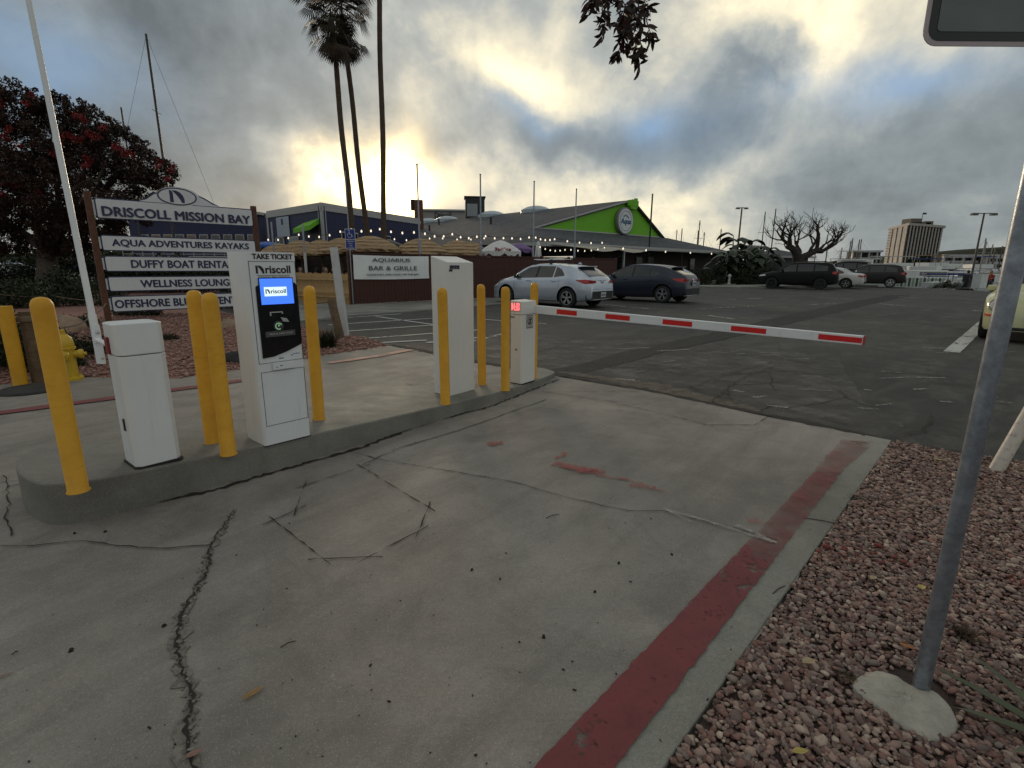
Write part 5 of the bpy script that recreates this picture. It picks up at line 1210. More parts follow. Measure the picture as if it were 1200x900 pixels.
p = at(315, 283, 27); b = parasol(313, 283, 19, 30, mat('blue canvas', (.03, .11, .42), .6), 'bright blue parasol seen between the sign board and the ticket kiosk', 4)
# sail canopies beyond the wide parasol
b = MB(); p = at(462, 283, 26); b.grid([[tuple(at(454+i*8, 280+i*3+j*3, 26+j*.6)) for j in range(4)] for i in range(4)]); o = b.build('folded_awning', MATS['white canvas'], None, smooth=True); so_ = o.modifiers.new('s', 'SOLIDIFY'); so_.thickness = .02; tag(o, 'small folded white awning between the two biggest thatched parasols', 'awning')
# flag poles along the fence
for px, ty, lab in [(491.5, 193, 'tallest thin steel pole rising above the banner end'), (563.5, 205, 'thin steel pole in front of the roof tower'), (625, 213, 'thin steel pole at the left tip of the green gable'), (673.5, 222, 'thin steel pole in front of the green gable')]:
    t_ = fpx_(px, 2.5, .25); p = FA+fd*t_-fn*.25; h_ = hz(p.x, p.y, ty)
    o = thing('steel_pole', lab, 'pole', (p.x, p.y, 0), 0, 'steel poles along the fence'); b = MB(); b.tube([(0, 0, 0), (0, 0, 2.4), (0, 0, 2.42), (0, 0, h_)], [.055, .055, .035, .03], 8); b.build('shaft', M_GALV, o, smooth=40)
    b = MB(); b.lathe([(.04, h_), (.04, h_+.03), (0, h_+.05)], 8); b.build('cap', M_DK, o)
for px, ty, by_, Y, lab in [(321.5, 260, 300, 22, 'short steel pole above the ticket kiosk top'), (359.5, 263, 325, 20.5, 'steel pole with white lower half right of the ticket kiosk')]:
    p = at(px, by_, Y); h_ = hz(p.x, p.y, ty); o = thing('steel_pole', lab, 'pole', (p.x, p.y, 0)); b = MB(); b.tube([(0, 0, 0), (0, 0, 1.9)], .055, 8); b.build('sleeve', MATS['chalky white paint'], o); b = MB(); b.tube([(0, 0, 1.9), (0, 0, h_)], .035, 8); b.build('shaft', M_GALV, o)
p = at(762, 270, 47); o = thing('steel_pole', 'thin dark pole rising from the roof right of the green gable', 'pole', (p.x, p.y, 2.5)); h_ = hz(p.x, p.y, 227); b = MB(); b.tube([(0, 0, 0), (0, 0, h_-2.5)], .07, 6); b.build('shaft', M_DK, o)
# string lights
M_BULB = emit('warm bulb', (1., .86, .66), .75); M_WIRE = mat('black wire', (.01, .01, .01), .7)
bb = MB(); bb.lathe([(0, -.04), (.024, -.03), (.032, 0), (.02, .03), (.012, .05), (0, .05)], 8); bme = bb.mesh('bulb', M_BULB, True)
def stringl(pts, n, lab, sag=.25, sc=1.):
    P3 = [at(*p) for p in pts]; root = thing('string_lights', lab, 'string lights', tuple(P3[0]), 0, 'festoon lights over the patio'); path = []
    for a, c in zip(P3, P3[1:]):
        for i in range(8): path.append(a.lerp(c, i/8)-Vector((0, 0, sag*math.sin(PI*i/8))))
    path.append(P3[-1]); b = MB(); b.tube([tuple(p-P3[0]) for p in path], .010, 4); b.build('wire', M_WIRE, root)
    for i in range(n):
        t = (i+.5)/n*(len(path)-1); k = int(t); p = path[k].lerp(path[k+1], t-k)-P3[0]-Vector((0, 0, .06)); o = bpy.data.objects.new('bulb', bme); C.objects.link(o); o.parent = root; o.location = p; o.scale = (sc,)*3
stringl([(297, 276, 24), (350, 273.5, 22), (405, 267, 20.5)], 9, 'string of bulbs from the sign board over the left thatched parasols', .18, 1.0)
stringl([(405, 266, 20.5), (445, 267, 23), (492, 270, 22)], 7, 'string of bulbs between the blue sign pole and the tallest steel pole', .1, 1.2)
stringl([(492, 270, 22), (530, 273, 24), (563.5, 274.5, 24.5)], 7, 'string of bulbs between the tallest steel pole and the tower pole', .15, 1.2)
stringl([(455, 278, 24), (510, 277, 25), (575, 277, 27)], 8, 'lower second string of bulbs above the thatched parasols', .1)
stringl([(563.5, 273.5, 24.5), (595, 277, 26), (625, 275.5, 26.3)], 6, 'string of bulbs between the tower pole and the gable tip pole', .1, 1.2)
stringl([(625, 276, 26.3), (650, 279, 27), (712, 283, 30)], 9, 'string of bulbs running right below the green gable', .1, 1.2)
stringl([(630, 287, 27), (665, 291, 28), (712, 288, 30)], 12, 'lower string of bulbs under the tan awning', .15)
stringl([(715, 289, 31), (780, 294, 38), (845, 297, 46)], 5, 'row of wall lamps under the long white eave', .0, 1.6)
# ------------------------------------------------------------------ main building with the green gable
M_SHIN = newmat('grey roof shingles'); v = OBJ()
br = N('ShaderNodeTexBrick', inp={'Vector': v, 'Color1': (.036, .040, .050, 1), 'Color2': (.070, .074, .086, 1), 'Mortar': (.020, .022, .028, 1), 'Scale': 1.0, 'Mortar Size': .02, 'Brick Width': .5, 'Row Height': .25})
c = mixc(mrange(noise(.9, 7, .75, v), .40, .62, 0, .8), br.outputs['Color'], (.095, .10, .115)); c = mixc(mrange(noise(2.6, 5, .75, v), .50, .58, 0, .75), c, (.020, .022, .028)); finish(M_SHIN, c, .9, 0, None)
M_GREEN = mat('lime green wall paint', (.15, .46, .008), .6, var=.05, scale=1); M_FAS = mat('white fascia', (.42, .42, .42), .6, dirt=.3, dirtcol=(.2, .2, .19)); M_DWAL = mat('dark brown wall', (.028, .020, .018), .8, var=.3)
G0_ = Vector((1.9, 46.8, 5.0)); ga = Vector((.74, .67, 0)).normalized(); gb = Vector((-ga.y, ga.x, 0)); grz = math.atan2(ga.y, ga.x)
mb_ = thing('restaurant_building', 'long low restaurant with grey shingle roof and lime green gable with round sign', 'building', (G0_.x, G0_.y, 0), grz)
W3 = lambda x, y, z_: (x, y, z_)
GLn, GA, GZ, EZ = 20.3, 14.0, 8.25, 4.72
# local frame: x along the gable to the right, y away (back)
EX0, EX1, EY = -5.6, 23.4, -6.9; EZ0 = 3.1; BK = 42.
def slopeL(x): return GZ-(GA-x)*(GZ-EZ)/GA
xl_ = GA-(GZ-EZ0)/((GZ-EZ)/GA)
def roofslab(poly, name='roof'):
    b = MB(); b.slab([Vector(p) for p in poly], (0, 0, -.18)); return b.build(name, M_SHIN, mb_)
roofslab([(EX0, EY, EZ0), (EX1, EY, EZ0), (GLn+1.2, -.02, EZ), (0, -.02, EZ)])
roofslab([(EX0, EY, EZ0+.001), (0, -.0, EZ), (GA, -.25, GZ), (GA, BK, GZ), (xl_, BK, EZ0), (EX0-2, EY+3, EZ0-.2)])
roofslab([(GA+.0, -.25, GZ+.001), (GLn+.4, -.25, EZ-.2), (GLn+.4, BK, EZ-.2), (GA, BK, GZ+.001)])
roofslab([(EX1, EY, EZ0+.001), (GLn+1.2, -.0, EZ), (GLn+1.2, 30, EZ), (EX1+1, 34, EZ0)])
b = MB(); b.slab([(0.1, .0, EZ-.1), (GLn-.0, .0, EZ-.1), (GA, .0, GZ-.05)], (0, .25, 0)); b.build('gable_wall', M_GREEN, mb_)
b = MB(); b.slab([(-.4, -.30, EZ+.02), (-.4, -.30, EZ-.10), (GA, -.30, GZ-.10), (GA, -.30, GZ+.06)], (0, .08, 0)); b.build('fascia', M_FAS, mb_)
b = MB(); b.slab([(GLn+.4, -.30, EZ-.1), (GLn+.4, -.30, EZ-.3), (GA, -.30, GZ-.16), (GA, -.30, GZ+.06)], (0, .08, 0)); b.build('fascia', M_DWAL, mb_)
b = MB(); b.box((GLn/2, -.06, EZ+.0), (GLn, .1, .16)); b.build('fascia', M_FAS, mb_)
b = MB(); b.box(((EX0+EX1)/2, EY-.05, EZ0-.10), (EX1-EX0, .1, .30)); b.build('fascia', M_FAS, mb_)
b = MB(); b.slab([(EX0-.05, EY, EZ0+.06), (EX0-.05, EY, EZ0-.26), (EX0-2.2, EY+3, EZ0-.5), (xl_-.05, BK, EZ0-.26), (xl_-.05, BK, EZ0+.06), (EX0-2.2, EY+3, EZ0-.1)], (.08, 0, 0)); b.build('fascia', M_FAS, mb_)
b = MB(); b.box((GA-.2, -.45, GZ-.40), (1.5, .4, .6)); b.slab([(GA-.95, -.65, GZ-.7), (GA+.5, -.65, GZ-.7), (GA+.2, -.65, GZ-1.05), (GA-.7, -.65, GZ-1.0)], (0, .4, 0)); b.build('gable_peak_box', M_GREEN, mb_, bevel=.05)
b = MB(); b.box((GA+.2, -.5, GZ+.0), (.4, .25, .25)); b.build('peak_lamp', M_GREEN, mb_, bevel=.05)
rx_ = GA-1.3
b = MB(); b.lathe([(0, -.35), (1.30, -.35), (1.36, -.30), (1.36, 0)], 40, c=(rx_, -.1, 6.05), axis='y'); rs = b.build('round_sign', mat('round sign grey rim', (.20, .21, .22), .5), mb_, smooth=30)
b = MB(); b.lathe([(0, -.37), (1.22, -.37), (1.22, -.36)], 40, c=(rx_, -.1, 6.05), axis='y'); b.build('sign_face', M_SGN, rs)
M_TEAL = mat('blue green sign ink', (.02, .10, .22), .5)
fit('Aqua', 1.75, .72, M_TEAL, rs, (rx_, -.48, 5.95), depth=.02, bold=.03, slant=.2)
b = MB()
for k in range(30):
    a = 2*PI*k/30; b.box((rx_+.98*math.cos(a), -.475, 6.05+.98*math.sin(a)), (.12, .02, .07), ry=-a+PI/2)
for k in range(5): b.slab([(rx_-.5+k*.2, -.475, 6.42+.1*math.sin(k)), (rx_-.38+k*.2, -.475, 6.62+.1*math.sin(k)), (rx_-.28+k*.2, -.475, 6.42+.1*math.sin(k))], (0, -.01, 0))
stuff(b.build('sign_ornament', M_TEAL, rs))
b = MB(); b.box(((0+GLn+5)/2, EY+1.8, 1.5), (GLn+6, .2, 3.0)); b.build('wall', M_DWAL, mb_)
b = MB(); b.box((-4.0, 20, 1.4), (.2, 50, 2.8)); b.build('wall', M_DWAL, mb_)
for k, x_ in enumerate((5.6, 8.4, 10.3, 18.0)):
    b = MB(); b.box((x_, EY+1.66, 1.75), (1.1, .08, 1.3)); wn = b.build('window', mat('window frame dark', (.03, .03, .02), .6), mb_); b = MB(); b.box((x_, EY+1.60, 1.75), (.9, .05, 1.1)); b.build('pane', mat('warm dim pane', (.06, .055, .02), .2) if k in (1, 2) else M_GLS, wn)
for x_ in (0.6, 4.2, 13.5): b = MB(); b.box((x_, EY+.3, 1.5), (.14, .14, 3.0)); b.build('column', M_FAS if x_ == 4.2 else M_DWAL, mb_)
# tan awning under the eave at the patio
b = MB(); b.grid([[(-5.2+i*.9, EY-.15-j*1.1, EZ0-.1-j*.12-.18*math.sin(PI*(i % 4)/4)*(j/3)) for j in range(4)] for i in range(9)]); aw = b.build('awning', mat('tan awning cloth', (.36, .33, .27), .8), mb_, smooth=True)
# skylight domes, vents on the roof
def dome(px, back, r_, z_up=.0, lab=None):
    lo, hi = -5, GA
    # point on the left slope at distance back from the gable
    for _ in range(40):
        m_ = (lo+hi)/2; p = G0_+ga*m_+gb*back
        if pj((p.x, p.y, slopeL(m_)))[0] < px: lo = m_
        else: hi = m_
    b = MB(); b.lathe([(r_*1.3, -.4), (r_*1.3, .0), (r_*1.1, .12*r_), (r_*.75, .28*r_), (r_*.35, .36*r_), (0, .38*r_)], 20, c=(lo, back, slopeL(lo)-.05)); return b.build('skylight_dome', mat('skylight acrylic', (.36, .42, .47), .3), mb_, smooth=40)
for px, bk, r_ in [(590, 33, 1.5), (627, 22.5, 1.5), (661, 14, 1.5), (572, 37, 1.0), (541, 41, 1.1)]: dome(px, bk, r_)
for px, bk, r_ in [(480, 36, 1.5), (503, 38, 1.5), (526, 39.5, 1.6)]: dome(px, bk, r_)
for x_, y_ in ((3.5, 22), (9.0, 28), (5, 12)):
    b = MB(); b.tube([(x_, y_, slopeL(x_)-.1), (x_, y_, slopeL(x_)+.75)], .12, 8); b.build('vent_pipe', M_DK, mb_)
p = at(601, 255, 66); lp_ = G0_
# roof tower and chimney, far flat building
def blockat(px0, px1, pt, pb_, Y, dep, name, lab, cat, m, rz=.1):
    a = at(px0, pb_, Y); c_ = at(px1, pb_, Y); w = (c_-a).length; top_ = hz((a.x+c_.x)/2, (a.y+c_.y)/2, pt)
    t = thing(name, lab, cat, ((a.x+c_.x)/2, (a.y+c_.y)/2, 0), rz); b = MB(); b.box((0, dep/2, top_/2), (w, dep, top_)); b.build('wall', m, t); return t, w, top_
t, w, h_ = blockat(545.5, 568, 231, 256, 76, 3, 'roof_tower', 'dark square rooftop tower with pale louvre panel behind the shingle roof', 'tower', mat('dark tower cladding', (.03, .028, .03), .7))
b = MB(); b.box((-.4, -.06, h_-1.75), (w*.55, .1, 1.7)); b.build('louvre_panel', mat('pale panel', (.26, .28, .30), .5), t); b = MB(); b.box((0, 1.5, h_+.05), (w+.3, 3.3, .15)); b.build('roof', M_DK, t)
t, w, h_ = blockat(486, 495.5, 234, 256, 70, 1.2, 'chimney', 'brown brick chimney on the roof right of the tall palms', 'chimney', mat('chimney brick', (.12, .05, .03), .8)); b = MB(); b.box((-.75, .6, h_-.6), (.5, .9, h_*.0+1.3)); b.build('flue_box', M_DWAL, t)
t, w, h_ = blockat(494, 548, 247, 275, 95, 12, 'marina_shed', 'far flat pale building with dark lettering between the chimney and the roof tower', 'building', mat('far pale wall', (.30, .29, .28), .7)); b = MB(); b.box((0, 5.9, h_+.1), (w+.4, 12.6, .25)); b.build('roof', M_FAS, t); fit('Driscoll', 2.9, 1.0, M_INK, t, (-.2, -.05, h_-.75), depth=.04, bold=.02)
# navy building
M_NAVY = newmat('navy board siding'); v = OBJ(); wv_ = N('ShaderNodeTexWave', inp={'Vector': v, 'Scale': 1.1}); wv_.bands_direction = 'Z'
finish(M_NAVY, mixc(mrange(wv_.outputs['Fac'], 0, .25, .5, 0.), (.018, .024, .080), (.008, .009, .03)), .6, 0, None)
CN = at(376, 241, 42); CN.z = 0; HN = hz(CN.x, CN.y, 241)
LN = at(312, 250, 49); LN.z = 0; RN = at(492, 254, 55.5); RN.z = 0
nb_ = thing('boat_rental_building', 'two storey navy building with white corner trim and lime green awning', 'building', tuple(CN))
l1 = LN-CN; r1 = RN-CN
def wallslab(a, c_, z0_, z1_, th, name, m, par, out=0.):
    d = (c_-a).normalized(); n = Vector((d.y, -d.x, 0)); n = -n if n.dot(-CN-(a+c_)/2) < 0 else n
    b = MB(); b.slab([a+n*out+Vector((0, 0, z0_)), c_+n*out+Vector((0, 0, z0_)), c_+n*out+Vector((0, 0, z1_)), a+n*out+Vector((0, 0, z1_))], -n*th); return b.build(name, m, par)
Z3 = Vector((0, 0, 0))
wallslab(Z3, l1, 0, HN, .3, 'wall', M_NAVY, nb_); wallslab(Z3, r1, 0, HN, .3, 'wall', M_NAVY, nb_)
bk_ = l1+r1; b = MB(); b.prism([(0, 0), (l1.x, l1.y), (bk_.x, bk_.y), (r1.x, r1.y)], HN+.02, HN+.25); b.build('roof', M_FAS, nb_)
wallslab(l1, bk_, 0, HN, .3, 'wall', M_NAVY, nb_)
def fa(t0, t1, z0_, z1_, name, m, side='l', out=.06, th=.05, par=None):
    d = l1 if side == 'l' else r1; return wallslab(d*t0, d*t1, z0_, z1_, th, name, m, par or nb_, out)
fa(-.01, .045, 0, HN, 'corner_trim', M_FAS, 'l'); fa(-.00, .03, 0, HN, 'corner_trim', M_FAS, 'r'); fa(.97, 1.0, 0, HN, 'corner_trim', M_FAS, 'l')
fa(0, 1, HN-.35, HN+.0, 'fascia', M_FAS, 'l', .08); fa(0, 1, HN-.35, HN+.0, 'fascia', M_FAS, 'r', .08)
pl2 = fa(.55, .79, HN-2.1, HN-.45, 'sign_panel', mat('pale blue panel', (.36, .42, .50), .5), 'l', .10); fa(.66, .69, HN-1.1, HN-.6, 'panel_print', M_SBL, 'l', .13, .02, pl2)
for t0, t1 in ((.40, .58), (.67, .84)):
    w_ = fa(t0, t1, HN-3.6, HN-2.15, 'window', M_FAS, 'l', .10); fa(t0+.02, t1-.02, HN-3.5, HN-2.25, 'pane', mat('sky pane', (.10, .13, .15), .1), 'l', .13, .02, w_); fa((t0+t1)/2-.004, (t0+t1)/2+.004, HN-3.5, HN-2.25, 'mullion', M_FAS, 'l', .15, .02, w_)
for t0, t1 in ((.14, .29), (.55, .62)):
    w_ = fa(t0, t1, HN-2.7, HN-1.8, 'window', M_FAS, 'r', .10); fa(t0+.008, t1-.008, HN-2.6, HN-1.9, 'pane', M_GLS, 'r', .13, .02, w_)
d_ = l1.normalized(); n_l = Vector((d_.y, -d_.x, 0)); n_l = -n_l if n_l.dot(-CN) < 0 else n_l
a0, a1 = d_*.3, d_*3.2; z_ = HN-1.05
b = MB(); b.slab([a0+Vector((0, 0, z_+.15)), a1+Vector((0, 0, z_-.1)), a1+n_l*.9+Vector((0, 0, z_-.6)), a0+n_l*.9+Vector((0, 0, z_-.45))], (0, 0, -.35)); b.build('awning', M_GREEN, nb_)
fa(.03, .12, HN-4.2, HN-1.4, 'door', mat('door dark', (.03, .035, .03), .5), 'l', .07)
b = MB(); b.slab([r1*0+n_l*1.2+Vector((0, 0, 2.9)), r1*.45+Vector((1.2, -.9, 2.9)), r1*.45+Vector((1.2, -.9, 3.0)), n_l*1.2+Vector((0, 0, 3.0))], (0, .08, 0)); b.build('balcony_rail', M_FAS, nb_)
# darker wing further left, seen behind the sign board
t, w, h_ = blockat(150, 313, 252, 300, 52, 10, 'marina_office', 'low navy office with windows, some warm brown, and railing seen between the sign boards', 'building', M_NAVY, -.1)
b = MB(); b.box((0, 4.9, h_+.1), (w+.5, 10.8, .25)); b.build('roof', M_FAS, t)
for k in range(10):
    x_ = -w/2+1.6+k*1.25; b = MB(); b.box((x_, -.08, 3.7), (.9, .1, 1.2)); w_ = b.build('window', M_FAS, t); b = MB(); b.box((x_, -.14, 3.7), (.75, .04, 1.05)); b.build('pane', mat('warm brown pane', (.16, .10, .06), .2) if k in (1, 2, 4) else M_GLS, w_)  # a few panes get a warm brown base colour, no emission
b = MB(); 
for z_ in (2.4, 2.75, 3.05): b.tube([(-w/2, -1.2, z_), (w/2, -1.2, z_)], .03, 5)
for k in range(14): b.tube([(-w/2+k*w/13, -1.2, 2.2), (-w/2+k*w/13, -1.2, 3.05)], .03, 5)
b.box((0, -.6, 2.15), (w, 1.4, .15)); stuff(b.build('balcony', M_FAS, t))
# patrons behind the bamboo
def person(x, y, shirt, lab, skin=(.32, .18, .12), hair=(.03, .02, .015), rz=0., h=1.25, arm=.5):
    me = bpy.data.meshes.new('body'); V_ = [(0, 0, .50), (0, .0, .62), (0, 0, .85), (0, -.01, .98), (0, -.02, 1.06), (0, -.03, 1.13), (0, -.03, 1.24), (.17, 0, .98), (.24, -.05, .76), (.16, -.26, .72), (.10, -.34, .76), (-.17, 0, .98), (-.24, -.05, .76), (-.18, -.26, .70), (-.12, -.34, .74), (.10, -.05, .50), (.13, -.45, .50), (.13, -.47, .05), (.13, -.60, .03), (-.10, -.05, .50), (-.13, -.45, .50), (-.13, -.47, .05), (-.13, -.60, .03)]
    E_ = [(0, 1), (1, 2), (2, 3), (3, 4), (4, 5), (5, 6), (3, 7), (7, 8), (8, 9), (9, 10), (3, 11), (11, 12), (12, 13), (13, 14), (0, 15), (15, 16), (16, 17), (17, 18), (0, 19), (19, 20), (20, 21), (21, 22)]
    R_ = [.15, .14, .15, .13, .055, .085, .09, .06, .045, .035, .04, .06, .045, .035, .04, .09, .065, .045, .04, .09, .065, .045, .04]
    me.from_pydata(V_, E_, []); o = bpy.data.objects.new('body', me); C.objects.link(o); sk = o.modifiers.new('s', 'SKIN'); o.modifiers.new('ss', 'SUBSURF').levels = 1
    for i, r_ in enumerate(R_): me.skin_vertices[0].data[i].radius = (r_, r_*(.75 if i in (1, 2, 3) else 1))
    me.skin_vertices[0].data[0].use_root = True
    bpy.context.view_layer.update(); nm = bpy.data.meshes.new_from_object(o.evaluated_get(bpy.context.evaluated_depsgraph_get())); bpy.data.objects.remove(o)
    nm.materials.clear()
    ms = mat('skin %s' % (skin,), skin, .6); mc = mat('shirt %s' % (shirt,), shirt, .8); mt = mat('trousers', (.03, .035, .06), .8)
    for m_ in (mc, ms, mt): nm.materials.append(m_)
    for p_ in nm.polygons:
        c_ = p_.center; p_.material_index = 1 if c_.z > 1.05 or (c_.y < -.16 and c_.z > .62 and abs(c_.x) > .06) else (2 if c_.z < .58 else 0); p_.use_smooth = True
    r = thing('person', lab, 'person', (x, y, 0), rz); o = bpy.data.objects.new('body', nm); C.objects.link(o); o.parent = r
    b = MB(); b.lathe([(.0, 1.345), (.06, 1.335), (.10, 1.27), (.102, 1.20), (.085, 1.14), (.07, 1.12)], 12, c=(0, .005, 0)); hr = b.build('hair', mat('hair %s' % (hair,), hair, .8), r, smooth=True)
    b = MB(); b.lathe([(0, 1.10), (.05, 1.12), (.078, 1.18), (.08, 1.24), (.05, 1.30), (0, 1.31)], 12, c=(0, -.045, 0)); b.build('face', ms, r, smooth=True)
    b = MB(); b.box((0, .02, .44), (.42, .42, .05)); b.box((0, .22, .72), (.42, .04, .5)); b.box((0, .02, .22), (.36, .36, .40)); ch = b.build('chair', M_DK); ch.location = (x, y, 0); ch.rotation_euler = (0, 0, rz); tag(ch, 'dark patio chair under the '+lab.split(' seated')[0], 'chair', 'patio chairs')
    return r
for px, Y, sh, lab, sk_, hr_, rz_ in [(352, 21.8, (.40, .42, .45), 'person in a light grey shirt seated under the thatch right of the kiosk', (.32, .18, .12), (.03, .02, .02), .6), (372, 22.4, (.07, .09, .20), 'person in a dark blue shirt seated left of the leaning white post', (.25, .14, .09), (.02, .015, .01), -2.2), (381, 21.0, (.50, .48, .44), 'person in a cream shirt seated next to the leaning white post', (.32, .2, .14), (.10, .06, .03), 1.0), (392, 21.6, (.55, .13, .06), 'person in an orange red shirt seated behind the leaning white post', (.3, .18, .12), (.03, .02, .01), -.8), (406, 22.5, (.10, .05, .05), 'person in a maroon shirt seated left of the banner corner', (.3, .18, .12), (.03, .02, .01), 2.5)]:
    p = at(px, 318, Y); person(p.x, p.y, sh, lab, sk_, hr_, rz_)
b = MB(); p0, p1 = at(290, 300, 27.5), at(418, 300, 24.5); d_ = (p1-p0); b.slab([(p0.x, p0.y, 0), (p1.x, p1.y, 0), (p1.x, p1.y, 1.95), (p0.x, p0.y, 1.95)], (.1, .1, 0)); o = b.build('patio_dark_sheet', M_DWAL); tag(o, 'dark brown sheet for the dark interior behind the seated patrons under the thatch', 'screen')  # dark brown sheet standing in for the dark interior under the thatch
# ------------------------------------------------------------------ trees and plants
def leafcloud(name, clumps, per, size, m, parent, seed=1, aspect=.45, droop=0., flat_=.8):
    """many leaf faces in clumps; clumps are (x,y,z,r) in the parent's frame"""
    r = np.random.RandomState(seed); n = len(clumps)*per; cl = np.repeat(np.array(clumps), per, axis=0)
    d = r.normal(0, 1, (n, 3)); d /= np.linalg.norm(d, axis=1)[:, None]; rad = r.uniform(.25, 1, n)**.6
    c = cl[:, :3]+d*(rad*cl[:, 3])[:, None]*np.array([1, 1, flat_])
    a = r.normal(0, 1, (n, 3)); a[:, 2] -= droop; a /= np.linalg.norm(a, axis=1)[:, None]
    b_ = np.cross(a, r.normal(0, 1, (n, 3))); b_ /= np.linalg.norm(b_, axis=1)[:, None]
    s = size*r.uniform(.6, 1.4, n)[:, None]
    P4 = np.stack([c-a*s, c+b_*s*aspect, c+a*s, c-b_*s*aspect], axis=1).reshape(-1, 3)
    me = bpy.data.meshes.new(name); me.vertices.add(4*n); me.vertices.foreach_set('co', P4.ravel()); me.loops.add(4*n); me.loops.foreach_set('vertex_index', np.arange(4*n)); me.polygons.add(n); me.polygons.foreach_set('loop_start', np.arange(0, 4*n, 4)); me.update(calc_edges=True)
    me.materials.append(m); o = bpy.data.objects.new(name, me); C.objects.link(o); o.parent = parent; return o
def leafmat(name, cols, rough=.6):
    m = newmat(name); geo = nt.nodes.new('ShaderNodeNewGeometry'); c = ramp(geo.outputs['Random Per Island'], [(i/(len(cols)-1), q) for i, q in enumerate(cols)])
    finish(m, c, rough, 0, None, spec=.3); MATS[name] = m; return m
LF_DK = leafmat('dark reddish foliage', [(.014, .010, .007), (.032, .013, .009), (.020, .018, .009), (.055, .014, .011), (.016, .013, .008), (.028, .012, .008)])
LF_RED = leafmat('red blossom', [(.20, .012, .014), (.11, .010, .010), (.26, .02, .02)])
LF_GRN = leafmat('dark green foliage', [(.014, .022, .008), (.028, .038, .013), (.018, .026, .011), (.042, .046, .018)])
LF_FAR = leafmat('far olive foliage', [(.030, .036, .020), (.055, .058, .030), (.075, .068, .035), (.025, .030, .018)])
M_BARK = mat('grey brown bark', (.075, .060, .048), .9, var=.35, scale=8, bump=.02, bscale=18)
M_DBARK = mat('dark bark', (.030, .024, .020), .9, var=.3, scale=6, bump=.03, bscale=10)
def limb(b, p0, p1, r0, r1, n=8, wob=.08, seg=6, seed=0):
    r = random.Random(seed); pts = [Vector(p0).lerp(Vector(p1), i/seg)+(Vector((r.uniform(-1, 1), r.uniform(-1, 1), r.uniform(-1, 1)))*wob*(Vector(p1)-Vector(p0)).length if 0 < i < seg else Vector()) for i in range(seg+1)]
    b.tube(pts, [r0+(r1-r0)*i/seg for i in range(seg+1)], n); return pts
# flowering gum at the left
tb_ = Vector((*g(56, 345), 0)); TY = tb_.y
gt = thing('flowering_tree', 'large dark broad tree with red blossom clusters behind the sign board at the left', 'tree', tuple(tb_))
b = MB(); limb(b, (0, 0, -.1), (.1, .3, 2.1), .50, .36, 12, .02, 5, 1)
for k, (px, py, dy) in enumerate([(20, 190, 0), (60, 160, 1), (110, 180, 0), (150, 200, 1), (-40, 190, 1), (180, 225, 0), (90, 140, 2), (135, 175, -1), (165, 190, 1)]):
    q_ = at(px, py, TY+dy)-tb_; limb(b, (.1, .3, 2.0), tuple(q_), .20, .035, 7, .07, 8, k+3)
b.build('trunk', M_BARK, gt, smooth=60)
env = [(-130, 60), (-60, 72), (-20, 88), (5, 97), (30, 108), (52, 118), (62, 112), (78, 125), (84, 140), (95, 124), (106, 130), (118, 142), (140, 152), (152, 158), (163, 172), (180, 186), (194, 192), (203, 205), (202, 222), (190, 235), (175, 258), (140, 284), (100, 298), (60, 300), (20, 296), (-40, 300), (-130, 300)]
r = random.Random(21); cl = []
while len(cl) < 860:
    px, py = r.uniform(-130, 205), r.uniform(60, 300)
    if not inpoly(px, py, env): continue
    if 128 < px < 150 and 160 < py < 172 and r.random() < .8: continue
    ed_ = min(math.hypot(px-x, py-y) for x, y in env); dp = min(3.0, .3+ed_/26)
    q_ = at(px, py, TY+.5+r.uniform(-1, 1)*dp)-tb_; cl.append((q_.x, q_.y, q_.z, r.uniform(.28, .52)))
leafcloud('crown', cl, 175, .062, LF_DK, gt, 3, .5)
# outer sprigs give a ragged outline
r = random.Random(22); sp_ = []
for i in range(len(env)-7):
    a, c_ = env[i], env[i+1]
    for k in range(5): t = r.random(); px, py = a[0]*(1-t)+c_[0]*t+r.uniform(-4, 6), a[1]*(1-t)+c_[1]*t-r.uniform(-3, 7); q_ = at(px, py, TY+r.uniform(-1, 1))-tb_; sp_.append((q_.x, q_.y, q_.z, r.uniform(.12, .24)))
o = leafcloud('outer_sprigs', sp_, 50, .055, LF_DK, gt, 5, .5); stuff(o)
fl_ = []
for (px, py) in [(90, 137), (97, 141), (105, 155), (90, 165), (78, 158), (100, 185), (10, 150), (5, 160), (17, 217), (40, 228), (46, 230), (38, 232), (5, 215), (200, 200), (197, 210), (140, 170), (150, 178), (135, 172), (145, 176), (30, 120), (38, 112), (100, 195), (60, 180), (20, 170), (70, 170), (115, 160), (3, 228), (185, 195), (120, 150), (0, 120), (84, 160)]:
    q_ = at(px, py, TY-1.9)-tb_; fl_.append((q_.x, q_.y, q_.z, .16))
    q_ = at(px+r.uniform(-6, 6), py+r.uniform(-6, 6), TY-1.4)-tb_; fl_.append((q_.x, q_.y, q_.z, .14))
stuff(leafcloud('blossoms', fl_, 46, .045, LF_RED, gt, 6, .6))
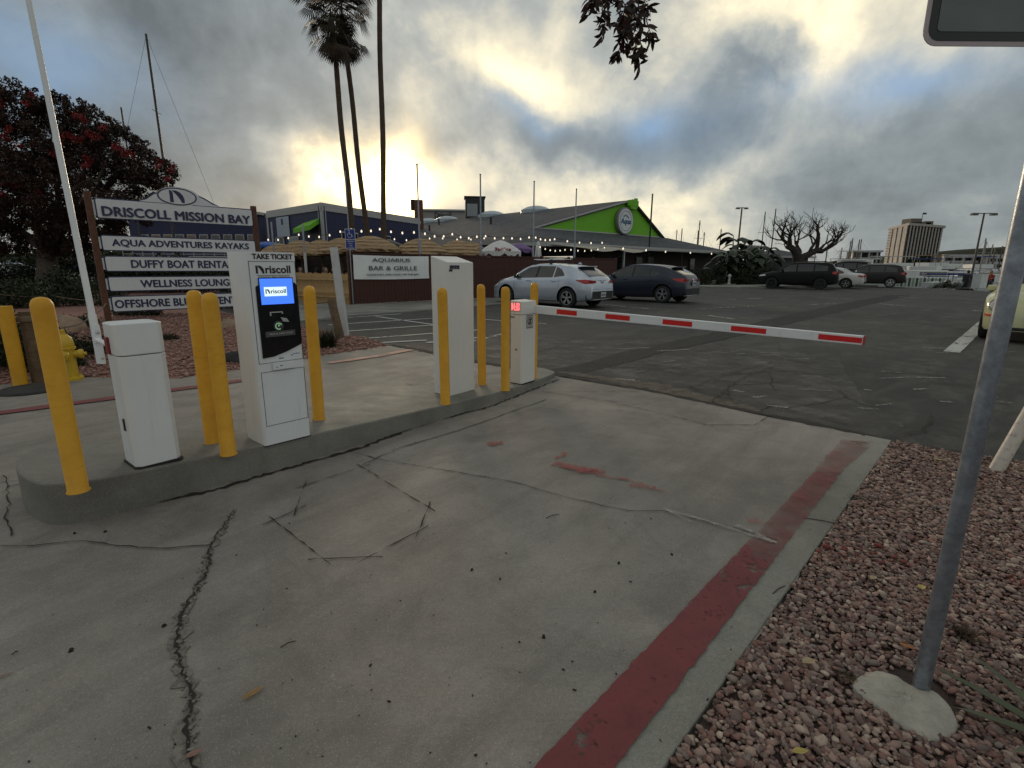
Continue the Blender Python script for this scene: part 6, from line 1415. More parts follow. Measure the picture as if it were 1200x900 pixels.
# fan palms
M_PTR = mat('palm trunk', (.085, .055, .038), .9, var=.3, scale=3, bump=.03, bscale=6)
LF_PALM = leafmat('dry palm fronds', [(.030, .022, .014), (.055, .030, .018), (.040, .035, .016), (.028, .020, .012)])
def fanpalm(ptop, pbase, Y, lab, crown_r=2.0, rt=.125, rb=.155, seed=1, skirt=1.6, up=1.2):
    p1 = at(*ptop, Y); p0 = at(pbase[0], pbase[1], Y); d = p1-p0; base = p0-d*(p0.z/d.z); base.z = 0
    t = thing('fan_palm', lab, 'palm tree', tuple(base), 0, 'tall fan palms by the patio')
    top_ = p1-base; b = MB(); n = 36; b.tube([tuple(top_*(i/n)+Vector((math.sin(i*.35+seed)*.03, 0, 0))) for i in range(n+1)], [(rb+(rt-rb)*i/n)*(1+.045*(i % 2)) for i in range(n+1)], 12); b.build('trunk', M_PTR, t, smooth=60)
    r = random.Random(seed); b = MB(); hub = top_+Vector((0, 0, up*.6))
    for k in range(80):
        a = r.uniform(0, 2*PI); el = r.uniform(-1.45, 1.1); l1_ = crown_r*r.uniform(.42, .78); st_ = hub-Vector((0, 0, r.uniform(0, skirt*.8) if el < -.5 else 0))
        dr = Vector((math.cos(a)*math.cos(el), math.sin(a)*math.cos(el), math.sin(el))); q1 = st_+dr*l1_-Vector((0, 0, .12*l1_))
        b.tube([tuple(st_), tuple(st_+dr*l1_*.5), tuple(q1)], [.022, .018, .012], 4)
        side_ = dr.cross(Vector((0, 0, 1))); side_.normalize(); upv = side_.cross(dr); fl__ = crown_r*r.uniform(.30, .55)
        for j in range(12):
            an = (j-5.5)/5.5*1.15; dj = (dr*math.cos(an)+side_*math.sin(an)+upv*.1).normalized(); w_ = side_*math.cos(an)*.034-dr*math.sin(an)*.034
            e1 = q1+dj*fl__*.6-Vector((0, 0, .05)); e2 = q1+dj*fl__-Vector((0, 0, fl__*.38))
            b.add([tuple(q1), tuple(e1-w_), tuple(e1+w_), tuple(e2)], [(0, 1, 2), (1, 3, 2)])
    b.build('crown', LF_PALM, t); return t
fanpalm((388, 22), (413, 275), 29, 'left palm of the close pair with crowns at the top edge', 1.65, seed=3, skirt=1.7)
fanpalm((401, 20), (430, 275), 31, 'right palm of the close pair with crowns at the top edge', 1.7, seed=5, skirt=1.6)
fanpalm((443.5, -52), (450.5, 275), 30, 'straight single palm right of the close pair, its crown above the frame', 1.7, seed=8, skirt=.6, up=1.6)
# hanging eucalyptus branch
LF_EUC = leafmat('dark hanging leaves', [(.018, .014, .010), (.045, .014, .012), (.025, .018, .012), (.06, .02, .014)])
hb0 = at(720, -60, 3.9); hbr = thing('hanging_branch', 'dark leafy twigs hanging into the top of the picture', 'branch', tuple(hb0)); r = random.Random(4)
b = MB(); lv = MB()
tips = [((700, -40), (690, 18)), ((715, -40), (705, 45)), ((728, -40), (722, 68)), ((735, -40), (748, 30)), ((745, -40), (762, 20)), ((730, -30), (750, 85)), ((738, -30), (764, 52)), ((722, -30), (735, 60)), ((705, -50), (697, 5)), ((735, -30), (756, 60)), ((725, -40), (730, 30)), ((742, -40), (742, 45)), ((716, -40), (712, 15))]
def blade(b, p, d, l, w):
    d = d.normalized(); s_ = d.cross(Vector((r.uniform(-1, 1), r.uniform(-1, 1), r.uniform(-1, 1)))).normalized(); n_ = s_.cross(d)*l*.12; pts = []
    for t, ww in ((0, .1), (.25, .8), (.55, 1), (.8, .6), (1, .03)):
        c_ = p+d*l*t+n_*math.sin(PI*t); pts.append([tuple(c_-s_*w*ww/2), tuple(c_+s_*w*ww/2)])
    b.grid(pts)
for k, (s0, s1) in enumerate(tips):
    Y = 3.9+r.uniform(-.3, .3); p0 = at(*s0, Y)-hb0; p1 = at(*s1, Y)-hb0; pts = limb(b, p0, p1, .007, .002, 5, .05, 7, k)
    n = 26 if s1[1] > 25 else 18
    for j in range(n):
        t = r.uniform(.42, 1.0)**.8; i = min(6, int(t*7)); p = pts[i].lerp(pts[i+1], t*7-i if i < 6 else r.random())
        blade(lv, p, Vector((r.uniform(-.75, .75), r.uniform(-.6, .6), -1+r.uniform(-.1, 1.1))), r.uniform(.055, .095), r.uniform(.020, .032))
b.tube([tuple(at(640, -150, 4.0)-hb0), tuple(at(690, -60, 3.95)-hb0), tuple(at(745, -45, 3.9)-hb0)], [.03, .02, .01], 7)
b.build('twigs', M_DBARK, hbr); lv.build('leaves', LF_EUC, hbr)
# bare pollarded tree
db = Vector((*g(934, 331), 0)); db = at(934, 331, 47.0); db.z = 0
dt = thing('bare_tree', 'bare dark pollarded tree with twisted branches behind the black car', 'tree', tuple(db)); b = MB(); r = random.Random(12)
def brs(p, d, l, rad, dep):
    if dep == 0 or rad < .012: return
    n = 4; pts = [p]; dd = d.copy()
    for i in range(n):
        dd = (dd+Vector((r.uniform(-.34, .34), r.uniform(-.34, .34), r.uniform(-.22, .30)))).normalized(); pts.append(pts[-1]+dd*l/n)
    r1 = rad*.72; b.tube([tuple(q) for q in pts], [rad+(r1-rad)*i/n for i in range(n+1)], 6 if rad > .05 else 4)
    for k in range(3 if dep > 2 else 2):
        nd = (dd+Vector((r.uniform(-.95, .95), r.uniform(-.95, .95), r.uniform(-.25, .85)))).normalized(); brs(pts[-1-(k == 2)], nd, l*r.uniform(.66, .86), r1*r.uniform(.58, .78), dep-1)
u_ = Vector((1, 0, 0))
tp = [Vector((0, 0, -.1)), Vector((.05, 0, 1.0)), Vector((-.1, 0, 2.0)), Vector((-.25, 0, 2.9))]
b.tube([tuple(q) for q in tp], [.62, .52, .52, .50], 10); b.tube([(-.25, 0, 2.7), (-.55, .1, 3.3), (-1.0, .1, 3.7)], [.46, .36, .28], 8); b.tube([(-.1, 0, 2.5), (.7, .1, 2.9), (1.5, .1, 3.35), (2.2, .2, 3.3)], [.42, .32, .30, .24], 8)
for st_, d_, l_, r_, dep in [((-1.0, .1, 3.7), (-.8, .2, .8), 1.3, .20, 5), ((-.9, .1, 3.6), (-.2, -.4, 1), 1.3, .18, 5), ((-.55, .1, 3.3), (-1, -.2, .35), 1.2, .16, 5), ((2.2, .2, 3.3), (1., 0, .75), 1.2, .18, 5), ((1.5, .1, 3.4), (.5, .2, 1), 1.3, .19, 5), ((.7, .1, 3.0), (.25, -.3, 1), 1.35, .18, 5), ((.0, .1, 3.1), (.0, .3, 1), 1.3, .18, 5), ((2.1, .2, 3.3), (1, .3, .25), 1.3, .15, 5), ((1.2, .1, 3.2), (.9, -.2, .7), 1.3, .16, 5), ((-.3, 0, 2.9), (-.5, .1, .9), 1.5, .2, 5)]:
    brs(Vector(st_), Vector(d_).normalized(), l_, r_, dep)
b.build('trunk', M_DBARK, dt, smooth=60); dt.scale = (.92, .92, .88)
# giant bird of paradise clump
M_BOP = mat('broad green leaf', (.016, .028, .010), .45, var=.4, scale=1.5)
def paddle(b, base, a, h, l, w, lean, seed):
    r = random.Random(seed); d = Vector((math.cos(a), math.sin(a), 0)); top_ = base+d*lean*h+Vector((0, 0, h)); b.tube([tuple(base), tuple(base+d*lean*h*.35+Vector((0, 0, h*.55))), tuple(top_)], [.07, .05, .03], 5)
    s_ = Vector((-d.y, d.x, 0)); rows = []
    for i in range(8):
        t = i/7; c_ = top_+d*l*t*.8+Vector((0, 0, l*(t*.75-.95*t*t))); ww = w*math.sin(PI*min(1, .08+t*.92))**.7; fold = ww*.3
        rows.append([tuple(c_-s_*ww+Vector((0, 0, -fold))), tuple(c_), tuple(c_+s_*ww+Vector((0, 0, -fold)))])
    b.grid(rows)
for (px, Y, n, hmax, lab) in [(862, 47, 40, 5.0, 'tallest clump of broad leaved plants at the right end of the restaurant'), (884, 46, 28, 3.7, 'lower clump of broad leaved plants beside the grey hut'), (848, 45, 20, 3.2, 'low clump of broad leaved plants against the dark restaurant wall')]:
    q_ = at(px, 334, Y); q_.z = 0; t = thing('broad_leaved_plant', lab, 'plant', tuple(q_), 0, 'broad leaved plants near the restaurant end'); rr = random.Random(px)
    for k in range(n):
        b = MB(); h_ = hmax*rr.uniform(.35, .85); paddle(b, Vector((rr.uniform(-.7, .7), rr.uniform(-.7, .7), 0)), rr.uniform(0, 2*PI), h_, rr.uniform(1.3, 2.2), rr.uniform(.26, .44), rr.uniform(.03, .28), k+px); b.build('leaf', M_BOP, t)
def bush(px, py, Y, rr_, n, per, size, m, lab, cat='bush', name='bush', seed=1, flat_=.8):
    q_ = at(px, py, Y); q_.z = 0; t = thing(name, lab, cat, tuple(q_)); r = random.Random(seed); cl = []
    for _ in range(n):
        a = r.uniform(0, 2*PI); d = rr_[0]*math.sqrt(r.random()); z_ = r.uniform(.1, 1)*rr_[2]*(1-.5*(d/rr_[0])**2); cl.append((d*math.cos(a), d*math.sin(a)*rr_[1]/rr_[0], z_, rr_[3]))
    leafcloud('foliage', cl, per, size, m, t, seed, .4, 0., flat_)
    b = MB()
    for k in range(5): limb(b, (0, 0, 0), (cl[k][0]*.7, cl[k][1]*.7, cl[k][2]*.8), .03, .01, 5, .05, 4, k)
    b.build('stem', M_BARK, t); return t
bush(848, 335, 44.5, (3.2, .9, 1.7, .45), 60, 60, .09, LF_GRN, 'dark hedge under the eave at the right end of the restaurant', 'hedge', 'hedge', 3)
bush(885, 336, 44, (2.6, 1.2, 1.9, .45), 60, 60, .09, LF_GRN, 'dark bush in front of the grey hut left of the black car', seed=4)
# grey hut
q_ = at(907, 320, 54); q_.z = 0; hut = thing('grey_hut', 'small grey hut with low dark roof left of the bare tree', 'hut', tuple(q_), .5)
hh = hz(q_.x, q_.y, 301); b = MB(); b.box((0, 0, hh/2), (4.6, 4, hh)); b.build('wall', mat('grey hut wall', (.075, .078, .085), .8), hut)
ht = hz(q_.x, q_.y, 293); b = MB(); b.add([(-2.8, -2.5, hh), (2.8, -2.5, hh), (2.8, 2.5, hh), (-2.8, 2.5, hh), (-.8, 0, ht), (.8, 0, ht)], [(0, 1, 5, 4), (1, 2, 5), (2, 3, 4, 5), (3, 0, 4), (3, 2, 1, 0)]); b.build('roof', M_SHIN, hut); b = MB(); b.box((0, -2.45, hh-.05), (5.7, .1, .2)); b.build('fascia', M_FAS, hut)
# white standpipe on the kerb
q_ = at(854, 334, 41); q_.z = .13; o = thing('standpipe', 'small white standpipe on the kerb behind the dark blue hatchback', 'standpipe', tuple(q_)); b = MB(); b.lathe([(.16, 0), (.16, .05), (.09, .08), (.08, .55), (.13, .58), (.13, .70), (.06, .78), (0, .8)], 14); b.build('pipe', mat('white paint dull', (.40, .40, .40), .6), o, smooth=40); b = MB(); b.box((0, 0, .0), (.8, .8, .06)); b.build('pad', M_WALK, o)
# planting at the left bed
q_ = g(384, 408); lvp = thing('spiky_plant', 'tuft of dark green spiky leaves at the foot of the short wood post', 'plant', (q_[0], q_[1], 0)); b = MB(); tuft(b, 0, 0, 0, 260, .42, .34, .011, 7, curl=.3); b.build('leaves', LF_GRN, lvp)
for (px, py, s_, h_, lab, dark) in [(76, 388, .42, .30, 'pale sandstone boulder behind the near bollard and hydrant', 0), (268, 384, .26, .16, 'tan boulder on the gravel left of the ticket kiosk', 0), (297, 386, .2, .12, 'small tan stone tucked behind the ticket kiosk', 0), (278, 424, .22, .14, 'black low lamp box on the gravel left of the ticket kiosk', 1), (98, 412, .16, .12, 'small pale stone left of the raised gate arm foot', 0), (6, 340, .9, .45, 'large pale boulder at the left edge under the tree', 0)]:
    q_ = g(px, py); bm = bmesh.new(); bmesh.ops.create_icosphere(bm, subdivisions=3, radius=1); r = random.Random(px)
    ph = [r.uniform(0, 6) for _ in range(6)]
    for v in bm.verts:
        k = 1+.14*math.sin(3*v.co.x+ph[0])*math.cos(2.5*v.co.y+ph[1])+.08*math.sin(6*v.co.z+ph[2]+4*v.co.x)+r.uniform(-.02, .02); v.co = Vector((v.co.x*k*s_*1.2, v.co.y*k*s_*.9, max(-.15, v.co.z)*k*h_))
    me = bpy.data.meshes.new('boulder'); bm.to_mesh(me); bm.free(); me.polygons.foreach_set('use_smooth', [True]*len(me.polygons)); me.materials.append(M_RUB if dark else mat('sandstone', (.27, .19, .13), .85, var=.3, scale=4, bump=.02, bscale=14)); o = bpy.data.objects.new('boulder' if not dark else 'lamp_box', me); C.objects.link(o); o.location = (q_[0], q_[1], .01); tag(o, lab, 'boulder' if not dark else 'lamp', 'boulders in the left bed' if not dark else None)
for a in [(8, 430, 6.9, (.75, .6, .75, .22), 60, 70, .035, 'dark bush at the left edge behind the flat topped yellow post', 5), (33, 428, 7.6, (.55, .5, .55, .2), 40, 60, .035, 'dark low bush between the old wood post and the near bollard', 6), (60, 432, 6.9, (.4, .3, .5, .16), 34, 60, .03, 'dark bush right behind the fire hydrant', 7), (92, 418, 8.0, (.45, .35, .32, .14), 30, 60, .03, 'low bush just right of the hydrant', 16),
          (88, 384, 11.5, (.45, .4, .25, .13), 26, 60, .03, 'small grey green bush between the hydrant and the sign post', 8), (72, 350, 19, (.9, .8, 1.15, .35), 60, 70, .06, 'green bush at the foot of the flowering tree', 9), (20, 352, 17, (1.3, .9, .9, .35), 60, 70, .06, 'broad green bush left of the flowering tree trunk', 10), (108, 348, 18, (.9, .7, .9, .3), 50, 60, .05, 'bush below the left end of the sign board', 11), (160, 372, 14.2, (.6, .4, .3, .16), 36, 50, .035, 'low dark bush under the sign board', 12), (290, 372, 17, (1.2, .7, .75, .25), 60, 60, .045, 'dark bush under the right end of the sign board', 13), (200, 405, 9.6, (.16, .12, .12, .07), 10, 50, .02, 'tiny weed clump on the gravel below the sign board', 14), (10, 322, 26, (2.2, 1.2, 1.4, .5), 60, 60, .09, 'far bush at the left edge', 15)]:
    px, py, Y, rr_, n, per, sz, lab, sd = a; bush(px, py, Y, rr_, n, per, sz, LF_GRN, lab, seed=sd)
# rope lines around the bed
for k, (pts, lab) in enumerate([([(48, 372, 5.9), (72, 384, 7.5), (110, 368, 10), (126, 352, 12.4)], 'tan rope sagging from the dark wood post towards the sign board'), ([(0, 345, 16), (60, 346, 17), (128, 352, 15)], 'thin far rope crossing the gravel below the tree')]):
    b = MB(); P3 = [at(*p) for p in pts]; path = []
    for a, c_ in zip(P3, P3[1:]):
        for i in range(6): path.append(a.lerp(c_, i/6)-Vector((0, 0, .06*math.sin(PI*i/6))))
    b.tube([tuple(p) for p in path], .012, 5); o = b.build('rope', MATS['rope']); tag(o, lab, 'rope')
# ------------------------------------------------------------------ lamp posts
def lamp(px, top_y, Y, arms, lab, h0=0, r_=.09, grp='lot lamp posts'):
    q_ = at(px, 330, Y); q_.z = h0
    # px is the column at the head
    lo, hi = -200, 200
    for _ in range(50):
        m_ = (lo+hi)/2; z_ = hz(m_, Y, top_y)
        if pj((m_, Y, z_))[0] < px: lo = m_
        else: hi = m_
    z_ = hz(lo, Y, top_y); t = thing('lamp_post', lab, 'lamp post', (lo, Y, h0), 0, grp)
    b = MB(); b.tube([(0, 0, 0), (0, 0, z_-h0)], [r_, r_*.7], 10); b.build('pole', mat('dull metal pole', (.10, .095, .085), .6, .3), t, smooth=40)
    for s_ in (-1, 1):
        b = MB(); b.tube([(0, 0, z_-h0-.05), (s_*arms, 0, z_-h0-.02)], .035, 6); b.build('arm', MATS['dull metal pole'], t)
        b = MB(); b.box((s_*(arms+.22), 0, z_-h0-.10), (.5, .32, .18), top=.8); b.build('lamp_head', MATS['dull metal pole'], t, bevel=.02)
    return t
lamp(1153.5, 249.5, 43, .55, 'tall lamp post with two square heads near the marina edge, leftwards of the sign pole'); lamp(869.5, 243, 62, .25, 'distant lamp post with twin heads above the broad leaved plants', r_=.12)
# ------------------------------------------------------------------ marina
M_HULL = mat('white hull gelcoat', (.60, .62, .62), .3, var=.04, scale=1); M_DECK = mat('deck cream', (.50, .49, .45), .5); M_BLUC = mat('blue boat cover', (.015, .03, .20), .7); M_MAST = mat('mast aluminium', (.26, .24, .22), .5, .3); M_TAN = mat('tan sail cover', (.22, .16, .10), .8)
def hullmb(L_, B_, H_, n=12):
    b = MB(); rows = []
    for i in range(n+1):
        t = i/n; x = -L_/2+L_*t; w = B_/2*(1-max(0, (t-.45)/.55)**2.2)*(.88+.12*min(1, t*4)); sh = H_*(1+.35*t*t)
        rows.append([(x, -w, sh), (x+.02, -w*.86, H_*.35), (x-.0, -w*.25, -.1), (x, w*.25, -.1), (x+.02, w*.86, H_*.35), (x, w, sh)])
    b.grid(rows); k = 6
    for i in range(n): b.f.append((i*k, i*k+5, (i+1)*k+5, (i+1)*k)); b.m.append(0)
    b.f.append(list(range(k))); b.m.append(0); return b
def yacht(px, Y, L_, rz, lab, kind=0, grp='motor boats in the marina', cover=None):
    q_ = at(px, 330, Y); t = thing('motor_boat', lab, 'boat', (q_.x, q_.y, -.9), rz, grp); k = L_/10; h_ = 1.35*k
    hullmb(L_, 3.2*k, h_).build('hull', M_HULL, t, smooth=35)
    b = MB(); b.prism([(-L_*.36, -1.25*k), (L_*.12, -1.2*k), (L_*.24, -.6*k), (L_*.24, .6*k), (L_*.12, 1.2*k), (-L_*.36, 1.25*k)], h_, h_+.95*k); cb_ = b.build('cabin', M_HULL, t, bevel=.08*k)
    b = MB(); b.prism([(-L_*.30, -1.27*k), (L_*.11, -1.23*k), (L_*.245, -.62*k), (L_*.245, .62*k), (L_*.11, 1.23*k), (-L_*.30, 1.27*k)], h_+.45*k, h_+.78*k); b.build('window_band', M_GLS, cb_)
    if kind:
        b = MB(); b.prism([(-L_*.28, -1.05*k), (0, -1.0*k), (L_*.06, 0), (0, 1.0*k), (-L_*.28, 1.05*k)], h_+1.05*k, h_+1.55*k); b.build('flybridge', M_HULL, t, bevel=.05*k)
        b = MB(); b.box((-L_*.15, 0, h_+2.45*k), (L_*.26, 2.2*k, .07)); hp = b.build('bimini_top', cover or M_DECK, t)
        for sx_ in (-.26, -.04):
            for sy_ in (-1, 1): b = MB(); b.tube([(L_*sx_, sy_*k, h_+1.5*k), (L_*sx_, sy_*k, h_+2.45*k)], .03, 5); b.build('support', M_MAST, hp)
    elif cover: b = MB(); b.prism([(-L_*.46, -1.3*k), (-L_*.1, -1.3*k), (-L_*.1, 1.3*k), (-L_*.46, 1.3*k)], h_+.9*k, h_+1.05*k); b.build('cockpit_cover', cover, t)
    b = MB(); b.tube([(L_*.25, -1.0*k, h_*1.2), (L_*.25, -1.0*k, h_*1.2+.6), (L_*.5, 0, h_*1.35+.65), (L_*.25, 1.0*k, h_*1.2+.6), (L_*.25, 1.0*k, h_*1.2)], .025, 5); b.build('bow_rail', M_MAST, t)
    return t
yl = [(1084, 51, 9.5, .35, 'large white motor boat with long smooth deck right of the charcoal car', 0, None), (1066, 60, 9, 2.2, 'white and blue motor boat directly behind the charcoal car tail', 1, M_BLUC), (1120, 56, 9, .2, 'white motor boat behind the blue canopy stand', 0, None),
      (1040, 66, 10, .5, 'white cabin boat above the roof of the charcoal car', 1, None), (1010, 70, 12, .3, 'tall white flybridge boat left of the hotel tower foot', 1, None), (1022, 62, 9, 2.6, 'white boat hull showing between the white saloon and the charcoal car', 0, M_BLUC),
      (1136, 66, 10, 1.2, 'white flybridge boat left of the near lamp post', 1, M_BLUC), (1160, 60, 8, .6, 'white boat between the near lamp post and the sign pole', 0, M_TAN), (1175, 66, 9, 2.0, 'white boat just left of the sign pole', 1, M_BLUC), (1100, 75, 11, .1, 'far white boat with tan top in the middle of the marina', 1, M_TAN), (1058, 82, 11, .4, 'far white boat right of the hotel foot', 1, None), (1128, 86, 11, .3, 'far white boat under the dark hill', 1, None), (1150, 78, 9, 2.4, 'far white boat behind the near lamp post', 0, M_BLUC), (990, 84, 10, .4, 'far boat left of the tall flybridge boat', 1, M_TAN), (1184, 54, 8, .3, 'white boat partly hidden by the sign pole', 0, None)]
for a in yl: yacht(*a[:5], kind=a[5], cover=a[6])
def sail(pxt, pyt, Y, lab, L_=9, rz=.4, grp='sailing boats in the marina', r_=.08, dark=True, stays=True):
    lo, hi = -300, 300
    for _ in range(50):
        m_ = (lo+hi)/2; z_ = hz(m_, Y, pyt)
        if pj((m_, Y, z_))[0] < pxt: lo = m_
        else: hi = m_
    z_ = hz(lo, Y, pyt)+.9; t = thing('sailing_boat', lab, 'boat', (lo, Y, -.9), rz, grp)
    hullmb(L_, L_*.3, 1.0).build('hull', M_HULL, t, smooth=35); b = MB(); b.box((-.3, 0, 1.25), (L_*.35, L_*.18, .5), top=.85); b.build('cabin', M_HULL, t, bevel=.05)
    b = MB(); b.tube([(.6, 0, 1.0), (.6, 0, z_)], [r_, r_*.75], 7); ms = b.build('mast', M_MAST if not dark else mat('dark mast', (.05, .045, .04), .6), t)
    for k in (.5, .72): b = MB(); b.tube([(.6, -.7, z_*k), (.6, .7, z_*k)], .025, 4); b.build('spreader', M_MAST, ms)
    b = MB(); b.tube([(.5, 0, 2.0), (-L_*.36, 0, 2.1)], .11, 8); b.build('boom', M_BLUC, t)
    if stays:
        for (x_, y_) in ((L_*.48, 0), (-L_*.48, 0)): b = MB(); b.tube([(x_, y_, 1.1), (.6, 0, z_-.1)], .013 if Y > 50 else .012, 3); b.build('stay', M_DK, t)
    return t
ml = [(790, 269, 95), (797.5, 267.5, 92), (818.7, 269.7, 88), (823, 258, 80), (829.5, 272, 90), (841.5, 268, 82), (895.2, 247.5, 74), (910.5, 244, 70), (962, 275, 78), (975.8, 282, 84), (994, 282, 85), (998.5, 279, 82), (1009, 280.5, 88), (1013.5, 280, 86), (1102, 297, 90), (1151.5, 279, 62), (1156, 283, 70), (1167, 286, 72), (1172, 290, 80), (1120, 300, 110), (984, 290, 100), (1160, 296, 90), (1178, 288, 85)]
where = ['leftmost bare mast right of the restaurant roof', 'second bare mast right of the restaurant roof', 'short mast close left of the tall radar mast', 'tallest mast of the group between restaurant roof and broad leaved plants', 'mast in the middle of the group left of the broad leaved plants', 'mast with slanting stay just left of the broad leaved plants', 'tall mast between the far lamp post and the bare tree', 'tall mast touching the left side of the bare tree crown', 'pale mast right of the bare tree trunk', 'thin mast above the black car tail', 'left mast of the close pair above the white saloon', 'right mast of the close pair above the white saloon', 'left mast of the close pair near the hotel tower', 'right mast of the close pair near the hotel tower', 'short pale mast right of the hotel tower', 'tall mast crossing the near lamp post', 'mast just right of the near lamp post', 'leaning looking mast between lamp post and sign pole', 'mast next to the sign pole', 'far short mast in front of the dark hill', 'thin far mast right of the bare tree', 'short far mast right of the near lamp post', 'last mast left of the sign pole']
for k, ((px, py, Y), wh) in enumerate(zip(ml, where)): sail(px, py, Y, 'sailing boat, '+wh, rz=.3+.5*(k % 5), dark=k not in (8, 14, 15, 16, 17), r_=.10 if Y > 75 else .085)
sail(161, 39, 44, 'sailing boat with tall dark mast and slanting stays above the flowering tree', 12, .15, r_=.11); sail(133, 125, 52, 'sailing boat with short dark mast tip left of the tall mast', 9, .3, r_=.10, stays=False); sail(64, 114, 50, 'sailing boat with short dark mast tip beside the raised gate arm', 9, .3, r_=.10, stays=False)
# lot edge clutter at the marina
p = at(1071, 335, 42.5); o = thing('picket_fence', 'short pale green picket fence behind the charcoal car', 'fence', (p.x, p.y, 0), -.2)
for k in range(16): b = MB(); b.box((-2.0+k*.27, 0, .35), (.16, .03, .7)); b.build('board', mat('pale green board', (.26, .32, .26), .7) if k % 2 else mat('dark green board', (.05, .08, .06), .7), o)
b = MB(); b.box((0, .03, .6), (4.3, .03, .06)); b.build('rail', mat('pale green board', (.26, .32, .26), .7), o)
p = at(1114, 325, 43.5); o = thing('canopy_stand', 'low stand with long flat blue canopy at the marina edge', 'canopy', (p.x, p.y, 0), -.5)
b = MB(); b.box((0, 0, 1.0), (3.6, 2.0, .08)); b.box((0, 0, .78), (3.4, 1.9, .05)); b.build('canopy', M_BLUC, o)
for sx_ in (-1.6, 0, 1.6):
    for sy_ in (-.8, .8): b = MB(); b.tube([(sx_, sy_, -.6), (sx_, sy_, 1.0)], .03, 6); b.build('leg', M_MAST, o)
def dinghy(px, py, Y, L_, rz, m, lab): q_ = at(px, py, Y); t = thing('dinghy', lab, 'dinghy', (q_.x, q_.y, -.0), rz); hullmb(L_, L_*.45, .38).build('hull', m, t, smooth=40); b = MB(); b.box((-.3, 0, .36), (.2, L_*.36, .05)); b.build('bench', M_DECK, t)
dinghy(1096, 335, 41.2, 1.9, .2, M_HULL, 'small white dinghy lying at the lot edge right of the picket fence'); dinghy(1127, 335, 41.5, 2.2, .1, M_HULL, 'white dinghy under the blue canopy stand')
p = at(1147, 335, 39.5); o = thing('dock_box', 'white upright dock box right of the near lamp post foot', 'box', (p.x, p.y, 0), .3); b = MB(); b.box((0, 0, .5), (.75, .6, 1.0)); b.build('body', M_HULL, o, bevel=.03); b = MB(); b.box((0, 0, 1.03), (.8, .65, .07)); b.build('lid', M_HULL, o, bevel=.02)
bush(1108, 336, 40.9, (1.0, .4, .5, .2), 30, 50, .05, LF_GRN, 'low dark bush between the two white dinghies', seed=31)
person(*(lambda q_: (q_.x, q_.y))(at(1132, 335, 41)), (.04, .05, .10), 'person in dark clothes seated at the marina edge left of the lamp post', rz=2.0)
person(*(lambda q_: (q_.x, q_.y))(at(1158, 336, 40)), (.30, .04, .02), 'person in a red top seated at the marina edge right of the lamp post', rz=-1.0)
# hotel tower
M_HTL = mat('hotel concrete', (.36, .335, .31), .8, var=.08, scale=.05); M_HTG = mat('hotel dark glass', (.014, .013, .013), .8, spec=.1)
p = at(1057, 312, 400); base = Vector((p.x, p.y, -1)); HH = hz(p.x, p.y, 264)+1
ht_ = thing('hotel_tower', 'tall concrete hotel tower with dark vertical window strips across the marina', 'building', tuple(base), 0)
pr = at(1097, 312, 425)-base; plf = at(1035, 312, 452)-base; pr.z = plf.z = 0
b = MB(); b.prism([(0, 0), (pr.x, pr.y), (pr.x+plf.x, pr.y+plf.y), (plf.x, plf.y)], 0, HH); b.build('core', M_HTG, ht_)
def strips(v, n, duty, name, out, thick=1.2):
    d = v.normalized(); nn = Vector((d.y, -d.x, 0)); nn = -nn if nn.dot(base) > 0 else nn; L_ = v.length
    for k in range(n):
        c_ = L_*(k+.5)/n; w_ = L_/n*duty(k) if callable(duty) else L_/n*duty; a0 = d*(c_-w_/2); a1 = d*(c_+w_/2); b = MB()
        b.slab([a0+nn*out, a1+nn*out, a1+nn*out+Vector((0, 0, HH)), a0+nn*out+Vector((0, 0, HH))], -nn*(thick+out)); b.build(name, M_HTL, ht_)
strips(pr, 11, .36, 'fin', .5); strips(plf, 4, .74, 'pier', .4)
for k in range(1, 16):
    b = MB(); z_ = HH*k/16; b.prism([(-.2, -.3), (pr.x*1.0, pr.y-.3), (pr.x, pr.y+2), (plf.x*.99, plf.y), (plf.x-.6, plf.y-.2)], z_-.35, z_); b.build('floor_edge', M_HTG if k else M_HTL, ht_)
b = MB(); b.prism([(-1, -1.2), (pr.x+1, pr.y-1), (pr.x+plf.x, pr.y+plf.y), (plf.x-1, plf.y)], HH, HH+1.8); b.build('parapet', M_HTL, ht_)
c0 = (pr+plf)/2
for (dx, w_, h_) in ((0, 16, 3.5), (-4, 9, 6.5), (7, 6, 4.5)): b = MB(); b.box((c0.x+dx, c0.y, HH+h_/2+1.5), (w_, 10, h_)); b.build('plant_room', mat('brown plant room', (.13, .11, .095), .8), ht_)
b = MB(); b.tube([(c0.x+4, c0.y, HH+5), (c0.x+4, c0.y, HH+13)], .2, 5); b.box((c0.x+5.5, c0.y, HH+12.3), (3, .15, 1.4)); b.build('flag_pole', M_DK, ht_)
# terraced apartments far right
for (px, py, Y, w_, h_, n, lab) in [(1150, 318, 260, 34, 9, 3, 'white terraced apartment block with balconies right of the dark hill'), (1012, 318, 300, 14, 12, 3, 'small white apartment block left of the hotel tower'), (1190, 318, 250, 26, 8, 3, 'white terraced block behind the sign pole')]:
    q_ = at(px, py, Y); t = thing('apartment_block', lab, 'building', (q_.x, q_.y, -1), -.3)
    b = MB(); b.box((0, 5, h_/2), (w_, 10, h_)); b.build('wall', M_DWAL, t)
    for k in range(n+1): b = MB(); b.box((0, -.9, h_*k/n), (w_+1, 2.6, 1.1)); b.build('balcony', M_FAS, t)
    for k in range(int(w_/4)+1): b = MB(); b.box((-w_/2+4*k, -.8, h_/2), (.6, 2.4, h_)); b.build('divider', M_FAS, t)
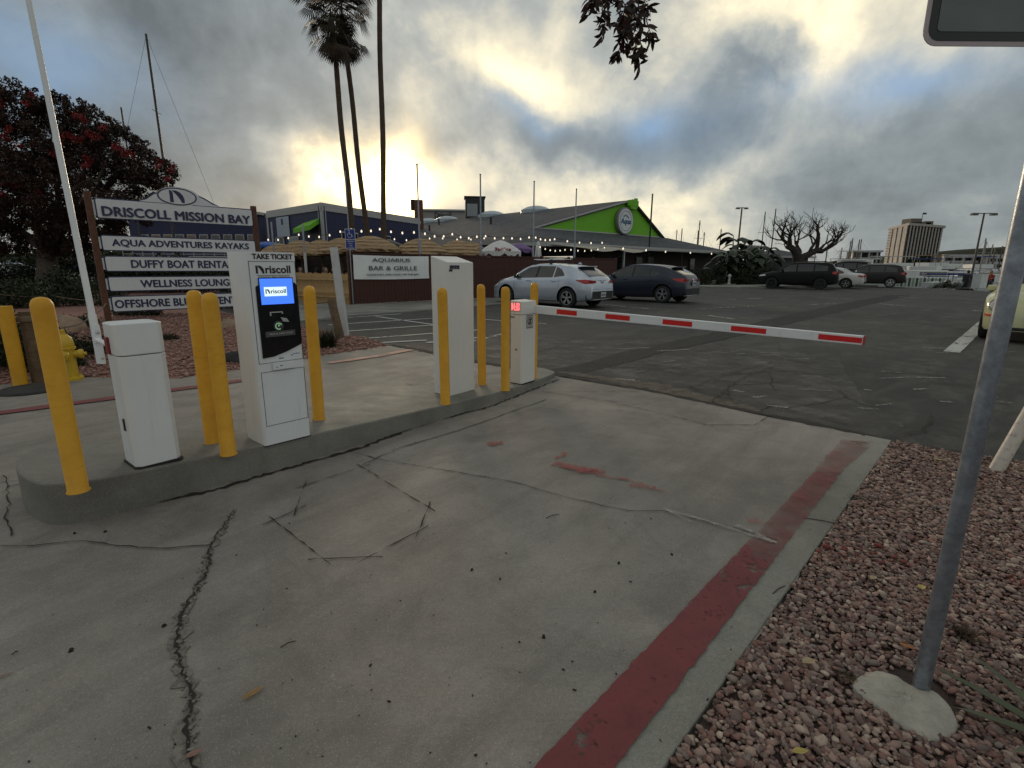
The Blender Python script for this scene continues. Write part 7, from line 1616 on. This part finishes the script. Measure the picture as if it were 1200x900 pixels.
# hills and far trees
b = MB(); rows = []; r = random.Random(3)
prof = [(880, 317), (960, 314), (1000, 312), (1040, 311), (1080, 302), (1100, 297.5), (1120, 297), (1140, 300), (1160, 300), (1180, 293), (1200, 290), (1260, 284), (1340, 280)]
for px, py in prof: p_ = at(px, py, 620); rows.append([(p_.x, p_.y+300, -1), (p_.x, p_.y+160, p_.z*.9), tuple(p_), (p_.x, p_.y-60, p_.z*.6), (p_.x, p_.y-110, -1)])
b.grid(rows); struct(b.build('hills', mat('distant hill scrub', (.020, .026, .014), .95, var=.4, scale=.02, spec=.1), smooth=True))
def treeline(a, c_, n, Y, h0, h1, m, seed, size=.9):
    r = random.Random(seed); cl = []
    for k in range(n): px = a+(c_-a)*r.random(); Y_ = Y*r.uniform(.95, 1.08); q_ = at(px, 315, Y_); h_ = h0+(h1-h0)*(.5+.5*math.sin(px*.21+seed))*r.uniform(.5, 1.1); 
    return cl
def trow(name, spec, m, seed, per=40, size=1.0):
    r = random.Random(seed); cl = []
    for (px, ytop, Y, w_) in spec:
        q_ = at(px, ytop, Y); wm = w_/598*Y
        for _ in range(14): z_ = r.uniform(-1, q_.z-.8); cl.append((q_.x+r.uniform(-1, 1)*wm*(1-.5*max(0, z_)/max(1, q_.z)), q_.y+r.uniform(-3, 3), z_, r.uniform(1., 2.)))
    return stuff(leafcloud(name, cl, per, size, m, None, seed, .5))
trow('far_woods', [(1072+i*5.5, 303+2.5*math.sin(i*1.7)-(2 if i > 2 else 0), 300, 4.5) for i in range(14)]+[(1150+i*7, 304+2*math.sin(i), 330, 5) for i in range(9)], LF_GRN, 41, 170, 1.3)
trow('far_woods', [(968+i*5, 309+2.5*math.sin(i*2.1), 240, 3.5) for i in range(14)], LF_FAR, 42, 40, .8)
trow('far_woods', [(-60+i*13, 297+4*math.sin(i*1.9), 62, 9) for i in range(30)], LF_GRN, 43, 70, .45)
bush(150, 335, 27, (5.5, 1.0, 1.9, .5), 150, 80, .09, LF_GRN, 'long dark hedge behind the sign board', 'hedge', 'hedge', 51)
bush(250, 335, 30, (4.5, 1.0, 1.7, .5), 110, 80, .09, LF_GRN, 'dark hedge behind the right half of the sign board, left of the ticket kiosk', 'hedge', 'hedge', 52)
# parked cars far left under the tree
for px, py, lab, src in [(22, 325, 'silver grey car far left below the tree canopy', 0), (104, 322, 'dark tall car far left between the tree trunk and the sign post', 2)]:
    q_ = g(px, py); c_ = copy_tree(cars[src], lab, (q_[0], q_[1], 0), .4)
